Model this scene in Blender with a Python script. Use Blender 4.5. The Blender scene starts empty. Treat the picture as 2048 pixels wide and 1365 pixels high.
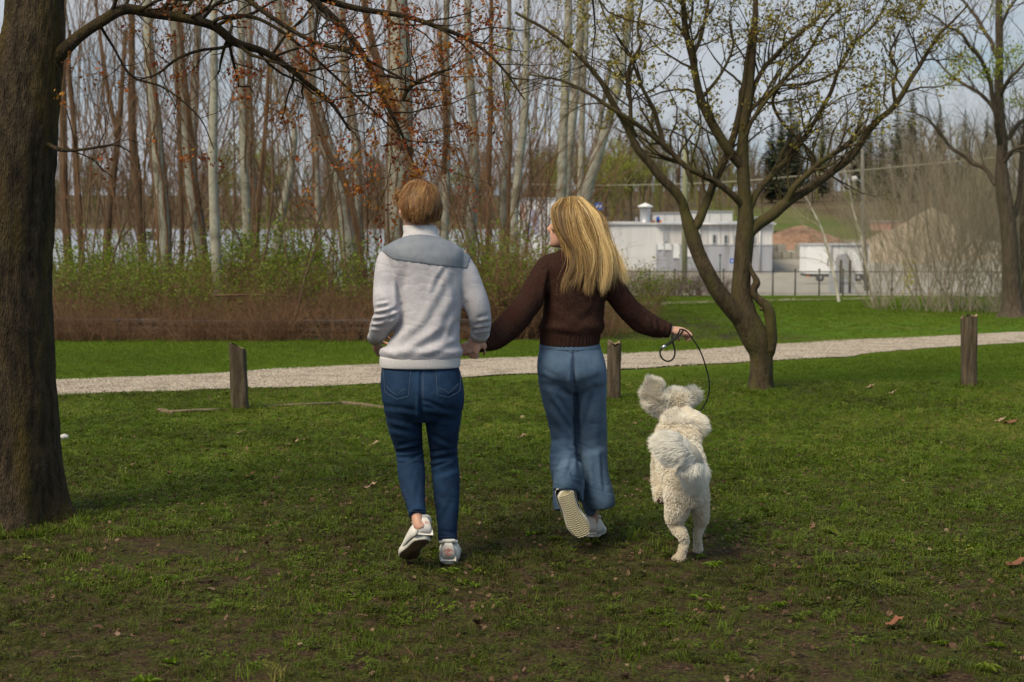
import bpy, bmesh, math, random
import numpy as np
from mathutils import Vector, Matrix
from mathutils.bvhtree import BVHTree
R = math.radians
PI = math.pi
SC = bpy.context.scene
COL = SC.collection
# ---------------------------------------------------------------- camera, sky, sun, exposure
F, CZ = 3300.0, 1.6                      # focal length in photo pixels, eye height
PITCH = math.atan(252.5 / F)
cam_d = bpy.data.cameras.new('camera'); cam = bpy.data.objects.new('camera', cam_d); COL.objects.link(cam)
cam_d.sensor_width = 36; cam_d.lens = 36 * F / 2048
cam.location = (0, 0, CZ); cam.rotation_euler = (PI / 2 - PITCH, 0, 0)
cam_d.clip_start = 0.1; cam_d.clip_end = 5000
cam_d.dof.use_dof = True; cam_d.dof.focus_distance = 8.0; cam_d.dof.aperture_fstop = 5.0
SC.camera = cam
SUN_EL, SUN_AZ = R(52), R(224)           # veiled sun, high on the left
w = bpy.data.worlds.new('World'); SC.world = w; w.use_nodes = True
nt = w.node_tree; nt.nodes.clear(); N = nt.nodes.new; L = nt.links.new
out = N('ShaderNodeOutputWorld'); bg = N('ShaderNodeBackground'); bg.inputs[1].default_value = 0.078
sky = N('ShaderNodeTexSky'); sky.sky_type = 'NISHITA'; sky.sun_disc = False
sky.sun_elevation = SUN_EL; sky.sun_rotation = SUN_AZ; sky.dust_density = 1.5; sky.ozone_density = 1.2
tc = N('ShaderNodeTexCoord'); mp = N('ShaderNodeMapping'); mp.inputs['Scale'].default_value = (1.6, 1.6, 7.0)
no = N('ShaderNodeTexNoise'); no.inputs['Scale'].default_value = 2.1; no.inputs['Detail'].default_value = 8; no.inputs['Roughness'].default_value = .58
cr = N('ShaderNodeValToRGB'); cr.color_ramp.elements[0].position = .30; cr.color_ramp.elements[1].position = .58
cr.color_ramp.elements[0].color = (.38, .38, .38, 1); cr.color_ramp.elements[1].color = (.95, .95, .95, 1)
mx = N('ShaderNodeMix'); mx.data_type = 'RGBA'; mx.inputs[7].default_value = (6.8, 6.9, 7.3, 1)
L(tc.outputs['Generated'], mp.inputs[0]); L(mp.outputs[0], no.inputs['Vector']); L(no.outputs['Fac'], cr.inputs[0])
sx = N('ShaderNodeSeparateXYZ'); L(tc.outputs['Generated'], sx.inputs[0])
clr = N('ShaderNodeMapRange'); clr.inputs[1].default_value = .48; clr.inputs[2].default_value = .64; clr.inputs[3].default_value = 0; clr.inputs[4].default_value = .75; L(sx.outputs[0], clr.inputs[0])
sb = N('ShaderNodeMath'); sb.operation = 'SUBTRACT'; sb.use_clamp = True; L(cr.outputs[0], sb.inputs[0]); L(clr.outputs[0], sb.inputs[1]); L(sb.outputs[0], mx.inputs[0]); L(sky.outputs[0], mx.inputs[6]); m2 = N('ShaderNodeMix'); m2.data_type = 'RGBA'; m2.inputs[7].default_value = (4.1, 6.1, 7.8, 1)   # clear blue gaps
bl_ = N('ShaderNodeMapRange'); bl_.inputs[1].default_value = .75; bl_.inputs[2].default_value = .15; bl_.inputs[3].default_value = .16; bl_.inputs[4].default_value = .85; L(sb.outputs[0], bl_.inputs[0])
L(bl_.outputs[0], m2.inputs[0]); L(mx.outputs[2], m2.inputs[6]); L(m2.outputs[2], bg.inputs[0]); L(bg.outputs[0], out.inputs[0])
sd = bpy.data.lights.new('sun', 'SUN'); sun = bpy.data.objects.new('sun', sd); COL.objects.link(sun)
sd.energy = 3.5; sd.angle = R(28); sd.color = (1.0, .87, .64)
_s = Vector((math.sin(SUN_AZ) * math.cos(SUN_EL), math.cos(SUN_AZ) * math.cos(SUN_EL), math.sin(SUN_EL)))
sun.rotation_euler = _s.to_track_quat('Z', 'Y').to_euler()
SC.view_settings.view_transform = 'Standard'; SC.view_settings.look = 'None'
SC.view_settings.exposure = 0.18; SC.view_settings.gamma = 1; SC.view_settings.use_curve_mapping = False
try:
    SC.cycles.max_bounces = 5; SC.cycles.transparent_max_bounces = 4
except Exception: pass
# ---------------------------------------------------------------- coordinates
_cp, _sp = math.cos(PITCH), math.sin(PITCH)
def ray(u, v):
    a, b = (u - 1024) / F, (682.5 - v) / F
    return np.array([a, _cp + b * _sp, -_sp + b * _cp])
def W(u, v, Y):
    r = ray(u, v); return np.array([0, 0, CZ]) + r * (Y / r[1])
def PX(Y): return Y / F                  # metres per photo pixel at distance Y
def lakeside(x, Y):                      # 1 where the lake bank is, 0 on the yard side
    return np.clip((-x + 1.5) / 6.0 + .5, 0, 1)
def gz(x, Y):
    x = np.asarray(x, float); Y = np.asarray(Y, float)
    t = np.maximum(Y - 14, 0); near = -0.03 * (t - 2 * (1 - np.exp(-t / 2)))
    near = np.maximum(near, -2.58)
    right = near + np.clip(Y - 102, 0, 98) * .055 + np.clip(Y - 200, 0, 80) * .035 + np.clip(Y - 280, 0, 500) * .005
    left = np.where(Y < 84, near, near - np.clip(Y - 84, 0, 40) * .06)
    far = np.clip(Y - 520, 0, 40) * .14 + np.clip(Y - 560, 0, 200) * .05
    left = left + far
    s = lakeside(x, Y); s = s * s * (3 - 2 * s)
    return left * s + right * (1 - s)
def GZ(x, Y): return float(gz(x, Y))
def G(u, v):                             # where the sight line of a photo point meets the ground
    Y = 3.0
    r = ray(u, v)
    lo, hi = 2.0, 600.0
    prev = lo
    for Yt in np.concatenate([np.arange(2, 60, .5), np.arange(60, 600, 2)]):
        p = np.array([0, 0, CZ]) + r * (Yt / r[1])
        if p[2] < GZ(p[0], Yt): hi = Yt; break
        prev = Yt
    lo = prev
    for _ in range(30):
        m = (lo + hi) / 2; p = np.array([0, 0, CZ]) + r * (m / r[1])
        if p[2] < GZ(p[0], m): hi = m
        else: lo = m
    return np.array([0, 0, CZ]) + r * (hi / r[1])
# ---------------------------------------------------------------- numpy noise
def _h(i, j, k, s):
    n = (i * 374761393 + j * 668265263 + k * 2147483647 * 3 + s * 974711) & 0xffffffff
    n = ((n ^ (n >> 13)) * 1274126177) & 0xffffffff
    n = ((n ^ (n >> 16)) * 2246822519) & 0xffffffff
    return ((n ^ (n >> 15)) & 0xffffff) / 0xffffff
def vn(P, scale=1.0, seed=0):
    P = np.asarray(P, float) * scale
    i = np.floor(P).astype(np.int64); f = P - i; f = f * f * (3 - 2 * f)
    r = 0
    for a in (0, 1):
        for b in (0, 1):
            for c in (0, 1):
                wgt = (f[:, 0] if a else 1 - f[:, 0]) * (f[:, 1] if b else 1 - f[:, 1]) * (f[:, 2] if c else 1 - f[:, 2])
                r = r + wgt * _h(i[:, 0] + a, i[:, 1] + b, i[:, 2] + c, seed)
    return r * 2 - 1
def fbm(P, scale=1.0, oct=3, seed=0):
    r = 0; a = 1.0; t = 0
    for o in range(oct):
        r = r + a * vn(P, scale * 2 ** o, seed + o * 7); t += a; a *= .5
    return r / t
# ---------------------------------------------------------------- objects
def mesh_from(name, V, Fc, smooth=True, col=None, uv=None):
    me = bpy.data.meshes.new(name)
    V = np.asarray(V, np.float32)
    if isinstance(Fc, np.ndarray):
        n, k = Fc.shape
        me.vertices.add(len(V)); me.vertices.foreach_set('co', V.ravel())
        me.loops.add(n * k); me.loops.foreach_set('vertex_index', Fc.ravel().astype(np.int32))
        me.polygons.add(n); me.polygons.foreach_set('loop_start', (np.arange(n) * k).astype(np.int32))
        me.update(calc_edges=True); me.validate()
    else:
        me.from_pydata([tuple(map(float, v)) for v in V], [], [tuple(int(i) for i in f) for f in Fc]); me.update()
    if smooth: me.polygons.foreach_set('use_smooth', [True] * len(me.polygons))
    if col is not None:
        a = me.attributes.new('tint', 'FLOAT', 'POINT'); a.data.foreach_set('value', np.asarray(col, np.float32))
    return me
def tag(o, label=None, cat=None, group=None, kind=None):
    if label: o['label'] = label
    if cat: o['category'] = cat
    if group: o['group'] = group
    if kind: o['kind'] = kind
    return o
def link(name, me, mat=None, parent=None, **kw):
    o = bpy.data.objects.new(name, me); COL.objects.link(o)
    if mat is not None and len(me.materials) == 0:
        for m in (mat if isinstance(mat, (list, tuple)) else [mat]): me.materials.append(m)
    if parent is not None: place_child(o, parent)
    return tag(o, **kw)
def place_child(o, parent):
    o.parent = parent
    # vertices are given in world space: undo the parent's placement
    o.matrix_parent_inverse = parent_matrix(parent).inverted()
def parent_matrix(p):
    m = Matrix.Translation(p.location) @ p.rotation_euler.to_matrix().to_4x4() @ Matrix.Diagonal((*p.scale, 1))
    if p.parent is not None: m = parent_matrix(p.parent) @ p.matrix_parent_inverse @ m
    return m
def empty(name, loc, **kw):
    o = bpy.data.objects.new(name, None); COL.objects.link(o); o.location = tuple(float(c) for c in loc)
    o.empty_display_size = .1
    return tag(o, **kw)
def copy_tree(o, parent=None):
    c = o.copy(); COL.objects.link(c)
    if parent is not None: c.parent = parent
    for ch in list(o.children): copy_tree(ch, c)
    return c
ORD = ['first', 'second', 'third', 'fourth', 'fifth', 'sixth', 'seventh', 'eighth', 'ninth', 'tenth', 'eleventh', 'twelfth', 'thirteenth', 'fourteenth', 'fifteenth', 'sixteenth']
# ---------------------------------------------------------------- mesh builders
class MB:
    """collects loose geometry and joins it"""
    def __init__(s): s.V = []; s.F = []; s.n = 0
    def add(s, V, Fc):
        V = np.asarray(V, float); s.V.append(V)
        for f in Fc: s.F.append(tuple(int(i) + s.n for i in f))
        s.n += len(V); return s
    def box(s, c, d, M=None, bev=0):
        x, y, z = [q / 2 for q in d]
        V = np.array([(sx * x, sy * y, sz * z) for sx in (-1, 1) for sy in (-1, 1) for sz in (-1, 1)], float)
        if M is not None: V = V @ np.array(M).T
        return s.add(V + np.array(c), [(0, 1, 3, 2), (4, 6, 7, 5), (0, 4, 5, 1), (2, 3, 7, 6), (0, 2, 6, 4), (1, 5, 7, 3)])
    def tube(s, pts, r, k=10, cap=True):
        V, Fc = loft(pts, r, r, k, cap=cap); return s.add(V, Fc)
    def mesh(s, name, smooth=False): return mesh_from(name, np.vstack(s.V), s.F, smooth)
def rot(ax, a):
    return np.array(Matrix.Rotation(a, 3, ax))
def nrm(v): return v / (np.linalg.norm(v, axis=-1, keepdims=True) + 1e-12)
def loft(C, ra, rb, k=20, flat=False, cap=True, p=2.0, lat0=None):
    """tube through centres C, ra across, rb in depth; flat: horizontal rings"""
    C = np.asarray(C, float); n = len(C)
    ra = np.broadcast_to(np.asarray(ra, float), (n,)); rb = np.broadcast_to(np.asarray(rb, float), (n,))
    T = np.zeros_like(C); T[1:-1] = C[2:] - C[:-2]; T[0] = C[1] - C[0]; T[-1] = C[-1] - C[-2]; T = nrm(T)
    if flat: T[:] = (0, 0, 1)
    lat = np.array([1., 0, 0]) if lat0 is None else np.array(lat0, float)
    if abs(np.dot(lat, T[0])) > .9: lat = np.array([0, 0, 1.])
    th = np.linspace(0, 2 * PI, k, endpoint=False)
    ct, st = np.cos(th), np.sin(th)
    if p != 2: ct = np.sign(ct) * abs(ct) ** (2 / p); st = np.sign(st) * abs(st) ** (2 / p)
    V = []
    for i in range(n):
        lat = lat - T[i] * np.dot(lat, T[i]); lat = lat / np.linalg.norm(lat)
        dep = np.cross(T[i], lat)
        V.append(C[i] + np.outer(ct * ra[i], lat) + np.outer(st * rb[i], dep))
    V = np.vstack(V)
    Fc = [(i * k + j, i * k + (j + 1) % k, (i + 1) * k + (j + 1) % k, (i + 1) * k + j) for i in range(n - 1) for j in range(k)]
    if cap:
        V = np.vstack([V, C[0], C[-1]]); a, b = n * k, n * k + 1
        Fc += [(a, (j + 1) % k, j) for j in range(k)] + [(b, (n - 1) * k + j, (n - 1) * k + (j + 1) % k) for j in range(k)]
    return V, Fc
def smoothpath(P, m=6):
    """Catmull-Rom through rows of P (any number of columns)"""
    P = np.asarray(P, float); Q = np.vstack([2 * P[0] - P[1], P, 2 * P[-1] - P[-2]]); o = []
    for i in range(1, len(Q) - 2):
        for t in np.linspace(0, 1, m, endpoint=False):
            a, b, c, d = Q[i - 1], Q[i], Q[i + 1], Q[i + 2]
            o.append(.5 * (2 * b + (c - a) * t + (2 * a - 5 * b + 4 * c - d) * t * t + (3 * b - a - 3 * c + d) * t ** 3))
    o.append(P[-1]); return np.array(o)
class Tubes:
    """many thin tapered tubes, built in numpy batches"""
    def __init__(s): s.b = {}
    def add(s, P, r, k=4):
        P = np.asarray(P, float); s.b.setdefault((len(P), k), []).append((P, np.broadcast_to(np.asarray(r, float), (len(P),))))
    def arrays(s):
        VV, FF, o = [], [], 0
        for (n, k), lst in s.b.items():
            P = np.array([a for a, _ in lst]); r = np.array([b for _, b in lst]); m = len(lst)
            T = np.gradient(P, axis=1); T = nrm(T)
            ref = np.where(np.abs(T[:, :1, 2:3]) > .75, np.array([[[1., .13, 0]]]), np.array([[[.1, .05, 1.]]])) * np.ones((m, n, 1))
            A = nrm(np.cross(T, ref)); B = np.cross(T, A)
            th = np.linspace(0, 2 * PI, k, endpoint=False)
            V = P[:, :, None] + r[:, :, None, None] * (np.cos(th)[None, None, :, None] * A[:, :, None] + np.sin(th)[None, None, :, None] * B[:, :, None])
            i, j = np.meshgrid(np.arange(n - 1), np.arange(k), indexing='ij'); j2 = (j + 1) % k
            f = np.stack([i * k + j, i * k + j2, (i + 1) * k + j2, (i + 1) * k + j], -1).reshape(-1, 4)
            FF.append((f[None] + (np.arange(m) * n * k)[:, None, None]).reshape(-1, 4) + o)
            VV.append(V.reshape(-1, 3)); o += m * n * k
        return np.vstack(VV), np.vstack(FF)
    def mesh(s, name): return mesh_from(name, *s.arrays())
def ribbons(P, wd, face=None, tint=None, name='strand'):
    """P (m,n,3) strands as flat ribbons, width wd (m,) tapering, turned towards direction face"""
    m, n, _ = P.shape
    T = nrm(np.gradient(P, axis=1))
    if face is None: face = nrm(np.random.default_rng(3).normal(size=(m, 1, 3)))
    A = nrm(np.cross(T, face * np.ones_like(T)))
    t = np.linspace(0, 1, n); tap = np.clip(1.15 - t ** 3 * 1.1, .04, 1)
    hw = (np.broadcast_to(wd, (m,))[:, None] * tap[None])[..., None] * .5
    V = np.stack([P - A * hw, P + A * hw], 2).reshape(-1, 3)
    i = np.arange(n - 1)
    f = np.stack([2 * i, 2 * i + 1, 2 * i + 3, 2 * i + 2], -1)
    f = (f[None] + (np.arange(m) * 2 * n)[:, None, None]).reshape(-1, 4)
    col = None if tint is None else np.repeat(tint, 2 * n)
    return mesh_from(name, V, f, True, col)
def leaves(C, size, rng, name='leaf', tint=None, up=0.0, asp=.55):
    """little folded rhombic leaves, 2 triangles each"""
    m = len(C); d = rng.normal(size=(m, 3)); d[:, 2] += up; d = nrm(d); e = nrm(np.cross(d, rng.normal(size=(m, 3))))
    s = np.broadcast_to(size, (m,))[:, None] * rng.uniform(.6, 1.3, (m, 1))
    V = np.stack([C, C + d * s * .5 + e * s * asp * .5, C + d * s, C + d * s * .5 - e * s * asp * .5], 1).reshape(-1, 3)
    f = np.arange(m * 4).reshape(m, 4)
    return mesh_from(name, V, f, False, np.repeat(tint if tint is not None else rng.uniform(0, 1, m), 4))
# ---------------------------------------------------------------- materials
def mat(name, c1, c2=None, scale=5., rough=.85, bump=0., bscale=60., stretch=(1, 1, 1), spec=.25, tint=None, detail=5,
        lo=.35, hi=.65, c3=None, s3=1., transl=0., metal=0., wave=None, coord='Object', inst=False):
    m = bpy.data.materials.new(name); m.use_nodes = True; nt = m.node_tree; b = nt.nodes['Principled BSDF']; N = nt.nodes.new; L = nt.links.new
    b.inputs['Roughness'].default_value = rough; b.inputs['Specular IOR Level'].default_value = spec; b.inputs['Metallic'].default_value = metal
    tc = N('ShaderNodeTexCoord'); mp = N('ShaderNodeMapping'); mp.inputs['Scale'].default_value = stretch; L(tc.outputs[coord], mp.inputs[0])
    def rgb(c): return (*c, 1)
    cur = None
    def ramp(sc, lo, hi, det=detail):
        n = N('ShaderNodeTexNoise'); n.inputs['Scale'].default_value = sc; n.inputs['Detail'].default_value = det; n.inputs['Roughness'].default_value = .6
        L(mp.outputs[0], n.inputs['Vector']); r = N('ShaderNodeMapRange'); r.inputs[1].default_value = lo; r.inputs[2].default_value = hi
        L(n.outputs['Fac'], r.inputs[0]); return r.outputs[0]
    def mixc(f, a, bb):
        x = N('ShaderNodeMix'); x.data_type = 'RGBA'
        L(f, x.inputs[0]) if not isinstance(f, float) else setattr(x.inputs[0], 'default_value', f)
        for q, i in ((a, 6), (bb, 7)):
            if isinstance(q, tuple): x.inputs[i].default_value = rgb(q)
            else: L(q, x.inputs[i])
        return x.outputs[2]
    cur = tuple(c1)
    if c2 is not None: cur = mixc(ramp(scale, lo, hi), tuple(c1), tuple(c2))
    if c3 is not None: cur = mixc(ramp(s3, .48, .66), cur, tuple(c3))
    if tint is not None:
        a = N('ShaderNodeAttribute'); a.attribute_name = 'tint'; a.attribute_type = 'INSTANCER' if inst else 'GEOMETRY'
        cr = N('ShaderNodeValToRGB'); els = cr.color_ramp.elements
        for i, c in enumerate(tint):
            e = els[i] if i < 2 else els.new(1)
            e.color = rgb(c)
        for i in range(len(tint)): els[i].position = i / (len(tint) - 1)
        for i, c in enumerate(tint): els[i].color = rgb(c)
        L(a.outputs['Fac'], cr.inputs[0]); cur = cr.outputs[0] if c2 is None else mixc(.35, cr.outputs[0], cur)
    if isinstance(cur, tuple): b.inputs['Base Color'].default_value = rgb(cur)
    else: L(cur, b.inputs['Base Color'])
    if bump:
        if wave:
            n = N('ShaderNodeTexWave'); n.bands_direction = wave[0]; n.inputs['Scale'].default_value = wave[1]; n.inputs['Distortion'].default_value = wave[2]; n.inputs['Detail'].default_value = 2
            hgt = n.outputs['Fac']
        else:
            n = N('ShaderNodeTexNoise'); n.inputs['Scale'].default_value = bscale; n.inputs['Detail'].default_value = 6; hgt = n.outputs['Fac']
        L(mp.outputs[0], n.inputs['Vector']); bp = N('ShaderNodeBump'); bp.inputs['Strength'].default_value = 1; bp.inputs['Distance'].default_value = bump
        L(hgt, bp.inputs['Height']); L(bp.outputs[0], b.inputs['Normal'])
    if transl:
        t = N('ShaderNodeBsdfTranslucent'); ms = N('ShaderNodeMixShader'); ms.inputs[0].default_value = transl
        if isinstance(cur, tuple): t.inputs[0].default_value = rgb(cur)
        else: L(cur, t.inputs[0])
        o = nt.nodes['Material Output']; L(b.outputs[0], ms.inputs[1]); L(t.outputs[0], ms.inputs[2]); L(ms.outputs[0], o.inputs[0])
    return m
# ================================================================ people and dog
def solidify(name, parts, voxel, smooth=4, disp=None, adapt=0.):
    """join overlapping closed shapes into one continuous skin"""
    V, Fc, n = [], [], 0
    for v, f in parts:
        V.append(np.asarray(v)); Fc += [tuple(int(i) + n for i in q) for q in f]; n += len(v)
    me = mesh_from('tmp', np.vstack(V), Fc); o = bpy.data.objects.new('tmp', me); COL.objects.link(o)
    bm = bmesh.new(); bm.from_mesh(me); bmesh.ops.recalc_face_normals(bm, faces=bm.faces); bm.to_mesh(me); bm.free()
    m = o.modifiers.new('r', 'REMESH'); m.mode = 'VOXEL'; m.voxel_size = voxel; m.use_smooth_shade = True
    if smooth: s = o.modifiers.new('s', 'SMOOTH'); s.factor = .5; s.iterations = smooth
    dg = bpy.context.evaluated_depsgraph_get(); r = bpy.data.meshes.new_from_object(o.evaluated_get(dg)); r.name = name
    bpy.data.objects.remove(o); bpy.data.meshes.remove(me)
    if disp is not None:
        P, Nn = vdata(r); P2_ = disp(P, Nn); r.vertices.foreach_set('co', P2_.astype(np.float32).ravel()); r.update()
    r.polygons.foreach_set('use_smooth', [True] * len(r.polygons))
    return r
def vdata(me):
    n = len(me.vertices); P = np.empty(n * 3, np.float32); me.vertices.foreach_get('co', P)
    Nn = np.empty(n * 3, np.float32); me.vertex_normals.foreach_get('vector', Nn)
    return P.reshape(-1, 3).astype(float), Nn.reshape(-1, 3).astype(float)
def pxof(P):
    """photo coordinates of world points, used to place folds where the photo has them"""
    d = P - np.array([0, 0, CZ]); zf = d[:, 1] * _cp - d[:, 2] * _sp; zu = d[:, 1] * _sp + d[:, 2] * _cp
    return np.stack([1024 + F * d[:, 0] / zf, 682.5 - F * zu / zf], -1)
def folds(lines, Y0, back=True):
    """creases: (u0,v0,u1,v1,depth_mm,width_px); sharp valley with a soft ridge beside it"""
    def fn(P, Nn):
        q = pxof(P); h = np.zeros(len(P))
        for (u0, v0, u1, v1, mm, wd) in lines:
            a = np.array([u0, v0], float); b = np.array([u1, v1], float); ab = b - a; Lg = np.hypot(*ab)
            t = np.clip(((q - a) @ ab) / Lg ** 2, 0, 1); mid = 1 - (2 * t - 1) ** 4 * .8
            c = a + t[:, None] * ab; dx = q - c; nn = np.array([-ab[1], ab[0]]) / Lg; s = dx @ nn; r = np.hypot(dx[:, 0], dx[:, 1])
            h += mid * mm * .001 * (-np.exp(-(r / wd) ** 2) + .8 * np.exp(-((s - 1.7 * wd) / wd) ** 2 - (np.maximum(r - abs(s), 0) / wd) ** 2))
        f = np.clip(-Nn[:, 1] * 2 + .6, 0, 1)
        return h * f
    return fn
def crease(q, P, amp, seed):
    """sharp little wrinkles running across the limb"""
    a = np.c_[q[:, 0] * .022 + q[:, 1] * .012, q[:, 1] * .075 - q[:, 0] * .02, P[:, 1] * 6]; r = 1 - np.abs(vn(a, 1, seed)) * 2
    g = np.clip(vn(a, .35, seed + 3) * 1.5 + .5, 0, 1); return -amp * np.clip(r, -.2, 1) ** 3 * g
def px_loft(rows, Y0, k=24, flat=False, p=2., lat0=None):
    """rows: u, v, dY, r_px across, r_m in depth (None: round)"""
    C, ra, rb = [], [], []
    for u, v, dy, r, d in rows:
        Y = Y0 + dy; C.append(W(u, v, Y)); ra.append(r * PX(Y)); rb.append(d if d else r * PX(Y))
    M = smoothpath(np.c_[np.array(C), ra, rb], 5)
    return loft(M[:, :3], M[:, 3], M[:, 4], k, flat, p=p, lat0=lat0)
def trunk_loft(rows, Y0, k=36, p=2.3):
    """rows: v, u_left, u_right, half depth m, dY"""
    return px_loft([((a + b) / 2, v, dy, (b - a) / 2, d) for v, a, b, d, dy in rows], Y0, k, True, p)
def ball(c, r, k=12):
    c = np.asarray(c, float); r = np.broadcast_to(np.asarray(r, float), (3,)); n = 9
    t = np.linspace(0.06, PI - .06, n); return loft(c + np.c_[np.zeros(n), np.zeros(n), np.cos(t) * r[2]], np.sin(t) * r[0], np.sin(t) * r[1], k, True)
def xf(part, M, off):
    return np.asarray(part[0]) @ np.array(M).T + off, part[1]
def head_parts(c, yaw, pitch, H=.235, wid=1.0):
    """local: x right, y forward, z up from chin; c = centre of the skull"""
    prof = [(0, .028, .082, .035), (.05, .044, .090, .01), (.14, .056, .092, -.02), (.25, .063, .090, -.05), (.36, .069, .087, -.072), (.46, .072, .082, -.086), (.52, .074, .081, -.090), (.60, .077, .091, -.096), (.70, .079, .089, -.097), (.80, .074, .078, -.090), (.90, .059, .055, -.070), (.96, .039, .033, -.048), (.995, .012, .008, -.02)]
    M = smoothpath([(0, (f + b) / 2, z * H, w * wid, (f - b) / 2) for z, w, f, b in prof], 3)
    parts = [loft(M[:, :3], M[:, 3], M[:, 4], 28, True, p=2.15)]
    parts.append(loft([(0, .080, .53 * H), (0, .094, .45 * H), (0, .108, .37 * H), (0, .098, .335 * H), (0, .082, .33 * H)], [.007, .009, .014, .013, .008], [.008, .012, .012, .010, .006], 10))   # nose
    for z, r in ((.265, .0045), (.225, .0055)):                                  # lips
        parts.append(loft([(-.022, .084, z * H), (-.010, .093, z * H + .001), (.010, .093, z * H + .001), (.022, .084, z * H)], [.002, r, r, .002], [.002, r, r, .002], 8))
    parts.append(ball((0, .087, .06 * H), (.016, .012, .012)))                    # chin
    parts.append(loft([(-.035, .082, .615 * H), (-.012, .092, .60 * H), (.012, .092, .60 * H), (.035, .082, .615 * H)], [.005, .007, .007, .005], [.005, .007, .007, .005], 8))
    for s in (-1, 1):                                                              # cheek, ear
        parts.append(ball((s * .042, .062, .42 * H), (.024, .024, .02)))
        parts.append(loft([(s * .074, -.006, .36 * H), (s * .084, -.012, .40 * H), (s * .090, -.018, .48 * H), (s * .088, -.014, .55 * H), (s * .076, -.004, .56 * H)], [.006, .010, .010, .010, .006], [.006, .014, .018, .014, .006], 10))
    Rm = rot('Z', yaw) @ rot('X', pitch)
    off = np.array(c) - Rm @ np.array([0, -.002, .55 * H])
    tr = lambda P: np.asarray(P) @ Rm.T + off
    return [(tr(v), f) for v, f in parts], tr, Rm
def hand(wrist, dirv, palm_n, side, curl=1.0, sc=1.0, spread=.12):
    """palm and five bent fingers; dirv: wrist to knuckles, palm_n: out of the palm, side +1 right hand"""
    d = nrm(np.array(dirv, float)); n = np.array(palm_n, float); n = nrm(n - d * (n @ d)); s = np.cross(d, n) * side
    w = np.array(wrist, float); parts = []
    pc = [w - d * .03, w, w + d * .03 * sc, w + d * .06 * sc, w + d * .088 * sc]
    parts.append(loft(pc, np.array([.024, .026, .036, .042, .039]) * sc, np.array([.019, .018, .017, .016, .012]) * sc, 14, lat0=s, p=2.5))
    fl = [.082, .092, .086, .068]
    for i in range(4):
        off = (1.5 - i) * .0195 * sc; b = w + d * .078 * sc + s * off; dd = nrm(d + s * (1.5 - i) * spread); P = [b - dd * .02]; q = b.copy(); a = .15 * curl
        for seg, fr in enumerate((.45, .32, .23)):
            P.append(q.copy()); a2 = a; v = dd * math.cos(a2) + n * math.sin(a2); q = q + v * fl[i] * fr * sc; a += (.95, .75, .5)[seg] * curl
        P.append(q); parts.append(loft(P, np.array([.009, .0092, .0086, .0078, .0060]) * sc, np.array([.009, .0092, .0086, .0078, .0060]) * sc, 8, lat0=s))
    t0 = w + d * .02 * sc + s * .028 * sc; t1 = t0 + (d * .55 + s * .55 + n * .35) * .042 * sc; t2 = t1 + (d * .8 + n * .55 * curl - s * .1) * .030 * sc; t3 = t2 + (d * .7 + n * .7 * curl - s * .35) * .024 * sc
    parts.append(loft([t0 - s * .012, t0, t1, t2, t3], np.array([.012, .013, .011, .0095, .007]) * sc, np.array([.012, .013, .011, .0095, .007]) * sc, 8, lat0=n))
    return parts
def sample(me, n, rng, mask=None):
    me.calc_loop_triangles(); T = np.empty(len(me.loop_triangles) * 3, np.int32); me.loop_triangles.foreach_get('vertices', T); T = T.reshape(-1, 3)
    P, Nn = vdata(me); a, b, c = P[T[:, 0]], P[T[:, 1]], P[T[:, 2]]; ar = np.linalg.norm(np.cross(b - a, c - a), axis=1)
    if mask is not None: ar = ar * mask((a + b + c) / 3)
    i = rng.choice(len(T), n, p=ar / ar.sum()); r1, r2 = np.sqrt(rng.uniform(size=n)), rng.uniform(size=n)
    wa, wb, wc = (1 - r1)[:, None], (r1 * (1 - r2))[:, None], (r1 * r2)[:, None]
    return wa * a[i] + wb * b[i] + wc * c[i], nrm(wa * Nn[T[i, 0]] + wb * Nn[T[i, 1]] + wc * Nn[T[i, 2]])
def bvh(me): 
    P, _ = vdata(me); return BVHTree.FromPolygons([Vector(p) for p in P], [tuple(p.vertices) for p in me.polygons])
def cast(tree, u, v, off):
    r = Vector(ray(u, v)).normalized(); h, n, i, d = tree.ray_cast(Vector((0, 0, CZ)), r)
    return None if h is None else np.array(h + n * off if n.dot(r) < 0 else h - n * off)
def stitch(tree, pts, r=.0012, off=.0015, step=4):
    P = np.array(pts, float); o = []
    for a, b in zip(P[:-1], P[1:]):
        m = max(2, int(np.hypot(*(b - a)) / step))
        for t in np.linspace(0, 1, m, endpoint=False): o.append(a + (b - a) * t)
    o.append(P[-1]); q = [cast(tree, u, v, off) for u, v in o]; q = [x for x in q if x is not None]
    return loft(q, r, r, 6) if len(q) > 1 else None
def patch(tree, quad, nu=10, nv=12, off=.003):
    """a pocket sewn on: grid of a photo quad laid on the cloth, with its own thickness"""
    q = np.array(quad, float); V = []
    for j in range(nv + 1):
        for i in range(nu + 1):
            s, t = i / nu, j / nv
            p = (q[0] * (1 - s) + q[1] * s) * (1 - t) + (q[3] * (1 - s) + q[2] * s) * t
            if len(q) > 4: p[1] += q[4][0] * (1 - abs(2 * s - 1)) * t
            h = cast(tree, p[0], p[1], off if 0 < i < nu and 0 < j < nv else -.001); V.append(h if h is not None else V[-1])
    return mesh_from('patch', V, [(j * (nu + 1) + i, j * (nu + 1) + i + 1, (j + 1) * (nu + 1) + i + 1, (j + 1) * (nu + 1) + i) for j in range(nv) for i in range(nu)])
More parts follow.
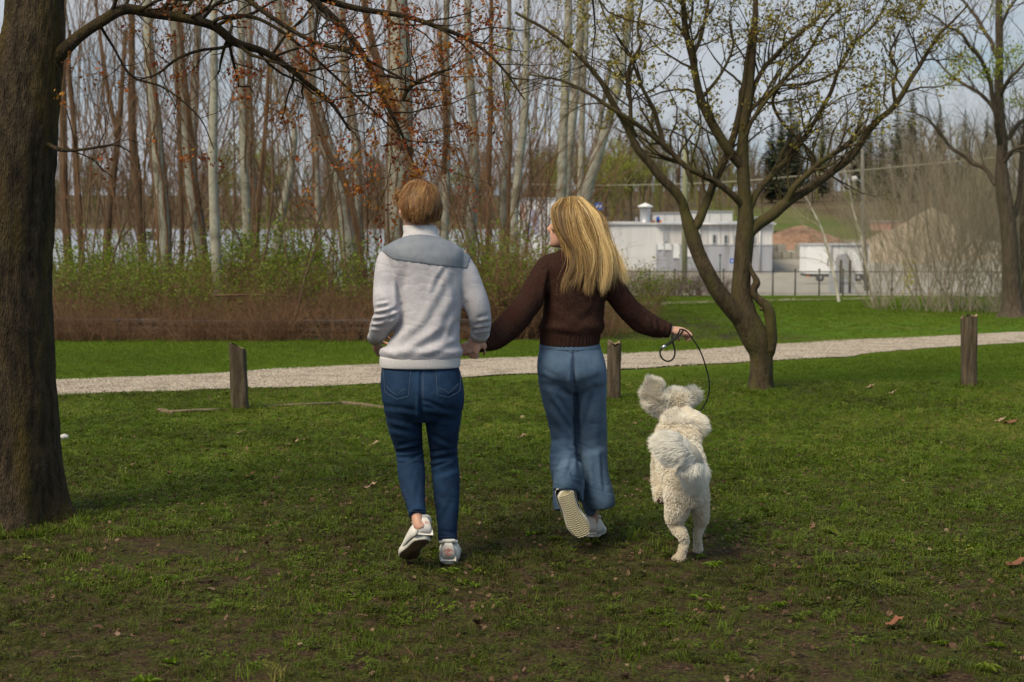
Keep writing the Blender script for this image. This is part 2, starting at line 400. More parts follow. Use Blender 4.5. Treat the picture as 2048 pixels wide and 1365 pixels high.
def shoe(parent, heel, toe_dir, up, mats, side, Lg=.295, wd=.052, mark=None, tread=False, label=None):
    """heel: point under the back of the sole; parts: upper, sole (> tread bars), heel_tab, tongue"""
    f = nrm(np.array(toe_dir, float)); u = np.array(up, float); u = nrm(u - f * (u @ f)); r = np.cross(f, u); h = np.array(heel, float)
    Mx = np.stack([r, f, u], 1); tr = lambda P: np.asarray(P) @ Mx.T + h
    def outline(sc=1.0, n=40, ex=0.):
        a = np.linspace(0, 2 * PI, n, endpoint=False); y = Lg / 2 - np.cos(a) * (Lg / 2 + ex); t = np.clip(y / Lg, 0, 1)
        hw = wd * np.interp(t, [0, .1, .3, .45, .7, .9, 1], [.66, .76, .72, .70, .98, .86, .5]) * np.clip(np.sin(np.clip(t, .0, 1) * PI) * 3.2, 0, 1) ** .5
        x = np.sign(np.sin(a)) * (hw + ex) + side * .012 * np.sin(t * PI)
        return np.stack([x * sc, y], -1)
    e = empty('shoe', h, label=label); place_child(e, parent); e.location = (0, 0, 0); e.matrix_parent_inverse = Matrix.Identity(4); e.location = Vector(h) - parent.location
    # sole
    rows = [(0, .0, -.003), (.003, 0, 0), (.024, 0, .001), (.029, 0, -.002)]
    V = []; k = 40
    for z, _, ex in rows: V += [(x, y, z + .010 * max(0, (y / Lg - .78) / .22) ** 2) for x, y in outline(1, k, ex)]
    Fc = [(i * k + j, i * k + (j + 1) % k, (i + 1) * k + (j + 1) % k, (i + 1) * k + j) for i in range(3) for j in range(k)] + [tuple(range(k))[::-1], tuple(range(3 * k, 4 * k))]
    so = link('sole', mesh_from('sole', tr(V), Fc), mats['rim'], e)
    V = [(x * .95, (y - Lg / 2) * .97 + Lg / 2, -.0025) for x, y in outline(1, k, -.003)] + [(x, y, .002) for x, y in outline(1, k, -.003)]
    link('outsole', mesh_from('outsole', tr(V), [tuple(range(k))[::-1]] + [(j, (j + 1) % k, k + (j + 1) % k, k + j) for j in range(k)]), mats['out'], so)
    if tread:
        mb = MB(); n = 22
        for i in range(n):
            y = .018 + i * (Lg - .036) / (n - 1); hw = np.interp(y / Lg, [0, .1, .3, .45, .7, .9, 1], [.45, .68, .62, .60, .86, .66, .3]) * wd; cx = side * .012 * math.sin(y / Lg * PI)
            xs_ = np.linspace(-hw, hw, 9); P = [(cx + x, y + .0022 * (1 if q % 2 else -1) + .010 * math.cos(x / wd * 2), -.0035) for q, x in enumerate(xs_)]
            v_, f_ = loft(P, .0022, .0022, 5); mb.add(tr(v_), f_)
        link('tread', mb.mesh('tread'), mats['tread'], so)
    # upper
    st = [(-.007, .036, .074), (.008, .044, .094), (.045, .047, .102), (.09, .044, .096), (.14, .043, .080), (.18, .045, .060), (.22, .046, .050), (.255, .041, .042), (.28, .028, .034), (.291, .012, .026)]
    V = []; k = 18
    for y, hw, ht in st:
        y = y * Lg / .295; cx = side * .012 * math.sin(y / Lg * PI)
        for a in np.linspace(-.25, PI + .25, k):
            V.append((cx + hw * wd / .052 * np.sign(math.cos(a)) * abs(math.cos(a)) ** .8, y + .006 * math.sin(a) * (y < .1), .022 + (ht - .022) * max(0, math.sin(a)) ** .75 - (.004 if math.sin(a) < 0 else 0)))
    n = len(st); Fc = [(i * k + j, i * k + j + 1, (i + 1) * k + j + 1, (i + 1) * k + j) for i in range(n - 1) for j in range(k - 1)] + [tuple(range(k)), tuple(range((n - 1) * k, n * k))[::-1]]
    up_ = link('upper', mesh_from('upper', tr(V), Fc), mats['upper'], e)
    # padded collar round the ankle and heel tab
    a = np.linspace(0, 2 * PI, 24); P = np.stack([.036 * np.cos(a), .042 + .044 * np.sin(a), .096 + .005 * np.abs(np.sin(a)) + .008 * (np.sin(a) < -.7)], -1)
    v_, f_ = loft(P, .009, .009, 8, cap=False); link('collar', mesh_from('collar', tr(v_), f_), mats['upper'], e)
    v_, f_ = loft([(0, -.004, .026), (0, -.009, .055), (0, -.008, .085), (0, .000, .106)], [.031, .030, .024, .014], [.005, .006, .006, .005], 12); link('heel_tab', mesh_from('heel_tab', tr(v_), f_), mats['tab'], e)
    if mark is not None:
        mb = MB()
        for (pts, rr) in mark: 
            v_, f_ = loft([(x, -.0152 + .18 * abs(x), z) for x, z in pts], rr, rr, 5); mb.add(tr(v_), f_)
        link('heel_emblem', mb.mesh('heel_emblem'), mats['mark'], e)
    # laces over the tongue
    for q in range(4):
        y = .115 + q * .022; z = .087 - q * .008; v_, f_ = loft([(-.026, y, z - .012), (-.01, y + .004, z + .002), (.01, y + .004, z + .002), (.026, y, z - .012)], .0028, .002, 6); link('lace', mesh_from('lace', tr(v_), f_), mats['lace'], e)
    return tr
# ================================================================ ground
def grid_mesh(name, xs, ys, zf):
    X, Y = np.meshgrid(xs, ys); Z = zf(X, Y); V = np.stack([X, Y, Z], -1).reshape(-1, 3)
    nx, ny = len(xs), len(ys); i, j = np.meshgrid(np.arange(ny - 1), np.arange(nx - 1), indexing='ij'); a = i * nx + j
    return mesh_from(name, V, np.stack([a, a + 1, a + nx + 1, a + nx], -1).reshape(-1, 4))
def ground_material():
    m = bpy.data.materials.new('ground'); m.use_nodes = True; nt = m.node_tree; b = nt.nodes['Principled BSDF']; N = nt.nodes.new; L = nt.links.new
    b.inputs['Roughness'].default_value = .95; b.inputs['Specular IOR Level'].default_value = .1
    g = N('ShaderNodeNewGeometry'); sx = N('ShaderNodeSeparateXYZ'); L(g.outputs['Position'], sx.inputs[0])
    def noise(sc, det=5, ro=.6):
        n = N('ShaderNodeTexNoise'); n.inputs['Scale'].default_value = sc; n.inputs['Detail'].default_value = det; n.inputs['Roughness'].default_value = ro
        L(g.outputs['Position'], n.inputs['Vector']); return n.outputs['Fac']
    def rng_(v, a, c, t0=0., t1=1.):
        r = N('ShaderNodeMapRange'); r.inputs[1].default_value = a; r.inputs[2].default_value = c; r.inputs[3].default_value = t0; r.inputs[4].default_value = t1; r.interpolation_type = 'SMOOTHSTEP'; L(v, r.inputs[0]); return r.outputs[0]
    def mix(f, a, c):
        x = N('ShaderNodeMix'); x.data_type = 'RGBA'; L(f, x.inputs[0])
        for q, i in ((a, 6), (c, 7)):
            if isinstance(q, tuple): x.inputs[i].default_value = (*q, 1)
            else: L(q, x.inputs[i])
        return x.outputs[2]
    def add(a, c, op='ADD'):
        x = N('ShaderNodeMath'); x.operation = op; L(a, x.inputs[0])
        if isinstance(c, float): x.inputs[1].default_value = c
        else: L(c, x.inputs[1])
        return x.outputs[0]
    yn = add(sx.outputs[1], add(noise(.8), 5.0, 'MULTIPLY'))
    soil = mix(rng_(noise(14), .35, .65), (.026, .017, .009), (.062, .038, .021))
    soil = mix(rng_(noise(60, 5, .7), .50, .68), soil, (.155, .095, .060))
    gr = mix(rng_(noise(55, 4), .40, .62), (.030, .030, .009), (.062, .074, .012))
    fine = rng_(noise(7, 8, .75), .42, .58)
    nearg = mix(fine, soil, gr)
    lawn = mix(rng_(noise(1.1), .3, .7), (.058, .125, .006), (.090, .165, .010))
    lawn = mix(rng_(noise(.35), .45, .7), lawn, (.125, .135, .032))
    c = mix(rng_(yn, 11.5, 14.5), nearg, lawn)
    yard = mix(rng_(noise(.5), .3, .7), (.26, .24, .21), (.36, .33, .29))
    c = mix(rng_(sx.outputs[1], 59.5, 60.5), c, yard)
    bank = mix(rng_(noise(.08), .3, .7), (.075, .105, .022), (.12, .12, .045))
    leafy = mix(rng_(noise(.15), .3, .7), (.085, .062, .040), (.12, .095, .055))
    inx = add(rng_(sx.outputs[0], 19., 23.), rng_(sx.outputs[0], 30., 36., 1., 0.), 'MULTIPLY'); inb = add(inx, rng_(sx.outputs[1], 188., 198., 1., 0.), 'MULTIPLY')
    c = mix(rng_(sx.outputs[1], 134., 142.), c, mix(inb, leafy, bank))
    # woodland floor on the lake side
    wood = mix(rng_(noise(1.5), .3, .7), (.05, .035, .022), (.03, .038, .012))
    isw = add(rng_(sx.outputs[1], 23.6, 24.4), rng_(sx.outputs[0], 3.5, 5.0, 1., 0.), 'MULTIPLY')
    c = mix(isw, c, wood); c = mix(rng_(sx.outputs[1], 500., 520.), c, leafy)
    L(c, b.inputs['Base Color'])
    bp = N('ShaderNodeBump'); bp.inputs['Distance'].default_value = .03; L(noise(30, 6), bp.inputs['Height']); L(bp.outputs[0], b.inputs['Normal'])
    return m
xs = np.concatenate([-np.geomspace(700, 9, 40), np.linspace(-8, 8, 90), np.geomspace(9, 700, 40)])
ys = np.concatenate([np.linspace(-6, 3, 8), np.linspace(3.3, 16, 110), np.linspace(16.4, 60, 60), np.linspace(62, 300, 60), np.linspace(310, 1500, 50)])
def zbump(X, Y):
    P = np.stack([X.ravel(), Y.ravel(), np.zeros(X.size)], -1)
    n = fbm(P, 1.3, 3, 5).reshape(X.shape); return gz(X, Y) + n * .014 * np.clip((14 - Y) / 4, .2, 1)
link('ground', grid_mesh('ground', xs, ys, zbump), ground_material(), kind='structure', label='grassy park ground sloping gently to the yard and lake')
def gtop(x, Y):                           # ground height with the small bumps
    return zbump(np.atleast_2d(x), np.atleast_2d(Y)).ravel()
# lake
wm = bpy.data.materials.new('lake_water'); wm.use_nodes = True; b = wm.node_tree.nodes['Principled BSDF']
b.inputs['Base Color'].default_value = (.30, .32, .36, 1); b.inputs['Roughness'].default_value = .22; b.inputs['Specular IOR Level'].default_value = .9
n = wm.node_tree.nodes.new('ShaderNodeTexNoise'); n.inputs['Scale'].default_value = .8; n.inputs['Detail'].default_value = 5
g = wm.node_tree.nodes.new('ShaderNodeNewGeometry'); bp = wm.node_tree.nodes.new('ShaderNodeBump'); bp.inputs['Distance'].default_value = .25
wm.node_tree.links.new(g.outputs['Position'], n.inputs['Vector']); wm.node_tree.links.new(n.outputs['Fac'], bp.inputs['Height']); wm.node_tree.links.new(bp.outputs[0], b.inputs['Normal'])
link('lake', mesh_from('lake', [(-700, 80, -3), (12, 80, -3), (12, 575, -3), (-700, 575, -3)], [(0, 1, 2, 3)]), wm, kind='structure', label='pale rippled lake behind the trees')
# gravel path traced edge to edge
up_e = [(-500, 790), (-100, 773), (111, 764), (260, 758), (460, 749), (557, 741), (757, 732), (930, 722), (1215, 711), (1400, 702), (1552, 691), (1685, 683), (1811, 678), (2048, 666), (2500, 645)]
lo_e = [(-500, 822), (-100, 804), (115, 794), (260, 788), (460, 780), (594, 777), (760, 769), (930, 756), (1230, 743), (1400, 731.6), (1549, 723), (1685, 715), (1811, 702), (2048, 687), (2500, 662)]
A = smoothpath([G(*p)[:2] for p in up_e], 14); B = smoothpath([G(*p)[:2] for p in lo_e], 14)
pv = []; nw = 9
for i in range(len(A)):
    for j in range(nw):
        q = A[i] + (B[i] - A[i]) * j / (nw - 1)
        pv.append((q[0], q[1], 0))
pv = np.array(pv)
e = (np.arange(len(pv)) % nw); edge = (e == 0) | (e == nw - 1)
jit = vn(pv, 6, 3) * .10 + vn(pv, 1.7, 4) * .10
pv[edge, 1] += jit[edge]
crown = np.sin(e / (nw - 1) * PI) * .012
pv[:, 2] = gz(pv[:, 0], pv[:, 1]) + .016 + crown
i, j = np.meshgrid(np.arange(len(A) - 1), np.arange(nw - 1), indexing='ij'); a = i * nw + j
gravel = mat('gravel', (.33, .275, .22), (.56, .48, .40), 38, rough=.95, bump=.02, bscale=70, c3=(.24, .20, .15), s3=3.2, detail=10, lo=.38, hi=.62)
link('gravel_path', mesh_from('gravel_path', pv, np.stack([a, a + nw, a + nw + 1, a + 1], -1).reshape(-1, 4)), gravel, kind='structure', label='pale gravel footpath crossing the lawn')
PATH_A, PATH_B = A, B
# far narrow path in front of the fence
up2 = [(1100, 616), (1300, 607), (1500, 600.5), (1700, 597), (1900, 594), (2200, 590)]
lo2 = [(1100, 620), (1300, 611), (1500, 604.5), (1700, 600.5), (1900, 597), (2200, 593)]
A2 = smoothpath([G(*p)[:2] for p in up2], 8); B2 = smoothpath([G(*p)[:2] for p in lo2], 8)
pv = np.vstack([np.c_[A2, gz(A2[:, 0], A2[:, 1]) + .02], np.c_[B2, gz(B2[:, 0], B2[:, 1]) + .02]]); n2 = len(A2)
link('far_path', mesh_from('far_path', pv, [(i, i + n2, i + 1 + n2, i + 1) for i in range(n2 - 1)]), gravel, kind='structure', label='thin pale path along the wire fence')
# ---------------------------------------------------------------- grass, clover, leaf litter (instanced tufts)
def inst_mesh(name, V, Fc, m):
    o = bpy.data.objects.new(name, mesh_from(name, V, Fc, False)); o.data.materials.append(m); return o
grass_m = mat('grass_blade', (0, 0, 0), tint=[(.034, .038, .006), (.072, .086, .008), (.110, .185, .007), (.23, .21, .045)], rough=.6, transl=.3, inst=True)
litter_m = mat('dead_leaf', (0, 0, 0), tint=[(.045, .024, .014), (.11, .06, .035), (.20, .13, .085), (.33, .25, .17)], rough=.8, inst=True)
def tuft(rng, n, h, rad, wd, lean):
    V, Fc = [], []
    for q in range(n):
        a, r0 = rng.uniform(0, 2 * PI), rad * math.sqrt(rng.uniform()); p = np.array([r0 * math.cos(a), r0 * math.sin(a), -.005])
        a2 = rng.uniform(0, 2 * PI); d = np.array([math.cos(a2), math.sin(a2), 0]) * lean * rng.uniform(.3, 1.3); hh = h * rng.uniform(.5, 1.2)
        s = np.array([-math.sin(a2), math.cos(a2), 0]) * wd * rng.uniform(.7, 1.2)
        k = len(V)
        V += [p - s, p + s, p + d * hh * .45 + (0, 0, hh * .6) - s * .8, p + d * hh * .45 + (0, 0, hh * .6) + s * .8, p + d * hh * 1.1 + np.array((0, 0, hh * (1 - .25 * lean)))]
        Fc += [(k, k + 1, k + 3, k + 2), (k + 2, k + 3, k + 4)]
    return V, Fc
rg = np.random.default_rng(11)
gc = bpy.data.collections.new('tuft_sources'); srcs = []
for i in range(5):
    o = inst_mesh('grass_tuft', *tuft(rg, (26, 26, 22, 26, 12)[i], (.036, .048, .030, .040, .075)[i], .05, (.0016, .0016, .0022, .0016, .0020)[i], .8), grass_m); o.name = 'a%d' % i; gc.objects.link(o)
for i in range(2):                         # clover / broad little leaves
    V, Fc = [], []
    for q in range(14):
        c = np.array([rg.uniform(-.05, .05), rg.uniform(-.05, .05), rg.uniform(.008, .03)]); 
        for t in range(3):
            a = t * 2.09 + rg.uniform(0, 6); d = np.array([math.cos(a), math.sin(a), rg.uniform(-.2, .5)]) * .011; e = np.array([-math.sin(a), math.cos(a), 0]) * .006; k = len(V)
            V += [c, c + d * .6 + e, c + d, c + d * .6 - e]; Fc.append((k, k + 1, k + 2, k + 3))
    o = inst_mesh('b%d' % i, V, Fc, grass_m); gc.objects.link(o)
for i in range(3):                         # lawn tuft for the middle distance: broader, lower detail
    o = inst_mesh('c%d' % i, *tuft(rg, 30, .055, .14, .0035, .7), grass_m); gc.objects.link(o)
lc = bpy.data.collections.new('litter_sources')
for i in range(5):                         # dry leaf: curled lobed shape
    k = 9; V = [(0, 0, .006)]; 
    for t in range(k):
        a = t / k * 2 * PI; r = .022 * (1 + .4 * math.cos(a)) * rg.uniform(.65, 1.15); V.append((r * math.cos(a), r * .75 * math.sin(a), .004 + .014 * rg.uniform() * (1 if t % 2 else .3)))
    lc.objects.link(inst_mesh('l%d' % i, V, [(0, t + 1, (t + 1) % k + 1) for t in range(k)], litter_m))
for i in range(2):                         # twig bits
    T = Tubes(); T.add([(-.05, 0, .006), (0, .008, .012), (.05, -.004, .006)], [.0022, .002, .001], 3); V, Fc = T.arrays()
    lc.objects.link(inst_mesh('m%d' % i, V, Fc, litter_m))
def scatter(name, P, idx, rotz, scl, tint, coll, label, cat, tilt=.15):
    me = bpy.data.meshes.new(name); me.vertices.add(len(P)); me.vertices.foreach_set('co', np.asarray(P, np.float32).ravel())
    a = me.attributes.new('idx', 'INT', 'POINT'); a.data.foreach_set('value', np.asarray(idx, np.int32))
    rv = np.zeros((len(P), 3), np.float32); rv[:, 2] = rotz; rv[:, :2] = rg.normal(0, tilt, (len(P), 2))
    a = me.attributes.new('rot', 'FLOAT_VECTOR', 'POINT'); a.data.foreach_set('vector', rv.ravel())
    a = me.attributes.new('scl', 'FLOAT', 'POINT'); a.data.foreach_set('value', np.asarray(scl, np.float32))
    a = me.attributes.new('tint', 'FLOAT', 'POINT'); a.data.foreach_set('value', np.clip(np.asarray(tint, np.float32), 0, 1))
    o = bpy.data.objects.new(name, me); COL.objects.link(o)
    ng = bpy.data.node_groups.new(name, 'GeometryNodeTree'); ng.interface.new_socket('Geometry', in_out='INPUT', socket_type='NodeSocketGeometry'); ng.interface.new_socket('Geometry', in_out='OUTPUT', socket_type='NodeSocketGeometry')
    N = ng.nodes.new; L = ng.links.new; gi = N('NodeGroupInput'); go = N('NodeGroupOutput'); ip = N('GeometryNodeInstanceOnPoints'); ci = N('GeometryNodeCollectionInfo')
    ci.inputs[0].default_value = coll; ci.inputs['Separate Children'].default_value = True; ci.inputs['Reset Children'].default_value = True
    def at(nm, ty):
        q = N('GeometryNodeInputNamedAttribute'); q.data_type = ty; q.inputs[0].default_value = nm; return q.outputs[0]
    L(gi.outputs[0], ip.inputs['Points']); L(ci.outputs[0], ip.inputs['Instance']); ip.inputs['Pick Instance'].default_value = True
    L(at('idx', 'INT'), ip.inputs['Instance Index']); L(at('rot', 'FLOAT_VECTOR'), ip.inputs['Rotation']); L(at('scl', 'FLOAT'), ip.inputs['Scale']); L(ip.outputs[0], go.inputs[0])
    md = o.modifiers.new('scatter', 'NODES'); md.node_group = ng
    return tag(o, label, cat, kind='stuff')
def wedge(n, y0, y1, rg, margin=1.12):
    Y = np.sqrt(rg.uniform(y0 ** 2, y1 ** 2, n)); X = rg.uniform(-1, 1, n) * (Y * 1024 / F * margin + 1.3); return X, Y
PAm = np.interp
def onpath(X, Y, pad=0.):
    ya = np.interp(X, PATH_A[:, 0], PATH_A[:, 1]); yb = np.interp(X, PATH_B[:, 0], PATH_B[:, 1]); return (Y < ya + pad) & (Y > yb - pad)
P2 = lambda X, Y: np.stack([X, Y, np.zeros_like(X)], -1)
# near grass
X, Y = wedge(145000, 4.6, 16, rg); P = P2(X, Y)
dens = .60 + .45 * fbm(P, .9, 4, 21) + .35 * vn(P, 4.5, 9) + .55 * np.clip((Y - 7.5) / 3.5, -.4, 1)
dens -= .50 * np.exp(-(((X + 1.55) / 1.5) ** 2 + ((Y - 7.9) / .85) ** 2))      # worn soil beside the big trunk
keep = (rg.uniform(0, 1, len(X)) < dens) & ~onpath(X, Y, .04)
X, Y, P = X[keep], Y[keep], P[keep]
pr = rg.uniform(0, 1, len(X)); idx = np.where(pr < .72, rg.integers(0, 5, len(X)), 5 + rg.integers(0, 2, len(X)))
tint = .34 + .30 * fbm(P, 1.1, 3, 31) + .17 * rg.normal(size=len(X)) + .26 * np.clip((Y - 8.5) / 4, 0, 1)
scl = rg.uniform(.35, .95, len(X)) * (1 + .25 * vn(P, 2, 8))
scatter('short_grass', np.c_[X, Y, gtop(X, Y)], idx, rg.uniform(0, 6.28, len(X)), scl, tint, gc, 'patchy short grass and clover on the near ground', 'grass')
# rosettes of broad weeds and dry straw among the short grass
wc = bpy.data.collections.new('weed_sources')
for i in range(3):
    V, Fc = [], []
    for q in range(8):
        a = q * .785 + rg.uniform(-.3, .3); L_ = rg.uniform(.025, .055); w_ = L_ * .17; d = np.array([math.cos(a), math.sin(a), 0]); s = np.array([-math.sin(a), math.cos(a), 0]); k = len(V); z = rg.uniform(.008, .025)
        V += [(0, 0, .002), d * L_ * .5 + s * w_ + (0, 0, z), d * L_ + (0, 0, z * .5), d * L_ * .5 - s * w_ + (0, 0, z)]; Fc += [(k, k + 1, k + 2), (k, k + 2, k + 3)]
    wc.objects.link(inst_mesh('w%d' % i, V, Fc, grass_m))
X, Y = wedge(1500, 4.8, 15, rg); P = P2(X, Y); k_ = (fbm(P, .8, 3, 66) > -.05) & ~onpath(X, Y, .1); X, Y = X[k_], Y[k_]
scatter('broad_weeds', np.c_[X, Y, gtop(X, Y) + .006], rg.integers(0, 3, len(X)), rg.uniform(0, 6.28, len(X)), rg.uniform(.5, 1.3, len(X)), rg.uniform(.25, .85, len(X)), wc, 'low broad-leaved weeds among the short grass', 'weeds', .1)
sc_ = bpy.data.collections.new('straw_sources')
for i in range(4):
    T = Tubes(); T.add([(-.035, 0, .006), (-.01, rg.uniform(-.01, .01), .014), (.03, rg.uniform(-.015, .015), .006)], [.0010, .0010, .0005], 3)
    if i % 2: T.add([(-.02, .02, .005), (.01, .012, .012), (.045, .02, .004)], [.0010, .0008, .0005], 3)
    V, Fc = T.arrays(); sc_.objects.link(inst_mesh('t%d' % i, V, Fc, litter_m))
X, Y = wedge(15000, 4.6, 14, rg); P = P2(X, Y); k_ = (rg.uniform(size=len(X)) < .35 + .6 * fbm(P, 1.2, 3, 67)) & ~onpath(X, Y, .1); X, Y = X[k_], Y[k_]
scatter('dry_straw', np.c_[X, Y, gtop(X, Y) + .010], rg.integers(0, 4, len(X)), rg.uniform(0, 6.28, len(X)), rg.uniform(.35, .9, len(X)), rg.uniform(.15, .75, len(X)), sc_, 'dead straw-coloured grass stems lying in the lawn', 'dead grass', .25)
# taller rings of grass round the trunks and posts
ring = []
for bx, by, r_, n_ in ((20, 1050, .33, 160), (1521, 786, .13, 110), (481, 823, .09, 70), (1228, 802, .08, 60), (1938, 777, .09, 70)):
    c = G(bx, by); a = rg.uniform(0, 2 * PI, n_); rr = r_ + abs(rg.normal(0, .05, n_)); ring.append(np.c_[c[0] + rr * np.cos(a), c[1] + rr * np.sin(a)])
ring = np.vstack(ring); scatter('taller_grass', np.c_[ring, gtop(ring[:, 0], ring[:, 1])], rg.integers(0, 5, len(ring)), rg.uniform(0, 6.28, len(ring)), rg.uniform(.8, 1.6, len(ring)), rg.uniform(.3, .75, len(ring)), gc, 'longer grass left unmown round trunks and posts', 'grass')
# loose stones of the path
tq = rg.uniform(0, 1, 26000); k_ = rg.integers(0, len(PATH_A) - 1, 26000); f_ = rg.uniform(0, 1, 26000)[:, None]; pa = PATH_A[k_] * (1 - f_) + PATH_A[k_ + 1] * f_; pb = PATH_B[k_] * (1 - f_) + PATH_B[k_ + 1] * f_
sp = pa + (pb - pa) * (tq * 1.06 - .03)[:, None]; stone_m = mat('path_stones', (0, 0, 0), tint=[(.19, .15, .11), (.34, .29, .235), (.46, .40, .335), (.62, .56, .48)], rough=.9, inst=True)
pc_ = bpy.data.collections.new('stone_sources')
for i in range(3):
    V = np.array([(1, 0, 0), (-1, 0, 0), (0, 1, 0), (0, -1, 0), (0, 0, .6), (0, 0, -.4)]) * rg.uniform(.6, 1.1, (6, 1)) * .0075; pc_.objects.link(inst_mesh('s%d' % i, V, [(0, 2, 4), (2, 1, 4), (1, 3, 4), (3, 0, 4), (2, 0, 5), (1, 2, 5), (3, 1, 5), (0, 3, 5)], stone_m))
scatter('path_stones', np.c_[sp, gz(sp[:, 0], sp[:, 1]) + .018 + np.sin(tq * PI) * .012], rg.integers(0, 3, len(sp)), rg.uniform(0, 6.28, len(sp)), rg.uniform(.5, 1.5, len(sp)), rg.beta(2, 2, len(sp)), pc_, 'loose pale crushed stone covering the footpath', 'gravel', .6)
# lawn beyond
X, Y = wedge(64000, 14, 60, rg); P = P2(X, Y)
keep = ~onpath(X, Y, -.02) & ~((Y > 23.3) & (X < .055 * Y)) & (Y < 57)
sel = rg.uniform(0, 1, len(X)) < np.where(Y < 25, 1, .75); keep &= sel
X, Y, P = X[keep], Y[keep], P[keep]
# also dense band 14-24
X2, Y2 = wedge(50000, 13, 24, rg); k2 = ~onpath(X2, Y2, -.05); X2, Y2 = X2[k2], Y2[k2]
X = np.r_[X, X2]; Y = np.r_[Y, Y2]; P = P2(X, Y)
dist = np.minimum(abs(Y - np.interp(X, PATH_A[:, 0], PATH_A[:, 1])), abs(Y - np.interp(X, PATH_B[:, 0], PATH_B[:, 1])))
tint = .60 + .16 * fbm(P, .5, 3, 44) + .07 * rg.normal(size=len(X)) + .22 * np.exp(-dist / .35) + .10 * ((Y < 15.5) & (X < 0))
scl = rg.uniform(.5, 1.0, len(X)) * (.55 + .5 * np.clip((Y - 16) / 20, 0, 1.4)) * np.where(dist < .4, .7, 1)
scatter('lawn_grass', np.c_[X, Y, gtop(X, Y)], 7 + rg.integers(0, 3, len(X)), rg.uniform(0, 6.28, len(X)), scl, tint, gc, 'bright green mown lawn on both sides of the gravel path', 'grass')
# litter
X, Y = wedge(48000, 4.6, 16, rg); P = P2(X, Y)
d = .40 + .5 * fbm(P, .7, 3, 77) + .45 * np.exp(-(((X + 1.3) / 1.9) ** 2 + ((Y - 9.4) / 1.6) ** 2)) - .25 * (Y > 12)
keep = (rg.uniform(0, 1, len(X)) < d) & ~onpath(X, Y, .3); X, Y = X[keep], Y[keep]
scatter('leaf_litter', np.c_[X, Y, gtop(X, Y) + .012], rg.integers(0, 7, len(X)), rg.uniform(0, 6.28, len(X)), rg.uniform(.18, .62, len(X)) * (1 + .7 * (rg.uniform(size=len(X)) < .05)), rg.beta(1.1, 3.0, len(X)), lc, 'brown dead leaves and twig bits strewn over the grass', 'leaf litter', .5)
# ================================================================ yard, buildings, street furniture
def wpt(u, Y, z=None):
    x = (u - 1024) / F * Y * 1.0; x = W(u, 450, Y)[0]; return np.array([x, Y, GZ(x, Y) if z is None else z])
def zat(v, Y): return W(1024, v, Y)[2]
ribbed = mat('ribbed_siding', (.62, .63, .66), (.54, .55, .58), .7, rough=.5, spec=.4)
panel_w = mat('white_cladding', (.62, .62, .64), (.52, .52, .54), .9, rough=.6, stretch=(2.5, 2.5, .35), c3=(.44, .42, .40), s3=.8)
panel_g = mat('grey_cladding', (.34, .355, .41), (.29, .30, .35), .9, rough=.6, stretch=(2.5, 2.5, .35), c3=(.24, .24, .26), s3=.8)
roof_m = mat('roof_edge', (.42, .43, .45), rough=.6); dark_glass = mat('dark_glass', (.06, .07, .085), rough=.15, spec=.6)
metal_m = mat('galvanised_metal', (.50, .51, .54), (.40, .41, .43), 3, rough=.4, metal=.5)
orange_m = mat('orange_plastic', (.75, .22, .06), rough=.5); blue_m = mat('blue_sign', (.03, .12, .50), rough=.5); white_p = mat('white_paint', (.72, .73, .75), (.62, .63, .66), 1.2, rough=.6)
red_m = mat('dull_red_print', (.30, .08, .07), rough=.6); teal_m = mat('teal_print', (.10, .40, .45), rough=.6); dark_m = mat('dark_steel', (.04, .04, .045), (.07, .065, .06), 4, rough=.6); conc = mat('concrete_block', (.34, .32, .28), (.24, .22, .19), 2.5, rough=.9, bump=.02, bscale=9)
wood_pole = mat('greenish_pole_wood', (.24, .25, .15), (.17, .17, .10), 2, rough=.9, stretch=(6, 6, .6), bump=.01, bscale=20)
def wallbox(name, a, b, z0, z1, th, m, parent):
    """a wall slab from a to b (xy), thickness th going away from the camera"""
    a = np.array(a[:2], float); b = np.array(b[:2], float); d = nrm(b - a); n = np.array([-d[1], d[0]]); n = n if n[1] > 0 else -n
    q = [a, b, b + n * th, a + n * th]; V = [(p[0], p[1], z) for z in (z0, z1) for p in q]
    return link(name, mesh_from(name, V, [(3, 2, 1, 0), (4, 5, 6, 7), (0, 1, 5, 4), (1, 2, 6, 5), (2, 3, 7, 6), (3, 0, 4, 7)], False), m, parent)
# main workshop: ribbed end wall on the left, grey and white long wall on the right
cA = wpt(1170, 116); cB = wpt(1313, 110); cC = wpt(1545, 108.5)
bz = -2.9; zt = zat(450, 110)
shop = empty('workshop_building', (cB[0], cB[1], bz), label='long low light grey workshop with ribbed end wall and a roof vent', cat='building')
a2, b2, c2 = cA[:2], cB[:2], cC[:2]
wallbox('end_wall', a2, b2, bz, zt, .2, panel_w, shop)
d = nrm(b2 - a2); n_ = np.array([d[1], -d[0]]); Lw = np.linalg.norm(b2 - a2); nr = int(Lw / .17)
ribme = None
for i in range(nr):
    p = a2 + d * (i + .5) * Lw / nr
    if ribme is None:
        mb = MB(); mb.box((0, 0, (zt + bz) / 2 - bz), (.07, .05, zt - bz), None); ribme = mb.mesh('rib'); ribme.materials.append(ribbed)
    o = bpy.data.objects.new('siding_rib', ribme); COL.objects.link(o); o.parent = shop; o.location = Vector((p[0], p[1], bz)) - shop.location + Vector((n_[0] * .02, n_[1] * .02, 0)); o.rotation_euler = (0, 0, math.atan2(d[1], d[0]))
zb = zat(489, 110)
wallbox('upper_wall', b2, c2, zb, zt, .2, panel_w, shop); wallbox('lower_wall', b2 - (0, .02), c2 - (0, .02), bz, zb - .01, .2, panel_g, shop)
wallbox('trim_band', b2 - (0, .06), c2 - (0, .06), zb - .05, zb + .04, .05, roof_m, shop)
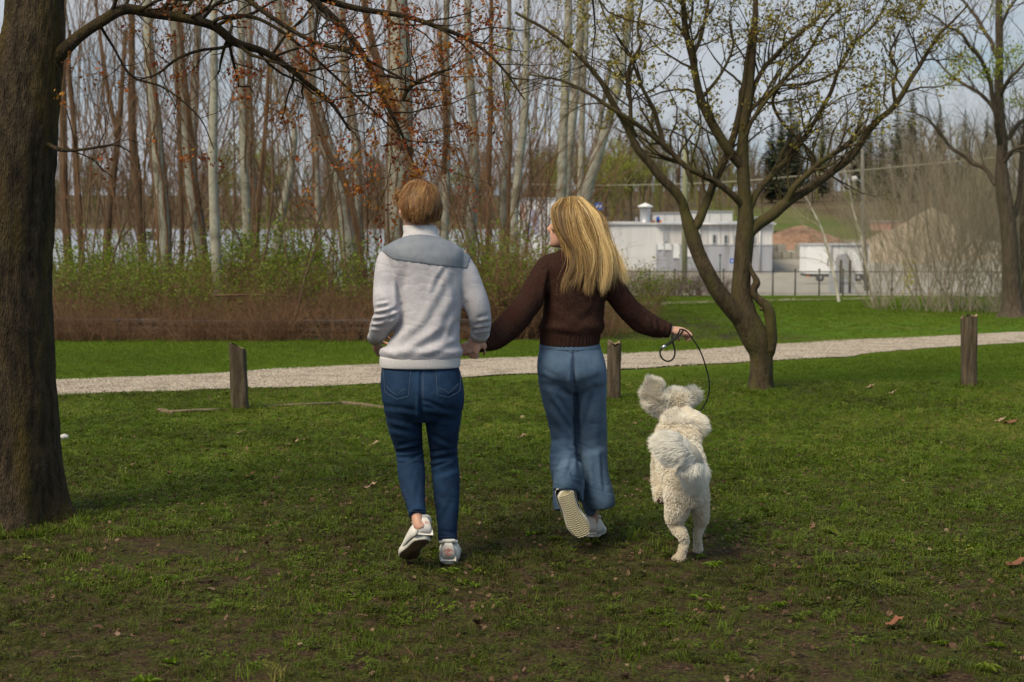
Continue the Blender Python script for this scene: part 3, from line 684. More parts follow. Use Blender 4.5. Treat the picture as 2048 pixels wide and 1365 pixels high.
q = [a2 + (-.15, -.2), b2 + (0, -.25), c2 + (.2, -.25), c2 + (1, 14), a2 + (-1, 14)]
V = [(p[0], p[1], z) for z in (zt + .01, zt + .14) for p in q]; link('roof', mesh_from('roof', V, [(4, 3, 2, 1, 0), (5, 6, 7, 8, 9)] + [(i, (i + 1) % 5, 5 + (i + 1) % 5, 5 + i) for i in range(5)], False), roof_m, shop)
def wall_panel(name, u0, v0, u1, v1, m, parent, Yoff=.06, Yb=None, th=.04, frame=None):
    t = ((u0 + u1) / 2 - 1313) / (1545 - 1313); Y = (110 + (108.5 - 110) * t if Yb is None else Yb) - Yoff
    p0, p1 = W(u0, v1, Y), W(u1, v0, Y); mb = MB(); mb.box(((p0[0] + p1[0]) / 2, Y, (p0[2] + p1[2]) / 2), (p1[0] - p0[0], th, p1[2] - p0[2])); o = link(name, mb.mesh(name), m, parent)
    if frame:
        w_ = .05
        for c, s in ((((p0[0] + p1[0]) / 2, Y - .02, p0[2]), (p1[0] - p0[0] + w_, .06, w_)), (((p0[0] + p1[0]) / 2, Y - .02, p1[2]), (p1[0] - p0[0] + w_, .06, w_)), ((p0[0], Y - .02, (p0[2] + p1[2]) / 2), (w_, .06, p1[2] - p0[2] - w_)), ((p1[0], Y - .02, (p0[2] + p1[2]) / 2), (w_, .06, p1[2] - p0[2] - w_))):
            mb = MB(); mb.box(c, s); link('frame', mb.mesh('frame'), frame, o)
    return o
for u0, v0, u1, v1, m in ((1326.5, 463, 1334, 483, metal_m), (1364.5, 467, 1371, 485, dark_glass), (1425.5, 470, 1432, 487, dark_glass), (1448.5, 471, 1455, 487.5, dark_glass), (1469, 472, 1475, 488, dark_glass), (1504, 473, 1510, 488.5, dark_glass)):
    wall_panel('window', u0, v0, u1, v1, m, shop, .07, frame=roof_m)
for u0, v0, u1, v1, m, nm in ((1315, 487, 1328, 500, white_p, 'poster'), (1330, 487.5, 1343.5, 500.5, white_p, 'poster'), (1346.5, 488, 1359.5, 517, white_p, 'notice_board'), (1372, 497, 1388, 514, white_p, 'notice_board'), (1214, 501, 1239, 514, white_p, 'poster')):
    Yb = 110 + (1313 - (u0 + u1) / 2) / 143 * 6 if u1 < 1313 else None
    o = wall_panel(nm, u0, v0, u1, v1, m, shop, .06 if Yb is None else .30, Yb)
    Yq = (Yb or 110) - (.10 if Yb is None else .34)
    if nm == 'poster':
        wall_panel('print', u0 + 1, v0 + 1.5, u0 + 5.5, v1 - 1.5, red_m, o, 0, Yq, .03); wall_panel('print', u0 + 7, v0 + 3, u1 - 1, v0 + 5, dark_m, o, 0, Yq, .03)
        wall_panel('print', u0 + 7, v0 + 7, u1 - 2, v0 + 8.2, red_m, o, 0, Yq, .03)
    else:
        wall_panel('print', u0 + 2, v0 + 3, u1 - 2, v0 + 6, teal_m, o, 0, Yq, .03)
        for k in range(4): wall_panel('print', u0 + 2.5, v0 + 9 + k * 4, u1 - 3 - (k % 2), v0 + 10 + k * 4, dark_m if k < 3 else red_m, o, 0, Yq, .03)
for i in range(1, 9):
    t = i / 9; p = b2 + (c2 - b2) * t; mb = MB(); mb.box((p[0], p[1] - .015, (zb + zt) / 2), (.05, .05, zt - zb - .1)); link('panel_joint', mb.mesh('panel_joint'), roof_m, shop)
for u in (1400, 1520): t = (u - 1313) / 232; p = b2 + (c2 - b2) * t; v_, f_ = loft([(p[0], p[1] - .12, bz), (p[0], p[1] - .12, zt)], .05, .05, 8); link('downpipe', mesh_from('downpipe', v_, f_), metal_m, shop)
v_, f_ = loft([(b2[0], b2[1] - .32, zt + .05), (c2[0], c2[1] - .32, zt + .05)], .07, .07, 8); link('gutter', mesh_from('gutter', v_, f_), metal_m, shop)
# roof vent with conical cap
vs = empty('roof_vent', W(1290, 450, 111), label='silver round vent stack with a conical cap on the workshop roof', cat='roof vent')
def lathe(name, u, Y, prof, m, parent, k=24):
    C = [(W(u, 450, Y)[0], Y, zat(v, Y)) for v, r in prof]; r = [r_ * PX(Y) for v, r_ in prof]; v_, f_ = loft(C, r, r, k, True); return link(name, mesh_from(name, v_, f_), m, parent)
lathe('stack', 1290.5, 111.5, [(453, 11.5), (444, 11.4), (443, 10.6), (419, 10.4), (418.5, 11), (417.5, 11)], metal_m, vs); lathe('cap', 1290.5, 111.5, [(415.5, 13.5), (414, 15.2), (412.5, 15), (408.5, 6), (407, 2), (406, .8)], white_p, vs)
for du in (-7, 0, 7): lathe('cap_strut', 1290.5 + du, 111.5, [(419, .6), (414, .6)], metal_m, vs, 6)
for u, v0, w_, m, lb, nm in ((1318, 447, 5, orange_m, 'orange box on the workshop roof right of the vent', 'roof_box'), (1306, 448, 4, orange_m, 'small orange unit on the workshop roof beside the vent', 'roof_box'), (1316, 440, 3, blue_m, 'slim bluish pipe unit on the workshop roof', 'roof_pipe'), (1273, 441, 2, metal_m, 'thin grey pipe left of the round roof vent', 'roof_pipe')):
    mb = MB(); p = W(u, v0, 112); z1 = zt + .14; mb.box((p[0], 112, (p[2] + z1) / 2 + .05), (w_ * PX(112) * 2, .4, abs(p[2] - z1) + .2)); mb.box((p[0], 112, p[2] + .17), (w_ * PX(112) * 1.3, .3, .1)); tag(link(nm, mb.mesh(nm), m), lb, nm.replace('_', ' '))
def hut(name, u0, u1, v0, v1, Y, dp, m, label, cat, strip=True, bz_=None):
    p0, p1 = W(u0, v1, Y), W(u1, v0, Y); z0 = p0[2] if bz_ is None else bz_; e = empty(name, ((p0[0] + p1[0]) / 2, Y, z0), label=label, cat=cat); mb = MB(); mb.box(((p0[0] + p1[0]) / 2, Y + dp / 2, (z0 + p1[2]) / 2), (p1[0] - p0[0], dp, p1[2] - z0)); link('wall', mb.mesh('wall'), m, e)
    mb = MB(); mb.box(((p0[0] + p1[0]) / 2, Y + dp / 2, p1[2] + .04), (p1[0] - p0[0] + .2, dp + .2, .08)); link('roof', mb.mesh('roof'), roof_m, e)
    if strip:
        n = max(2, int((p1[0] - p0[0]) / .9))
        for i in range(1, n): mb = MB(); mb.box((p0[0] + (p1[0] - p0[0]) * i / n, Y - .02, (z0 + p1[2]) / 2), (.05, .05, p1[2] - z0 - .1)); link('wall_joint', mb.mesh('wall_joint'), roof_m, e)
    return e
hut('storage_trailer', 1372, 1465, 424, 470, 150, 3, white_p, 'long white storage trailer behind the workshop roof', 'trailer')
hut('storage_trailer', 1310, 1368, 427, 470, 156, 3, white_p, 'white shed roof behind the round roof vent', 'shed')
hut('storage_container', 1506, 1547, 436, 470, 148, 3, mat('pale_grey_steel', (.42, .44, .46), rough=.6), 'pale grey storage container right of the workshop', 'container')
hut('site_office', 1466, 1482, 445, 470, 142, 2, white_p, 'small white cabin just above the workshop roof', 'cabin', False)
pc = hut('pink_container', 1755, 1803, 444, 462, 150, 3, mat('faded_pink_paint', (.55, .28, .24), (.62, .36, .30), 2, rough=.7), 'faded pink container up on the yard beyond the gravel heap', 'container', False)
# white printed building behind the woman
wb = hut('printed_shed', 1036, 1112, 398, 540, 118, 4, white_p, 'white shed with faded printed panels behind the running woman', 'building', True, GZ(2, 118) - .3)
for u0, v0, u1, v1, m in ((1041, 410, 1050, 440, mat('faded_pink_print', (.62, .38, .36), rough=.6)), (1062, 420, 1076, 465, mat('faded_lilac_print', (.38, .36, .48), rough=.6)), (1052, 445, 1062, 470, mat('faded_blue_print', (.28, .32, .50), rough=.6)), (1082, 430, 1098, 470, mat('grey_print', (.40, .40, .42), rough=.6))):
    wall_panel('print', u0, v0, u1, v1, m, wb, .1, 118)
def post_sign(name, u, Y, v0, v1, bu, bv0, bv1, pm, bm__, label, w_=.05):
    p = wpt(u, Y); e = empty(name, p, label=label, cat='sign'); v_, f_ = loft([p - (0, 0, .2), (p[0], Y, zat(v0, Y))], w_, w_, 8); link('post', mesh_from('post', v_, f_), pm, e)
    p0, p1 = W(bu[0], bv1, Y - .08), W(bu[1], bv0, Y - .08); mb = MB(); mb.box(((p0[0] + p1[0]) / 2, Y - .08, (p0[2] + p1[2]) / 2), (p1[0] - p0[0], .04, p1[2] - p0[2])); o = link('board', mb.mesh('board'), bm__, e)
    for k in range(4): wall_panel('print', bu[0] + (bu[1] - bu[0]) * (.12 + .2 * k), bv0 + (bv1 - bv0) * .3, bu[0] + (bu[1] - bu[0]) * (.24 + .2 * k), bv1 - (bv1 - bv0) * .3, white_p, o, .11, Y, .02)
    return e
post_sign('blue_sign', 1472, 100, 516, 560, (1460, 1484), 517.5, 527, dark_m, blue_m, 'small blue sign on a post at the foot of the grey wall')
post_sign('blue_sign', 1198, 104, 404, 560, (1190, 1205), 406, 420, dark_m, blue_m, 'blue sign rising just right of the woman, above the shed')
e = empty('thin_post', wpt(1441, 98), label='thin dark green post standing in front of the grey wall', cat='post'); p = wpt(1441, 98); v_, f_ = loft([p, (p[0], 98, zat(512, 98))], .035, .035, 8); link('post', mesh_from('post', v_, f_), mat('dark_green_paint', (.03, .07, .05), rough=.6), e); v_, f_ = loft([(p[0], 98, zat(512, 98)), (p[0], 98, zat(509, 98))], .07, .07, 8); link('post_cap', mesh_from('post_cap', v_, f_), dark_m, e)
# heaps
def heap(name, uc, Y, w_, d_, v_top, m, label, seed, k=50, pw=1.3):
    x0 = W(uc, 450, Y)[0]; base = GZ(x0, Y) - .4; H_ = zat(v_top, Y) - base; xs_ = np.linspace(-1.1, 1.1, k); X, Z = np.meshgrid(xs_, xs_); r = np.sqrt(X ** 2 + Z ** 2)
    P = np.stack([X.ravel() * w_ + x0, Z.ravel() * d_ + Y, 0 * X.ravel()], -1); n = fbm(P, 1.1, 4, seed).reshape(X.shape)
    H = H_ * np.clip(1 - (r + .10 * n) ** pw, 0, 1) + n * .30 * (r < 1); P[:, 2] = base + H.ravel()
    i, j = np.meshgrid(np.arange(k - 1), np.arange(k - 1), indexing='ij'); a = i * k + j; return tag(link(name, mesh_from(name, P, np.stack([a, a + 1, a + k + 1, a + k], -1).reshape(-1, 4)), m), label, 'heap')
heap('soil_heap', 1600, 132, 5.2, 4.5, 452, mat('brown_wood_chips', (.20, .115, .075), (.30, .19, .13), 2.5, rough=.95, bump=.15, bscale=5, c3=(.13, .08, .055), s3=.8), 'brown heap of soil and wood chips behind concrete blocks', 4, 60)
heap('gravel_heap', 1862, 124, 6.6, 6, 414, mat('tan_gravel_heap', (.33, .27, .20), (.42, .35, .27), 2.0, rough=.95, bump=.12, bscale=6, c3=(.28, .22, .16), s3=.6), 'tall tan gravel heap behind the grey thicket', 9, 60, 1.0)
heap('gravel_heap', 1775, 121, 4.6, 5, 458, bpy.data.materials['tan_gravel_heap'], 'lower tan gravel heap left of the tall one', 19, 50, 1.0)
heap('soil_heap', 1680, 138, 4.2, 3, 482, mat('brown_soil', (.17, .11, .075), (.24, .16, .11), 2.5, rough=.95, bump=.1, bscale=6), 'low brown soil mound right of the wood chip heap', 14, 40)
rs = random.Random(4); bl = None
for row in range(2):
    for i in range(6):
        u = 1507 + i * 19 + row * 8; 
        if row == 1 and i in (0, 3): continue
        Y = 120; s = 17.5 * PX(Y); p = W(u + 8, 530, Y); h = .52
        if bl is None:
            mb = MB(); mb.box((0, 0, h / 2), (s, .6, h - .02)); mb.box((0, 0, h + .02), (.14, .14, .07)); bl = mb.mesh('concrete_block'); bl.materials.append(conc)
        o = bpy.data.objects.new('concrete_block', bl); COL.objects.link(o); o.location = (p[0], Y, GZ(p[0], Y) + row * .54); o.rotation_euler = (0, 0, rs.uniform(-.06, .06))
        tag(o, '%s concrete block from the left in the %s row below the wood chip heap' % (ORD[i], 'upper' if row else 'lower'), 'concrete block', 'stacked concrete blocks holding back the heap')
# white box trailer
Yt = 95; tr_ = empty('box_trailer', W(1676, 565, Yt), label='white box trailer parked in the yard behind the wire fence', cat='trailer')
def tbox(nm, u0, v0, u1, v1, dp, m, par, yo=0.):
    p0, p1 = W(u0, v1, Yt + yo), W(u1, v0, Yt + yo); mb = MB(); mb.box(((p0[0] + p1[0]) / 2, Yt + yo + dp / 2, (p0[2] + p1[2]) / 2), (p1[0] - p0[0], dp, p1[2] - p0[2])); return link(nm, mb.mesh(nm), m, par)
tbox('front_panel', 1613, 492, 1661, 548, 2.3, mat('bright_white_panel', (.80, .81, .83), rough=.5), tr_); tbox('side_panel', 1662, 493, 1739, 548, 2.3, white_p, tr_, .05)
tbox('roof_rail', 1612, 488.5, 1740, 491.8, 2.4, roof_m, tr_, -.03); tbox('chassis', 1614, 549, 1738, 554, 2.2, dark_m, tr_, .05); tbox('corner_post', 1660, 492, 1662.5, 548, .08, roof_m, tr_, -.09); tbox('door_handle', 1655, 518, 1656.5, 532, .04, dark_m, tr_, -.06)
for u, v in ((1640, 556), (1716, 556), (1732, 556)):
    c = W(u, v, Yt + .1); v_, f_ = loft([c + (0, -.1, 0), c + (0, .2, 0)], .22, .22, 20, lat0=(1, 0, 0)); wh = link('wheel', mesh_from('wheel', v_, f_), dark_m, tr_); v_, f_ = loft([c + (0, -.12, 0), c + (0, .0, 0)], .10, .10, 16, lat0=(1, 0, 0)); link('rim', mesh_from('rim', v_, f_), metal_m, wh)
tbox('tail_light', 1614, 552, 1618, 555, .1, orange_m, tr_, -.1)
# electrical cabinet with domed top, dark bollards
Yc = 66; p = wpt(1695, Yc); cb = empty('utility_cabinet', p, label='grey round-topped utility cabinet between dark bollards', cat='cabinet'); gcab = mat('grey_cabinet_paint', (.36, .37, .39), (.30, .31, .33), 3, rough=.6)
def arch(nm, u0, u1, v0, dp, yo=0.):
    a, b = W(u0, 0, Yc)[0], W(u1, 0, Yc)[0]; zt_ = zat(v0, Yc); r = (b - a) / 2; pts = [(a, p[2])] + [((a + b) / 2 - r * math.cos(t), zt_ - r * .8 + r * .8 * math.sin(t)) for t in np.linspace(0, PI, 14)] + [(b, p[2])]
    n = len(pts); V = [(x, Yc + yo, z) for x, z in pts] + [(x, Yc + yo + dp, z) for x, z in pts]; link(nm, mesh_from(nm, V, [tuple(range(n)), tuple(range(n, 2 * n))[::-1]] + [(i, n + i, n + (i + 1) % n, (i + 1) % n) for i in range(n)], False), gcab, cb)
arch('body', 1684, 1709, 508, .5); arch('side_box', 1670, 1683, 541, .45); arch('side_box', 1710, 1719, 541, .45)
mb = MB(); mb.box((W(1696, 0, Yc)[0], Yc - .03, zat(545, Yc)), (.36, .03, .8)); link('door', mb.mesh('door'), gcab, cb)
for i, u in enumerate((1683, 1701.5)):
    Yb = 64; q = wpt(u, Yb); e = empty('bollard', q, label='dark brown bollard %s of the grey utility cabinet' % ('left' if i == 0 else 'right'), cat='bollard', group='bollards by the utility cabinet'); v_, f_ = loft([q, (q[0], Yb, zat(522, Yb)), (q[0], Yb, zat(520, Yb))], [.055, .052, .04], [.055, .052, .04], 10); link('post', mesh_from('post', v_, f_), mat('dark_bollard', (.07, .06, .05), rough=.8), e); v_, f_ = loft([(q[0], Yb, zat(526, Yb)), (q[0], Yb, zat(524, Yb))], .062, .062, 10); link('band', mesh_from('band', v_, f_), dark_m, e)
# utility pole and its cable, street lamp
q = wpt(1370, 92); up = empty('utility_pole', q, label='greenish wooden utility pole in front of the workshop', cat='utility pole'); v_, f_ = loft([q - (0, 0, .3), (q[0] - .02, 92, zat(430, 92)), (q[0] - .03, 92, zat(285, 92))], [.17, .15, .12], [.17, .15, .12], 14); link('pole', mesh_from('pole', v_, f_), wood_pole, up); v_, f_ = loft([(q[0] - .25, 91.85, zat(330, 92)), (q[0] + .25, 91.85, zat(330, 92))], .04, .04, 8); link('bracket', mesh_from('bracket', v_, f_), dark_m, up)
wire = [W(u, v, Y) for u, v, Y in ((900, 366, 94), (1180, 371, 93), (1370, 368, 92), (1500, 361, 90), (1700, 343, 88), (1900, 324, 86), (2150, 300, 84), (2500, 265, 80))]; wp = smoothpath(wire, 10); v_, f_ = loft(wp, .026, .026, 6); tag(link('overhead_cable', mesh_from('overhead_cable', v_, f_), mat('pale_cable', (.30, .29, .22), rough=.7)), 'pale overhead cable sagging across the yard from the wooden pole', 'cable')
Yl = 70; q = wpt(1735, Yl); sl = empty('street_lamp', q, label='tall grey lamp post with a curved arm and white head', cat='street lamp'); gp = mat('grey_pole_paint', (.13, .125, .12), (.19, .18, .16), 2, rough=.7)
v_, f_ = loft([q, (W(1733, 0, Yl)[0], Yl, zat(430, Yl)), (W(1727, 0, Yl)[0], Yl, zat(200, Yl))], [.10, .085, .055], [.10, .085, .055], 12); link('pole', mesh_from('pole', v_, f_), gp, sl)
arm = smoothpath([W(1729, 384, Yl - .05), W(1726, 372, Yl - .2), W(1720, 362, Yl - .4), W(1712, 358, Yl - .5)], 5); v_, f_ = loft(arm, .032, .032, 8); link('arm', mesh_from('arm', v_, f_), metal_m, sl)
v_, f_ = loft([W(1715, 357.5, Yl - .5), W(1711, 357, Yl - .5), W(1706, 358, Yl - .5), W(1703.5, 359.5, Yl - .5)], [.04, .10, .10, .04], [.03, .055, .05, .02], 12); lh = link('lamp_head', mesh_from('lamp_head', v_, f_), white_p, sl); v_, f_ = loft([W(1709, 360.2, Yl - .5), W(1705, 361, Yl - .5)], .06, .03, 10); link('lens', mesh_from('lens', v_, f_), mat('lamp_lens', (.6, .62, .62), rough=.2), lh)
# wire fence: posts, rails, woven wires
fe = empty('wire_fence', wpt(1500, 59), label='low chain link fence with dark posts along the yard edge', cat='fence'); Yf0, Yf1 = 60.0, 58.5; ff = lambda u: Yf0 + (Yf1 - Yf0) * (u - 1250) / 800; ztf = lambda u: GZ(5, ff(u)) + .88
for u in [1250, 1300, 1350, 1400, 1448, 1500, 1547, 1592, 1640, 1688, 1737, 1786, 1835, 1884, 1935, 1985, 2036, 2090]:
    q = wpt(u, ff(u)); v_, f_ = loft([q - (0, 0, .1), (q[0], q[1], q[2] + .92)], .028, .028, 8); pp = link('post', mesh_from('post', v_, f_), dark_m, fe); v_, f_ = ball((q[0], q[1], q[2] + .93), .04, 8); link('post_cap', mesh_from('post_cap', v_, f_), dark_m, pp)
us = np.linspace(1250, 2090, 30)
for dz, r_ in ((.86, .018), (.08, .008)):
    v_, f_ = loft([wpt(u, ff(u)) + (0, 0, dz) for u in us], r_, r_, 6); link('rail', mesh_from('rail', v_, f_), dark_m, fe)
T = Tubes()
for u in np.arange(1250, 2090, 2.6):
    for sgn in (-1, 1):
        a = wpt(u, ff(u)) + (0, -.02 * sgn, .05); b = wpt(u + sgn * 46, ff(u + sgn * 46)) + (0, -.02 * sgn, .85); T.add([a, b], .0016, 3)
o = link('wire_mesh', T.mesh('wire_mesh'), metal_m, fe); o['kind'] = 'stuff'
# orange marker on the grass
p = G(1503, 598); p[2] = GZ(p[0], p[1]); e = empty('traffic_cone', p, label='small orange cone lying low beside the thin far path', cat='traffic cone'); v_, f_ = loft([p + (0, 0, .03), p + (0, 0, .2), p + (0, 0, .24)], [.085, .03, .02], [.085, .03, .02], 12); link('cone', mesh_from('cone', v_, f_), orange_m, e); mb = MB(); mb.box(p + (0, 0, .015), (.26, .26, .03)); link('base', mb.mesh('base'), orange_m, e); v_, f_ = loft([p + (0, 0, .11), p + (0, 0, .15)], [.062, .05], [.062, .05], 12); link('white_band', mesh_from('white_band', v_, f_), white_p, e)
# guard rail under the shrubs
steel = mat('weathered_guard_rail', (.045, .038, .036), (.10, .085, .08), 3, rough=.5, metal=.3, c3=(.06, .05, .045), s3=1.5)
Yg = 24.3; gr = empty('guard_rail', (W(400, 0, Yg)[0], Yg, GZ(-4, Yg)), label='dark steel guard rail half hidden under the roadside shrubs', cat='guard rail')
x0, x1 = W(-150, 0, Yg)[0], W(1010, 0, Yg)[0]; prof = [(0, .0), (-.03, .02), (-.03, .06), (.01, .085), (.01, .115), (-.03, .14), (-.03, .18), (0, .20), (.012, .20), (.012, 0)]
nseg = 5
for i in range(nseg):
    a, b = x0 + (x1 - x0) * i / nseg, x0 + (x1 - x0) * (i + 1) / nseg - .02; zb_ = GZ(a, Yg) + .11 + .012 * math.sin(i * 2); n = len(prof)
    V = [(a, Yg + y * 1.2, zb_ + z) for y, z in prof] + [(b, Yg + y * 1.2, zb_ + .008 * math.sin(i * 3) + z) for y, z in prof]; link('rail', mesh_from('rail', V, [(j, (j + 1) % n, n + (j + 1) % n, n + j) for j in range(n)] + [tuple(range(n))[::-1], tuple(range(n, 2 * n))], False), steel, gr)
for u in (115, 232, 400, 560, 720, 880): q = wpt(u, Yg + .1); mb = MB(); mb.box((q[0], q[1] + .03, q[2] + .12), (.11, .11, .40)); link('post', mb.mesh('post'), dark_m, gr)
# wooden posts
oldwood = mat('weathered_post_wood', (.060, .042, .026), (.15, .115, .078), 5, rough=.95, stretch=(7, 7, .7), bump=.012, bscale=22, c3=(.06, .045, .03), s3=1.3, detail=8); endgrain = mat('cut_wood_top', (.34, .26, .17), (.18, .12, .075), 22, rough=.9, bump=.01, bscale=60)
def post(u, vb, vt, wpx, tilt, label, seed, bevel=0., rough_top=.02):
    Y = G(u, vb)[1]; q = wpt(u, Y); q = np.array([W(u, vb, Y)[0], Y, GZ(0, Y)]); h = zat(vt, Y) - q[2]; w_ = wpx * PX(Y) / 2; e = empty('wooden_post', q, label=label, cat='post', group='weathered wooden posts along the path'); rnd = np.random.default_rng(seed); k, n = 28, 26; V = []
    for i in range(n):
        t = i / (n - 1)
        for j in range(k):
            a = j / k * 2 * PI; c, s = math.cos(a), math.sin(a); x = np.sign(c) * abs(c) ** .45 * w_; y = np.sign(s) * abs(s) ** .45 * w_; V.append([x, y, t * h])
    V = np.array(V); g = vn(V * (1, 1, .12), 40, seed) * .0045 + fbm(V, 9, 2, seed + 1) * .006; rr = nrm(V * (1, 1, 0)); V += rr * g[:, None]; tt = V[:, 2] / h; V[:, 0] += tilt * tt * h
    top = tt > .93; V[top, 2] += (-bevel * (V[top, 0] - tilt * h) / w_ * .5 - bevel * V[top, 1] / w_ * .4) * ((tt[top] - .93) / .07) + vn(V[top], 45, seed) * rough_top * ((tt[top] - .93) / .07)
    Fc = [(i * k + j, i * k + (j + 1) % k, (i + 1) * k + (j + 1) % k, (i + 1) * k + j) for i in range(n - 1) for j in range(k)]
    link('shaft', mesh_from('shaft', V + q - (0, 0, .02), Fc), oldwood, e)
    R_ = V[-k:]; c = R_.mean(0); V2 = [c - (0, 0, .004)]; m2 = 4
    for m_ in range(1, m2 + 1): V2 += list(c + (R_ - c) * m_ / m2 * .995)
    V2 = np.array(V2); V2[1:, 2] += vn(V2[1:], 60, seed + 5) * rough_top * .7; V2[:, 2] += .002
    Fc = [(0, 1 + j, 1 + (j + 1) % k) for j in range(k)] + [(1 + (m_ - 1) * k + j, 1 + m_ * k + j, 1 + m_ * k + (j + 1) % k, 1 + (m_ - 1) * k + (j + 1) % k) for m_ in range(1, m2) for j in range(k)]
    link('broken_top', mesh_from('broken_top', V2 + q - (0, 0, .02), Fc, False), endgrain, e)
post(481, 823, 690, 33, -.035, 'leaning wooden post with pale splintered slanting top left of the man', 3, .05, .02)
post(1228, 801, 684, 27, .0, 'wooden post with crumbling top right behind the woman', 6, .02, .045)
post(1938, 776, 632, 29, -.02, 'tall dark wooden post with notched top near the right edge', 8, .0, .06)
# pale edging timbers let into the grass
tim = mat('pale_edging_timber', (.20, .16, .10), (.10, .075, .05), 6, rough=.9, stretch=(1, 8, 8))
for (u0, v0, u1, v1, lb) in ((322, 829, 470, 824, 'pale edging timber in the grass left of the leaning post'), (500, 820, 682, 811, 'pale edging timber in the grass right of the leaning post'), (684, 811, 772, 822, 'short pale edging timber bending away beside the man'), (317, 826, 345, 832, 'stub of pale timber at the far left end of the edging')):
    a, b = G(u0, v0), G(u1, v1); a[2] = GZ(0, a[1]) + .018; b[2] = GZ(0, b[1]) + .018; v_, f_ = loft([a, (a + b) / 2 + (0, .01, .004), b], .012, .020, 8, p=5); tag(link('edging_timber', mesh_from('edging_timber', v_, f_), tim), lb, 'timber', 'edging timbers let into the grass')
# stone and single fallen leaves
p = G(130, 880); rng_s = np.random.default_rng(2); v_, f_ = ball(p + (0, 0, .02), (.035, .03, .025), 12); v_ = v_ + (vn(v_, 30, 2) * .006)[:, None]; tag(link('white_stone', mesh_from('white_stone', v_, f_), mat('white_stone', (.55, .55, .56), (.4, .4, .4), 20, rough=.9)), 'small whitish stone in the grass beside the big trunk', 'stone')
leafm = [mat('rust_leaf', (.22, .09, .045), (.14, .06, .035), 30, rough=.7), mat('tan_leaf', (.36, .25, .16), (.26, .17, .11), 30, rough=.7), mat('dark_leaf', (.08, .045, .03), (.13, .08, .05), 30, rough=.7)]
for u, v, sz, mi, lb in ((2038, 1134, .06, 0, 'large rusty fallen leaf at the right edge of the photo'), (1788, 1257, .04, 0, 'curled rust-brown fallen leaf on the lower right grass'), (2022, 851, .07, 0, 'rust-brown fallen leaf below the tall right post'), (2000, 848, .05, 1, 'tan fallen leaf beside the rusty one right of the tall post'), (1043, 881, .05, 1, 'tan fallen leaf between the man and the woman'), (483, 871, .05, 1, 'pale dry leaf below the leaning post'), (585, 896, .05, 1, 'pale dry leaf right below the edging timber'), (748, 896, .05, 1, 'pale dry leaf left of the man\'s knee'), (555, 848, .035, 2, 'dark fallen leaf under the right edging timber'), (1785, 792, .04, 1, 'small whitish leaf in the lawn left of the tall post'), (1739, 780, .05, 1, 'pale dry leaf in the lawn right of the multi-stem tree'), (740, 985, .05, 1, 'pale leaf left of the man\'s calves'), (500, 960, .04, 0, 'reddish leaf on the worn ground left of the man')):
    p = G(u, v); p[2] = float(gtop(p[0], p[1])[0]) + .02; r0 = np.random.default_rng(int(u)); k = 15; V = [p + (0, 0, .008)]
    for t in range(k):
        a = t / k * 2 * PI; r = sz * (.62 + .38 * abs(math.cos(2.5 * a))) * r0.uniform(.8, 1.1); V.append(p + (r * math.cos(a), r * .8 * math.sin(a), .012 + .35 * sz * r0.uniform() * (t % 3 == 0) + .018 * math.cos(a)))
    st_ = p + (-sz * 1.3, 0, .01); n = len(V); V += [st_, st_ + (0, .003, 0), p + (0, 0, .01)]
    tag(link('fallen_leaf', mesh_from('fallen_leaf', V, [(0, t + 1, (t + 1) % k + 1) for t in range(k)] + [(n, n + 1, n + 2)], False), leafm[mi]), lb, 'leaf')
# ================================================================ trees and shrubs
bark_dark = mat('dark_mossy_bark', (.028, .020, .012), (.088, .062, .036), 9, rough=.95, stretch=(3.2, 3.2, .7), bump=.045, bscale=44, c3=(.095, .066, .018), s3=2.2, detail=10, lo=.38, hi=.62)
bark_mid = mat('brown_green_bark', (.036, .026, .014), (.088, .064, .036), 9, rough=.95, stretch=(2.5, 2.5, .7), bump=.012, bscale=34, c3=(.075, .065, .020), s3=1.8, detail=10)
bark_brown = mat('brown_bark', (.090, .052, .030), (.170, .108, .066), 7, rough=.95, stretch=(2.5, 2.5, .6), bump=.012, bscale=30, c3=(.09, .065, .045), s3=1.2, detail=8)
bark_pale = mat('pale_poplar_bark', (.30, .29, .235), (.44, .43, .36), 4, rough=.9, stretch=(1.2, 1.2, 2.2), bump=.006, bscale=26, c3=(.17, .15, .11), s3=2.0, detail=8)
bark_paleg = mat('pale_grey_bark', (.26, .255, .215), (.37, .36, .31), 4, rough=.9, stretch=(1.2, 1.2, 2.2), bump=.006, bscale=26, c3=(.15, .13, .10), s3=1.6, detail=8)
twig_m = mat('twig', (.105, .066, .038), (.18, .120, .074), 3, rough=.9)
twig_red = mat('reddish_twig', (.135, .070, .036), (.23, .135, .078), 2, rough=.9)
twig_tan = mat('grey_tan_twig', (.22, .185, .135), (.35, .305, .23), 2, rough=.9)
bud_red = mat('red_orange_buds', (0, 0, 0), tint=[(.11, .016, .010), (.25, .055, .014), (.38, .14, .02), (.36, .21, .03)], rough=.6, transl=.3)
bud_olive = mat('olive_young_leaves', (0, 0, 0), tint=[(.12, .06, .018), (.20, .15, .025), (.30, .26, .045), (.38, .36, .09)], rough=.6, transl=.35)
leaf_green = mat('fresh_green_leaves', (0, 0, 0), tint=[(.050, .055, .010), (.090, .130, .010), (.16, .23, .018), (.25, .29, .04)], rough=.6, transl=.35)
leaf_lime = mat('lime_leaves', (0, 0, 0), tint=[(.12, .15, .015), (.22, .27, .02), (.34, .38, .04), (.40, .42, .10)], rough=.6, transl=.4)
conif = mat('conifer_needles', (0, 0, 0), tint=[(.010, .020, .009), (.022, .036, .016), (.040, .055, .024), (.07, .075, .035)], rough=.8)
def perp(d, rng, ang):
    a = rng.normal(size=3); a -= d * (a @ d); a = nrm(a); return nrm(d * math.cos(ang) + a * math.sin(ang))
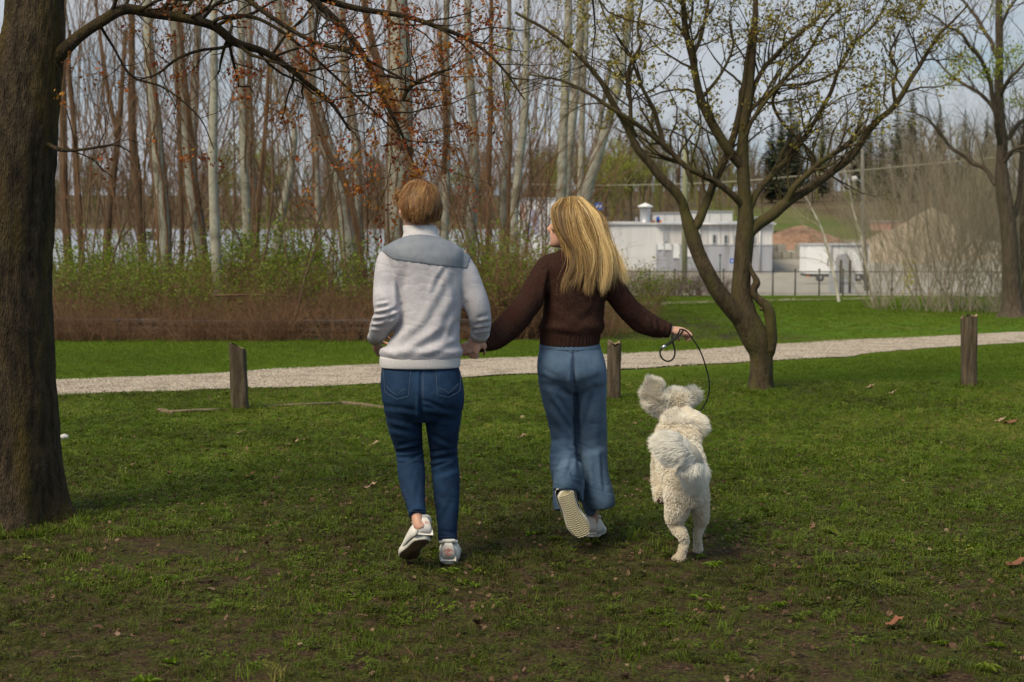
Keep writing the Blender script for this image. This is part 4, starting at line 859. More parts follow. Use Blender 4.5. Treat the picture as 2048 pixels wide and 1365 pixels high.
def grow(T, rng, p, d, Ln, r, lvl, mx, nch=(6, 5, 4), ks=(6, 4, 3, 3), wob=.16, up=.05, spread=.75, lf=.55, tips=None, rt=.35, nseg=(7, 6, 4, 4), droop=0.):
    n = nseg[min(lvl, len(nseg) - 1)]; P = [np.array(p, float)]; d = np.array(d, float); dd = [d]
    for i in range(n - 1):
        d = nrm(d + rng.normal(0, wob, 3) + np.array([0, 0, up - droop * lvl])); P.append(P[-1] + d * Ln / (n - 1)); dd.append(d)
    P = np.array(P); T.add(P, np.linspace(r, r * rt, n), ks[min(lvl, len(ks) - 1)])
    if tips is not None and lvl >= mx: tips.append(P[-1]); tips.append(P[-2])
    if lvl < mx:
        m = nch[min(lvl, len(nch) - 1)]
        for c in range(m):
            t = rng.uniform(.25, 1.0) if c else .98; x = t * (n - 1); i = min(int(x), n - 2); q = P[i] + (P[i + 1] - P[i]) * (x - i)
            grow(T, rng, q, perp(dd[i], rng, rng.uniform(.45, 1.1) * spread), Ln * lf * rng.uniform(.7, 1.2) * (1.15 - .5 * t), max(.0014, r * (1 - (1 - rt) * t) * .62), lvl + 1, mx, nch, ks, wob, up, spread, lf, tips, rt, nseg, droop)
def limb(T, rows, Y0, rng, k=10, sub=5, wig=.0):
    """rows: u, v, r_px, dY. returns path and radii in metres"""
    C = [W(u, v, Y0 + dy) for u, v, r, dy in rows]; r = [q[2] * PX(Y0 + q[3]) for q in rows]; M = smoothpath(np.c_[np.array(C), r], sub)
    P, rr = M[:, :3], np.maximum(M[:, 3], .002)
    if wig: P = P + np.stack([vn(P, 3, 1), vn(P, 3, 2), vn(P, 3, 3)], -1) * wig
    T.add(P, rr, k); return P, rr
def sprout(T, rng, P, rr, n, L0, mx=2, t0=.1, out=None, tips=None, **kw):
    for _ in range(n):
        t = rng.uniform(t0, 1) * (len(P) - 1.01); i = int(t); q = P[i] + (P[i + 1] - P[i]) * (t - i); d = nrm(P[i + 1] - P[i])
        a = perp(d, rng, rng.uniform(.5, 1.15)); a = nrm(a + (0, 0, .25) + (0 if out is None else np.array(out) * .3)); r = rr[i]
        grow(T, rng, q, a, L0 * rng.uniform(.5, 1.25), min(max(r * .45, .0025), .012), 1, 1 + mx, tips=tips, **kw)
def clusters(tips, rng, n_per, spread, size, frac=1., name='leaves', tint=None):
    tips = np.array(tips); tips = tips[rng.uniform(size=len(tips)) < frac]; C = np.repeat(tips, n_per, 0) + rng.normal(0, spread, (len(tips) * n_per, 3)); tn = np.clip(np.repeat(rng.uniform(0, 1, len(tips)), n_per) * .6 + rng.uniform(0, .4, len(C)), 0, 1)
    return leaves(C, size, rng, name, tn, up=.2)
def big_trunk(name, rows, Y0, m, parent, k=64, flare=.10, seed=1, amp=.010, sub=16):
    C = [W(u, v, Y0 + dy) for u, v, r, dy in rows]; r = [q[2] * PX(Y0 + q[3]) for q in rows]; M = smoothpath(np.c_[np.array(C), r], sub); v_, f_ = loft(M[:, :3], M[:, 3], M[:, 3], k, cap=False); v_ = np.asarray(v_)
    ctr = np.repeat(M[:, :3], k, 0); d = nrm(v_ - ctr); z = v_[:, 2]; z0 = z.min(); ang = np.arctan2(d[:, 1], d[:, 0])
    Q = np.stack([np.cos(ang) * 5, np.sin(ang) * 5, z * 1.1], -1); ridge = 1 - abs(vn(Q, 2.0, seed)) * 2; ridge2 = 1 - abs(vn(Q * (1, 1, 2.5), 4.5, seed + 1)) * 2
    h = amp * (ridge * .5 + ridge2 * .6) + amp * 1.5 * fbm(v_, 2.5, 3, seed + 3)
    fl = flare * np.exp(-(z - z0) / (.10 if flare < .13 else .14)) * (.55 + .45 * np.sin(ang * 5 + 1.3) + .3 * np.sin(ang * 3)); v_ = v_ + d * (h + fl)[:, None]
    return link(name, mesh_from(name, v_, f_), m, parent), M
# ---- big maple at the left edge
YB = 8.65; rng = np.random.default_rng(21); base = W(20, 1045, YB); gzb = GZ(base[0], YB)
mp_ = empty('maple_tree', (base[0], YB, gzb), label='massive dark mossy trunk at the left edge with red-budded limbs', cat='tree')
big_trunk('trunk', [(22, 1062, 116, 0), (22, 1020, 99, 0), (22, 950, 95, 0), (20, 850, 92, 0), (17, 700, 88, 0), (15, 560, 86, 0), (18, 420, 86, 0), (30, 300, 80, 0), (50, 180, 66, 0), (66, 60, 57, .02), (74, -60, 53, .05), (85, -260, 48, .1), (90, -500, 40, .1)], YB, bark_dark, mp_, 96, .14, 3, .009)
big_trunk('fork_stem', [(0, 380, 62, .05), (-20, 250, 50, .08), (-42, 120, 44, .12), (-60, -60, 40, .2), (-90, -300, 32, .3)], YB, bark_dark, mp_, 40, 0, 5, .005)
T = Tubes(); tips = []
arch_ = [(80, 175, 24, 0), (105, 125, 17, -.02), (132, 97, 13.5, -.04), (165, 68, 11.5, -.05), (205, 42, 11, -.05), (250, 19, 10.5, .0), (310, 28, 10, .05), (375, 38, 9.5, .1), (430, 54, 9, .15), (470, 85, 8.5, .2), (530, 105, 7, .3), (580, 138, 6, .35), (620, 172, 5, .4), (662, 206, 4, .45), (700, 262, 2, .5)]
P, rr = limb(T, arch_, YB, rng, 14); sprout(T, rng, P, rr, 26, .55, 1, .25, tips=tips, nch=(4, 4, 3), wob=.2)
for rows, ns in (([(425, 52, 5, .15), (440, 36, 4, .1), (500, 35, 3.6, .1), (560, 62, 3.4, .1), (615, 105, 3, .1), (680, 165, 2.6, .2), (750, 225, 2, .2), (800, 270, 1.2, .2)], 14),
                 ([(465, 88, 4, .2), (440, 94, 3.4, .2), (400, 98, 3, .2), (355, 116, 3, .1), (315, 145, 2.4, .1), (280, 155, 1.6, .1)], 7),
                 ([(98, 288, 5, -.1), (125, 300, 4, -.15), (160, 300, 3, -.2), (205, 293, 2.6, -.2), (232, 290, 2, -.2), (262, 305, 1.2, -.2)], 4),
                 ([(100, -160, 20, 0), (260, -190, 15, .1), (450, -110, 12, .2), (600, -20, 9, .3), (680, 50, 7, .3), (735, 130, 6, .3), (760, 190, 5, .3), (800, 260, 3, .3), (830, 330, 1.5, .3)], 26),
                 ([(600, -20, 8, .3), (720, 20, 6, .4), (830, 40, 5, .5), (930, 75, 4, .5), (1000, 130, 2.6, .5), (1050, 200, 1.4, .5)], 16),
                 ([(805, 205, 4, .3), (812, 185, 4, .3), (835, 165, 3.6, .3), (875, 148, 3, .3), (905, 140, 2, .3)], 8),
                 ([(300, -140, 8, .1), (420, -60, 6, .0), (520, 20, 5, -.1), (620, 80, 4, -.1), (720, 110, 3, -.1), (820, 160, 2, -.1)], 14),
                 ([(90, -350, 20, 0), (350, -420, 14, -.3), (700, -300, 10, -.5), (1000, -120, 7, -.6), (1200, 0, 4, -.6)], 10),
                 ([(200, 45, 3, 0), (225, 90, 2.6, .1), (262, 150, 2.2, .15), (330, 175, 1.8, .2), (400, 235, 1.4, .2), (430, 300, 1, .2)], 5)):
    P, rr = limb(T, rows, YB, rng, 8, wig=.012); sprout(T, rng, P, rr, ns, .45, 1, .2, tips=tips, nch=(4, 4, 3), wob=.22)
link('limbs', T.mesh('limbs'), bark_dark, mp_)
tp = np.array(tips); q = pxof(tp); keep = (rng.uniform(size=len(tp)) < np.clip((q[:, 0] - 150) / 450, .12, .75) * (q[:, 0] < 1000)); c = clusters(tp[keep], rng, 13, .022, .025, .85, 'bud_clusters'); o = link('bud_clusters', c, bud_red, mp_); o['kind'] = 'stuff'
# ---- multi-stem tree in the middle right
YY = G(1521, 783)[1]; rng = np.random.default_rng(31); yb = W(1521, 783, YY)
yt = empty('maple_tree', (yb[0], YY, GZ(yb[0], YY)), label='young multi-stem tree with olive spring leaves and a broken dead stub', cat='tree')
big_trunk('trunk', [(1521, 787, 25, 0), (1522, 760, 22.5, 0), (1523, 730, 22, 0), (1521, 705, 23, 0), (1512, 680, 27, 0), (1500, 655, 27, 0), (1490, 636, 26, 0), (1486, 615, 23, 0), (1483, 590, 20, 0), (1483, 560, 18, 0), (1486, 520, 17.5, 0), (1489, 480, 18, 0), (1491, 450, 17, 0), (1490, 415, 14, 0), (1488, 380, 12.5, .02), (1486, 340, 11.5, .05), (1485, 300, 11, .08), (1488, 250, 9.5, .1), (1495, 210, 8.5, .1), (1501, 160, 7.5, .1), (1506, 100, 6.5, .1), (1510, 50, 5.5, .1), (1512, -20, 4.5, .1), (1520, -120, 3, .1)], YY, bark_mid, yt, 40, .035, 11, .004, 8)
big_trunk('left_stem', [(1502, 655, 20, .0), (1488, 640, 21, -.02), (1462, 615, 18.5, -.05), (1436, 583, 16.5, -.08), (1414, 545, 15.5, -.1), (1397, 508, 14.5, -.1), (1386, 475, 15, -.1), (1377, 448, 13, -.1), (1370, 425, 10.5, -.1), (1362, 400, 9.5, -.12), (1345, 378, 9, -.14), (1320, 354, 8.5, -.16), (1298, 325, 8, -.18), (1275, 298, 7.5, -.2), (1252, 250, 6.5, -.22), (1226, 207, 5.5, -.25), (1200, 161, 4.5, -.28), (1160, 115, 3.5, -.3), (1100, 65, 2.8, -.3), (1030, 25, 1.8, -.3)], YY, bark_mid, yt, 28, 0, 12, .003, 7)
T = Tubes(); tips = []
limbs = [
 ([(1384, 462, 10, -.1), (1397, 447, 10, -.08), (1409, 420, 9, -.05), (1419, 393, 8.5, 0), (1431, 356, 8, .05), (1453, 310, 7.5, .1), (1470, 260, 7, .12), (1482, 205, 6, .12), (1491, 150, 5.5, .12), (1497, 100, 4.5, .1), (1508, 30, 3, .1), (1515, -40, 2, .1)], 10),
 ([(1272, 298, 5, -.2), (1262, 248, 4.5, -.2), (1262, 200, 4, -.2), (1258, 150, 4, -.2), (1266, 120, 3.5, -.2), (1282, 92, 3, -.2), (1276, 55, 2.4, -.2), (1285, 10, 1.8, -.2), (1290, -40, 1, -.2)], 14),
 ([(1484, 335, 9, .05), (1470, 318, 10, .03), (1452, 296, 10, 0), (1424, 248, 9.5, 0), (1404, 205, 8.5, 0), (1392, 160, 7.5, 0), (1384, 120, 7, 0), (1374, 74, 6.5, 0), (1368, 30, 6, 0), (1366, -30, 5, 0), (1360, -120, 3, 0)], 14),
 ([(1384, 110, 4, 0), (1398, 80, 4, .05), (1410, 40, 3.4, .1), (1420, -10, 2.4, .1)], 5),
 ([(1488, 415, 8, 0), (1472, 396, 7, -.05), (1444, 373, 6.5, -.1), (1407, 352, 6.5, -.15), (1378, 338, 6, -.2), (1355, 318, 5.5, -.2), (1330, 292, 5.5, -.22), (1295, 266, 5, -.25), (1260, 242, 4.5, -.3), (1220, 215, 4, -.3), (1180, 185, 3.5, -.3), (1120, 160, 2.6, -.3), (1060, 150, 1.6, -.3)], 18),
 ([(1372, 333, 4, -.2), (1378, 350, 5, -.2), (1387, 376, 2, -.2)], 0),
 ([(1330, 295, 5, -.2), (1318, 250, 4.5, -.2), (1306, 215, 4, -.2), (1285, 175, 3.6, -.22), (1270, 135, 3, -.25), (1262, 115, 2.6, -.25), (1240, 80, 2, -.3), (1215, 40, 1.5, -.3), (1190, -20, 1, -.3)], 14),
 ([(1496, 425, 8, 0), (1508, 396, 7, .05), (1523, 373, 6.5, .1), (1552, 340, 6, .15), (1575, 318, 6, .2), (1593, 298, 5.5, .2), (1616, 265, 5, .25), (1633, 238, 4.5, .25), (1648, 210, 4.5, .3), (1662, 183, 4, .3), (1680, 137, 3.5, .3), (1705, 91, 3, .35), (1745, 52, 2.4, .35), (1780, -5, 1.6, .4)], 20),
 ([(1497, 480, 10, 0), (1505, 462, 12, 0), (1520, 448, 12, .02), (1544, 432, 12, .04), (1565, 412, 12, .06), (1585, 398, 10, .1), (1614, 381, 9, .12), (1655, 352, 8, .15), (1697, 319, 8, .2), (1720, 290, 7, .22), (1734, 269, 6.5, .25), (1760, 240, 6, .28), (1780, 224, 6, .3), (1800, 197, 5.5, .3), (1821, 161, 5, .32), (1840, 135, 4.4, .35), (1854, 110, 4, .36), (1879, 70, 3.2, .4), (1905, 45, 2.4, .4), (1935, 15, 1.6, .4)], 24),
 ([(1572, 408, 7, .06), (1588, 376, 6.5, .03), (1612, 352, 6, .0), (1639, 327, 5.5, -.03), (1672, 306, 5, -.05), (1697, 290, 4.5, -.05), (1716, 270, 3.6, -.05), (1740, 250, 2.4, -.05)], 8),
 ([(1498, 222, 5, .1), (1508, 175, 5, .12), (1530, 134, 4.5, .15), (1563, 99, 4.2, .2), (1597, 70, 3.8, .25), (1630, 42, 3, .3), (1665, 0, 2.2, .3)], 14),
 ([(1489, 240, 5, .1), (1505, 216, 4.6, .1), (1527, 199, 4.4, .15), (1556, 174, 4, .2), (1585, 141, 3.8, .2), (1614, 112, 3.2, .25), (1647, 54, 2.6, .3), (1690, 10, 1.8, .3)], 14),
 ([(1488, 262, 4, .1), (1510, 232, 4, .1), (1548, 178, 3, .1), (1625, 165, 2.4, .0), (1690, 130, 2, -.1), (1720, 60, 1.4, -.1)], 8),
 ([(1487, 290, 4, .08), (1505, 240, 3.6, .0), (1560, 175, 3, -.1), (1590, 180, 2, -.1)], 4),
 ([(1556, 178, 3, .2), (1545, 205, 3.4, .2), (1560, 240, 3, .2), (1590, 272, 2.8, .2), (1622, 306, 3, .2), (1628, 330, 2.4, .2), (1600, 365, 1.6, .2)], 4),
 ([(1790, 210, 4, .3), (1786, 170, 3.4, .28), (1795, 140, 3, .26), (1780, 110, 2.4, .24), (1800, 60, 1.6, .2)], 8),
 ([(1400, 200, 4, 0), (1440, 150, 3, .0), (1462, 110, 2.6, .0), (1468, 80, 2, .0), (1462, 40, 1.4, 0)], 8)]
for rows, ns in limbs:
    P, rr = limb(T, rows, YY, rng, 9, wig=.012)
    if ns: sprout(T, rng, P, rr, int(ns * 1.15), .62, 2, .18, tips=tips, nch=(4, 4, 3), wob=.22, lf=.6)
link('limbs', T.mesh('limbs'), bark_mid, yt)
tp = np.array(tips); q = pxof(tp); keep = (q[:, 1] < 300) & (rng.uniform(size=len(tp)) < np.interp(q[:, 1], [100, 300], [1, .5])) & (rng.uniform(size=len(tp)) < .9); o = link('leaf_clusters', clusters(tp[keep], rng, 6, .022, .036, .60, 'leaf_clusters'), bud_olive, yt); o['kind'] = 'stuff'
T2 = Tubes(); P, rr = limb(T2, [(1542, 702, 9, -.06), (1545, 680, 10, -.07), (1543, 655, 11, -.08), (1540, 628, 11.5, -.08), (1532, 612, 10, -.08), (1518, 600, 8, -.07), (1509, 590, 7.5, -.06), (1508, 578, 7.5, -.06), (1513, 568, 8, -.06), (1511, 558, 6, -.06), (1504, 545, 4.5, -.05), (1499, 528, 3.5, -.05), (1494, 505, 3, -.03)], YY, rng, 14, wig=.008); T2.add([W(1526, 616, YY - .08), W(1521, 621, YY - .1)], [.02, .012], 6)
link('broken_stub', T2.mesh('broken_stub'), bark_mid, yt)
v_, f_ = ball(W(1541, 700, YY - .04), (.045, .045, .08)); v_ = np.asarray(v_); v_ = v_ + (vn(v_, 25, 2) * .012)[:, None]; link('knot', mesh_from('knot', v_, f_), bark_mid, yt)
bark_grey = mat('grey_brown_bark', (.050, .038, .028), (.115, .088, .066), 9, rough=.95, stretch=(3, 3, .6), bump=.02, bscale=30, c3=(.08, .07, .045), s3=1.4, detail=9)
# ---- right tree with lime clusters
rng = np.random.default_rng(41); YR = G(2022, 636)[1]
rt_ = empty('tree', (W(2022, 636, YR)[0], YR, GZ(10, YR)), label='tall bare tree near the right edge with a few lime green leaf tufts', cat='tree')
big_trunk('trunk', [(2025, 640, 30, 0), (2025, 620, 23, 0), (2024, 590, 19, 0), (2022, 540, 17, 0), (2019, 480, 16, 0), (2013, 420, 15, 0), (2005, 370, 14, 0), (2003, 320, 11, 0), (2004, 280, 10, 0), (1999, 230, 9.5, 0), (1998, 160, 8, 0), (1999, 90, 7, 0), (1998, 20, 6, 0), (2000, -80, 4, 0)], YR, bark_grey, rt_, 32, .12, 21, .010, 6)
T = Tubes(); tips = []
for rows, ns in (([(2000, 295, 6, 0), (1990, 240, 5, -.3), (1978, 150, 4.5, -.5), (1950, 100, 4, -.8), (1900, 55, 2.5, -1), (1850, 20, 1.5, -1)], 18), ([(2002, 380, 5, 0), (1975, 345, 4.5, .3), (1930, 315, 4, .6), (1895, 285, 3, .8), (1860, 240, 2, .9), (1830, 220, 1.2, 1)], 18), ([(2004, 285, 5, 0), (2030, 260, 5, .3), (2060, 230, 4, .5), (2100, 180, 2, .5)], 10),
                 ([(1999, 200, 5, 0), (2010, 170, 4, -.3), (2035, 140, 3.4, -.5), (2070, 100, 2, -.5)], 10), ([(1998, 120, 4.4, 0), (1975, 70, 4, .3), (1940, 20, 3, .6), (1900, -40, 2, .8)], 14), ([(1998, 60, 4, 0), (2015, 20, 3, -.2), (2040, -20, 2, -.4)], 8), ([(2001, 240, 4.5, 0), (1970, 195, 4, .4), (1925, 170, 3, .8), (1880, 130, 2, 1.2), (1850, 90, 1.4, 1.2)], 16), ([(2005, 330, 5, 0), (2030, 300, 4, -.3), (2060, 290, 3, -.5)], 8),
                 ([(2018, 470, 6, 0), (2035, 400, 5.5, .3), (2045, 320, 4.5, .4), (2060, 200, 3, .5)], 10)):
    P, rr = limb(T, rows, YR, rng, 7, wig=.05); sprout(T, rng, P, rr, ns, 1.5, 2, .15, tips=tips, nch=(5, 4, 4), wob=.2, lf=.55)
link('limbs', T.mesh('limbs'), bark_grey, rt_)
cl = []
for u, v in ((1910, 118), (1925, 135), (1940, 120), (1952, 112), (1975, 150), (1990, 145), (1960, 148), (2005, 125), (2012, 128), (2030, 100), (2045, 105), (2025, 200), (2040, 210), (1890, 160), (2000, 105), (1993, 15), (1905, 155), (2040, 130)): cl.append(W(u, v, YR + rng.uniform(-1.2, .2)))
o = link('leaf_tufts', clusters(cl, rng, 90, .11, .06, 1., 'leaf_tufts'), leaf_lime, rt_); o['kind'] = 'stuff'
T = Tubes(); P, rr = limb(T, [(2050, 660, 22, 0), (2050, 600, 15, 0), (2052, 500, 13, 0), (2050, 380, 12, 0), (2056, 250, 10, 0), (2060, 50, 8, 0), (2062, -60, 6, 0)], YR + 2.5, rng, 14); sprout(T, rng, P, rr, 14, 1.6, 2, .35, nch=(5, 4, 3)); o = link('tree', T.mesh('tree'), bark_grey); tag(o, 'brown trunk cut off by the right edge, behind the lime-tufted tree', 'tree')
# ---- wood of poplars: each trunk its own tree
rng = np.random.default_rng(51)
# rows: [(u,v)...], r_px at base, r_px at top, Y, bark, description
P_ = 'p'; B_ = 'b'; G_ = 'g'
wood = [
 ([(125, -20), (127, 200), (131, 400), (146, 600)], 8.5, 6.5, 34, B_, 'brown slanting trunk just right of the massive left trunk'),
 ([(140, 60), (139, 140), (149, 240), (157, 400), (172, 610)], 6, 4.5, 31, B_, 'thin crooked brown trunk close to the massive left trunk'),
 ([(190, -20), (215, 180), (238, 280)], 4, 3, 38, B_, 'slim brown stem leaning under the arching limb'),
 ([(262, 20), (262, 120), (268, 280), (281, 420), (290, 600)], 9.5, 7, 33, B_, 'straight brown trunk under the crest of the arching limb'),
 ([(250, 60), (241, 200), (230, 330), (216, 470), (210, 600)], 8, 5, 36, B_, 'brown trunk leaning left below the arching limb'),
 ([(293, -20), (298, 100), (305, 200), (317, 320), (324, 440), (330, 600)], 14, 10, 30, P_, 'bright pale poplar trunk, widest of the far left ones'),
 ([(350, 60), (354, 180), (359, 300), (362, 460), (358, 600)], 4.5, 3.5, 31, B_, 'very thin dark stem right of the bright pale poplar'),
 ([(353, -20), (357, 100), (368, 220), (380, 350), (397, 480), (412, 610)], 16, 12, 32, G_, 'thick greyish trunk wrapped in brown vines, left third'),
 ([(399, -20), (395, 100), (388, 200), (386, 330), (400, 480)], 8, 6.5, 36, G_, 'grey trunk crossing behind the vine-wrapped one'),
 ([(428, -20), (427, 160), (427, 330), (430, 480), (441, 640)], 11, 8, 28, P_, 'pale upright poplar with a dark scar near its foot'),
 ([(484, -20), (485, 150), (489, 300), (492, 450), (497, 600)], 9.5, 8, 31, P_, 'pale smooth trunk, left one of the close pair'),
 ([(498, -20), (499, 150), (502, 280), (508, 420), (513, 600)], 8, 5.5, 33, G_, 'grey trunk, right one of the close pair'),
 ([(539, 60), (535, 200), (527, 320), (514, 440), (505, 600)], 5, 3, 30, B_, 'thin dark stem leaning left after the close pair'),
 ([(540, 120), (553, 180), (573, 220), (590, 260), (583, 330), (570, 400), (557, 470), (548, 600)], 10, 5, 37, P_, 'pale trunk with a sharp elbow bend halfway up'),
 ([(545, -20), (565, 40), (590, 120), (620, 190), (645, 270), (672, 350), (690, 440), (712, 610)], 16, 10, 31, G_, 'thick greyish trunk leaning right behind the man\'s left'),
 ([(590, 90), (615, 190), (655, 300), (700, 400), (740, 600)], 8, 5, 29, B_, 'brown trunk leaning right just left of the man\'s head'),
 ([(622, -20), (626, 150), (632, 320), (640, 600)], 7, 6, 42, G_, 'grey slender trunk behind the leaning ones'),
 ([(683, -20), (688, 100), (700, 220), (714, 330), (722, 600)], 9, 7, 40, G_, 'grey trunk left of the man\'s head behind red buds'),
 ([(725, -20), (735, 50), (752, 110), (765, 160), (782, 210), (800, 300)], 7, 6, 28, B_, 'dark leaning trunk crossing before the great pale poplar'),
 ([(790, -60), (793, 0), (798, 100), (801, 200), (800, 300), (797, 400), (800, 600)], 27, 22, 33, P_, 'great pale poplar, brown with vines below, behind the man\'s head'),
 ([(892, -20), (893, 60), (893, 200), (891, 330), (890, 600)], 8.5, 7, 35, P_, 'straight pale trunk right of the man\'s head'),
 ([(880, 60), (885, 150), (890, 260), (886, 350)], 5, 3.5, 34.5, B_, 'brown vine-like stem clinging beside the straight pale trunk'),
 ([(936, -20), (937, 80), (942, 180), (948, 280), (946, 400), (940, 600)], 11, 8.5, 36, P_, 'pale trunk with a dark vine midway between the two heads'),
 ([(984, -20), (982, 120), (979, 260), (976, 400), (972, 600)], 5, 4, 34, B_, 'thin brown stem left of the woman'),
 ([(1018, -20), (1016, 120), (1011, 280), (1007, 400), (1003, 600)], 6.5, 5, 36, P_, 'slim pale trunk a little left of the woman'),
 ([(1053, -20), (1052, 70), (1050, 160), (1047, 240), (1036, 350), (1029, 440), (1024, 600)], 9.5, 6.5, 32, P_, 'brightest white trunk just left of the woman\'s head'),
 ([(1018, 220), (1020, 280), (1016, 380), (1010, 480)], 4, 2.5, 31, B_, 'short dark snag beside the brightest white trunk'),
 ([(1138, -20), (1136, 100), (1128, 240), (1122, 380), (1118, 600)], 11, 8, 40, P_, 'pale trunk rising above the woman, left of its cluster'),
 ([(1162, -20), (1160, 80), (1149, 200), (1138, 300), (1130, 400), (1126, 600)], 11, 8, 42, P_, 'pale trunk crossing in the cluster above the woman'),
 ([(1172, -20), (1170, 100), (1164, 240), (1160, 380), (1156, 600)], 7, 5.5, 44, P_, 'slimmer pale trunk at the rear of the woman\'s cluster'),
 ([(1262, -20), (1248, 110), (1232, 190), (1212, 260), (1190, 330), (1172, 400), (1156, 600)], 12, 8, 41, P_, 'pale trunk leaning right from the cluster above the woman'),
 ([(1222, 120), (1206, 210), (1193, 290), (1174, 380), (1160, 600)], 6.5, 4, 43, G_, 'thin grey trunk beside the leaning pale one'),
 ([(20, -20), (24, 60), (30, 120)], 7, 6, 34, P_, 'pale trunk glimpsed through the fork of the massive tree')]
BM = {P_: bark_pale, B_: bark_brown, G_: bark_paleg}
for rows, rb, rtp, Y, bk, lab in wood:
    x = W(rows[-1][0], 0, Y)[0]; gzz = GZ(x, Y); vb = 430 + F * (CZ - gzz) / Y
    rows = list(rows); 
    if rows[-1][1] > 420: rows[-1] = (rows[-1][0], vb + 6)
    e = empty('poplar_tree' if bk != B_ else 'tree', (x, Y, gzz), label=lab, cat='tree')
    C = [W(u, v, Y) for u, v in rows]
    if rows[0][1] < 0: C = [C[0] + (C[0] - C[1]) * (1.1 if rows[1][1] - rows[0][1] > 60 else 3)] + C
    M = smoothpath(C, 6); rad = np.linspace(rtp * .8, rb, len(M)) * PX(Y); T = Tubes(); M = M + np.stack([vn(M, .8, 4), vn(M, .8, 5), 0 * M[:, 0]], -1) * .025; T.add(M[::-1], rad[::-1] * (1 + .08 * vn(M[::-1], 2.2, 6)), 14)
    link('trunk', T.mesh('trunk'), BM[bk], e)
    T = Tubes(); tps = []; P = M[::-1]; rr = rad[::-1]
    n0 = 6 if bk == P_ else 8
    sprout(T, rng, P, rr, n0 + int(rb / 2), 2.4, 2, .30, tips=tps, nch=(5, 4, 3), wob=.16, lf=.6, up=.14, spread=.9)
    link('branches', T.mesh('branches'), twig_red if bk == B_ else twig_m, e)
    # climbing vines
    if bk != P_ or rb > 13:
        T = Tubes()
        for _ in range(5 if rb < 13 else 9):
            a0 = rng.uniform(0, 6.28); n = 14; t1 = rng.uniform(.45, 1.0); ix = np.linspace(0, (len(P) - 1) * t1, n); pp = np.stack([np.interp(ix, np.arange(len(P)), P[:, c]) for c in range(3)], -1); r_ = np.interp(ix, np.arange(len(P)), rr) * 1.06; an = a0 + np.cumsum(rng.normal(0, .35, n)); pp += np.stack([np.cos(an) * r_, np.sin(an) * r_, 0 * r_], -1); T.add(pp, rng.uniform(.008, .02), 4)
        for _ in range(26):
            i = rng.integers(0, int(len(P) * .75)); q0 = P[i] + rng.normal(0, .03, 3); grow(T, rng, q0, nrm(rng.normal(size=3) * (1, 1, .5) + (0, 0, -.1)), rng.uniform(.3, .8), .005, 2, 3, nch=(3, 3, 3), wob=.35, up=-.05)
        link('vines', T.mesh('vines'), twig_red, e)
# ---- brushwood saplings between the trunks (a few shapes, copied)
def sapling(seed, h, n, m, name, lv=2, lean=.25, rbase=.018, droop=0., L1=.55):
    rg_ = np.random.default_rng(seed); T = Tubes(); tps = []
    for i in range(n):
        a = rg_.uniform(0, 6.28); d = nrm(np.array([math.cos(a) * lean * rg_.uniform(.2, 1.4), math.sin(a) * lean * rg_.uniform(.2, 1.4), 1])); grow(T, rg_, (math.cos(a) * .12 * rg_.uniform(), math.sin(a) * .12, -.1), d, h * rg_.uniform(.6, 1.1), rbase * rg_.uniform(.5, 1), 0, lv, nch=(10, 5, 3), ks=(5, 3, 3), wob=.07, up=.05, spread=.62, lf=.38 if lv > 1 else .3, tips=tps, nseg=(9, 5, 4), droop=droop)
    me = T.mesh(name); me.materials.append(m); return me, tps
sap = [sapling(100 + i, 6.5, 2, (twig_red, twig_m, twig_red, twig_m)[i], 'stems') for i in range(4)]
rs = np.random.default_rng(61); cnt = 0
REG = []
def put(name, me, loc, sc, rz, label, cat, group, extra=None):
    e = empty(name, loc, label=label, cat=cat, group=group); REG.append(e); e.rotation_euler = (0, 0, rz); e.scale = (sc, sc, sc)
    for nm, m_ in [('stems', me)] + (extra or []):
        o = bpy.data.objects.new(nm, m_); COL.objects.link(o); o.parent = e
        if nm in ('leaves',): o['kind'] = 'stuff'
    return e
for i in range(120):
    Y = rs.uniform(26, 52); u = rs.uniform(60, 1015) if i < 104 else rs.uniform(1000, 1130); x = W(u, 0, Y)[0]
    if abs(u - 1135) < 60 and Y < 30: continue
    put('sapling', sap[i % 4][0], (x, Y, GZ(x, Y)), rs.uniform(.7, 1.5), rs.uniform(0, 6.28), 'bare thin-stemmed sapling in the brushwood among the poplars', 'sapling', 'bare saplings among the poplars')
# ---- leafing shrubs behind the guard rail
def shrub(seed, h, w_, n, m_st, m_lf, nl, ls, name, lower=.3):
    rg_ = np.random.default_rng(seed); T = Tubes(); tps = []
    for i in range(n):
        a = rg_.uniform(0, 6.28); r0 = w_ * .35 * math.sqrt(rg_.uniform()); d = nrm(np.array([math.cos(a) * rg_.uniform(.1, .9), math.sin(a) * rg_.uniform(.1, .9), 1])); grow(T, rg_, (math.cos(a) * r0, math.sin(a) * r0, -.08), d, h * rg_.uniform(.55, 1.05), .008, 0, 2, nch=(5, 4, 3), ks=(4, 3, 3), wob=.18, up=.02, spread=.9, lf=.45, tips=tps, nseg=(7, 4, 4), droop=.05)
    me = T.mesh(name); me.materials.append(m_st); tp = np.array(tps); tp = tp[tp[:, 2] > h * lower * rg_.uniform(.3, 1, len(tp))]
    C = tp[rg_.integers(0, len(tp), nl)] + rg_.normal(0, .05, (nl, 3)); lm = leaves(C, ls, rg_, 'leaves', np.clip(.25 + .45 * C[:, 2] / h + rg_.normal(0, .15, nl), 0, 1)); lm.materials.append(m_lf); return me, lm  # leaf tint rises with height, imitating lit yellow-green tops
sh = [shrub(200 + i, 1.35, 1.3, 26, twig_red if i % 2 else twig_m, leaf_green, (1100, 600, 1800)[i % 3], .044, 'stems', .65) for i in range(4)]
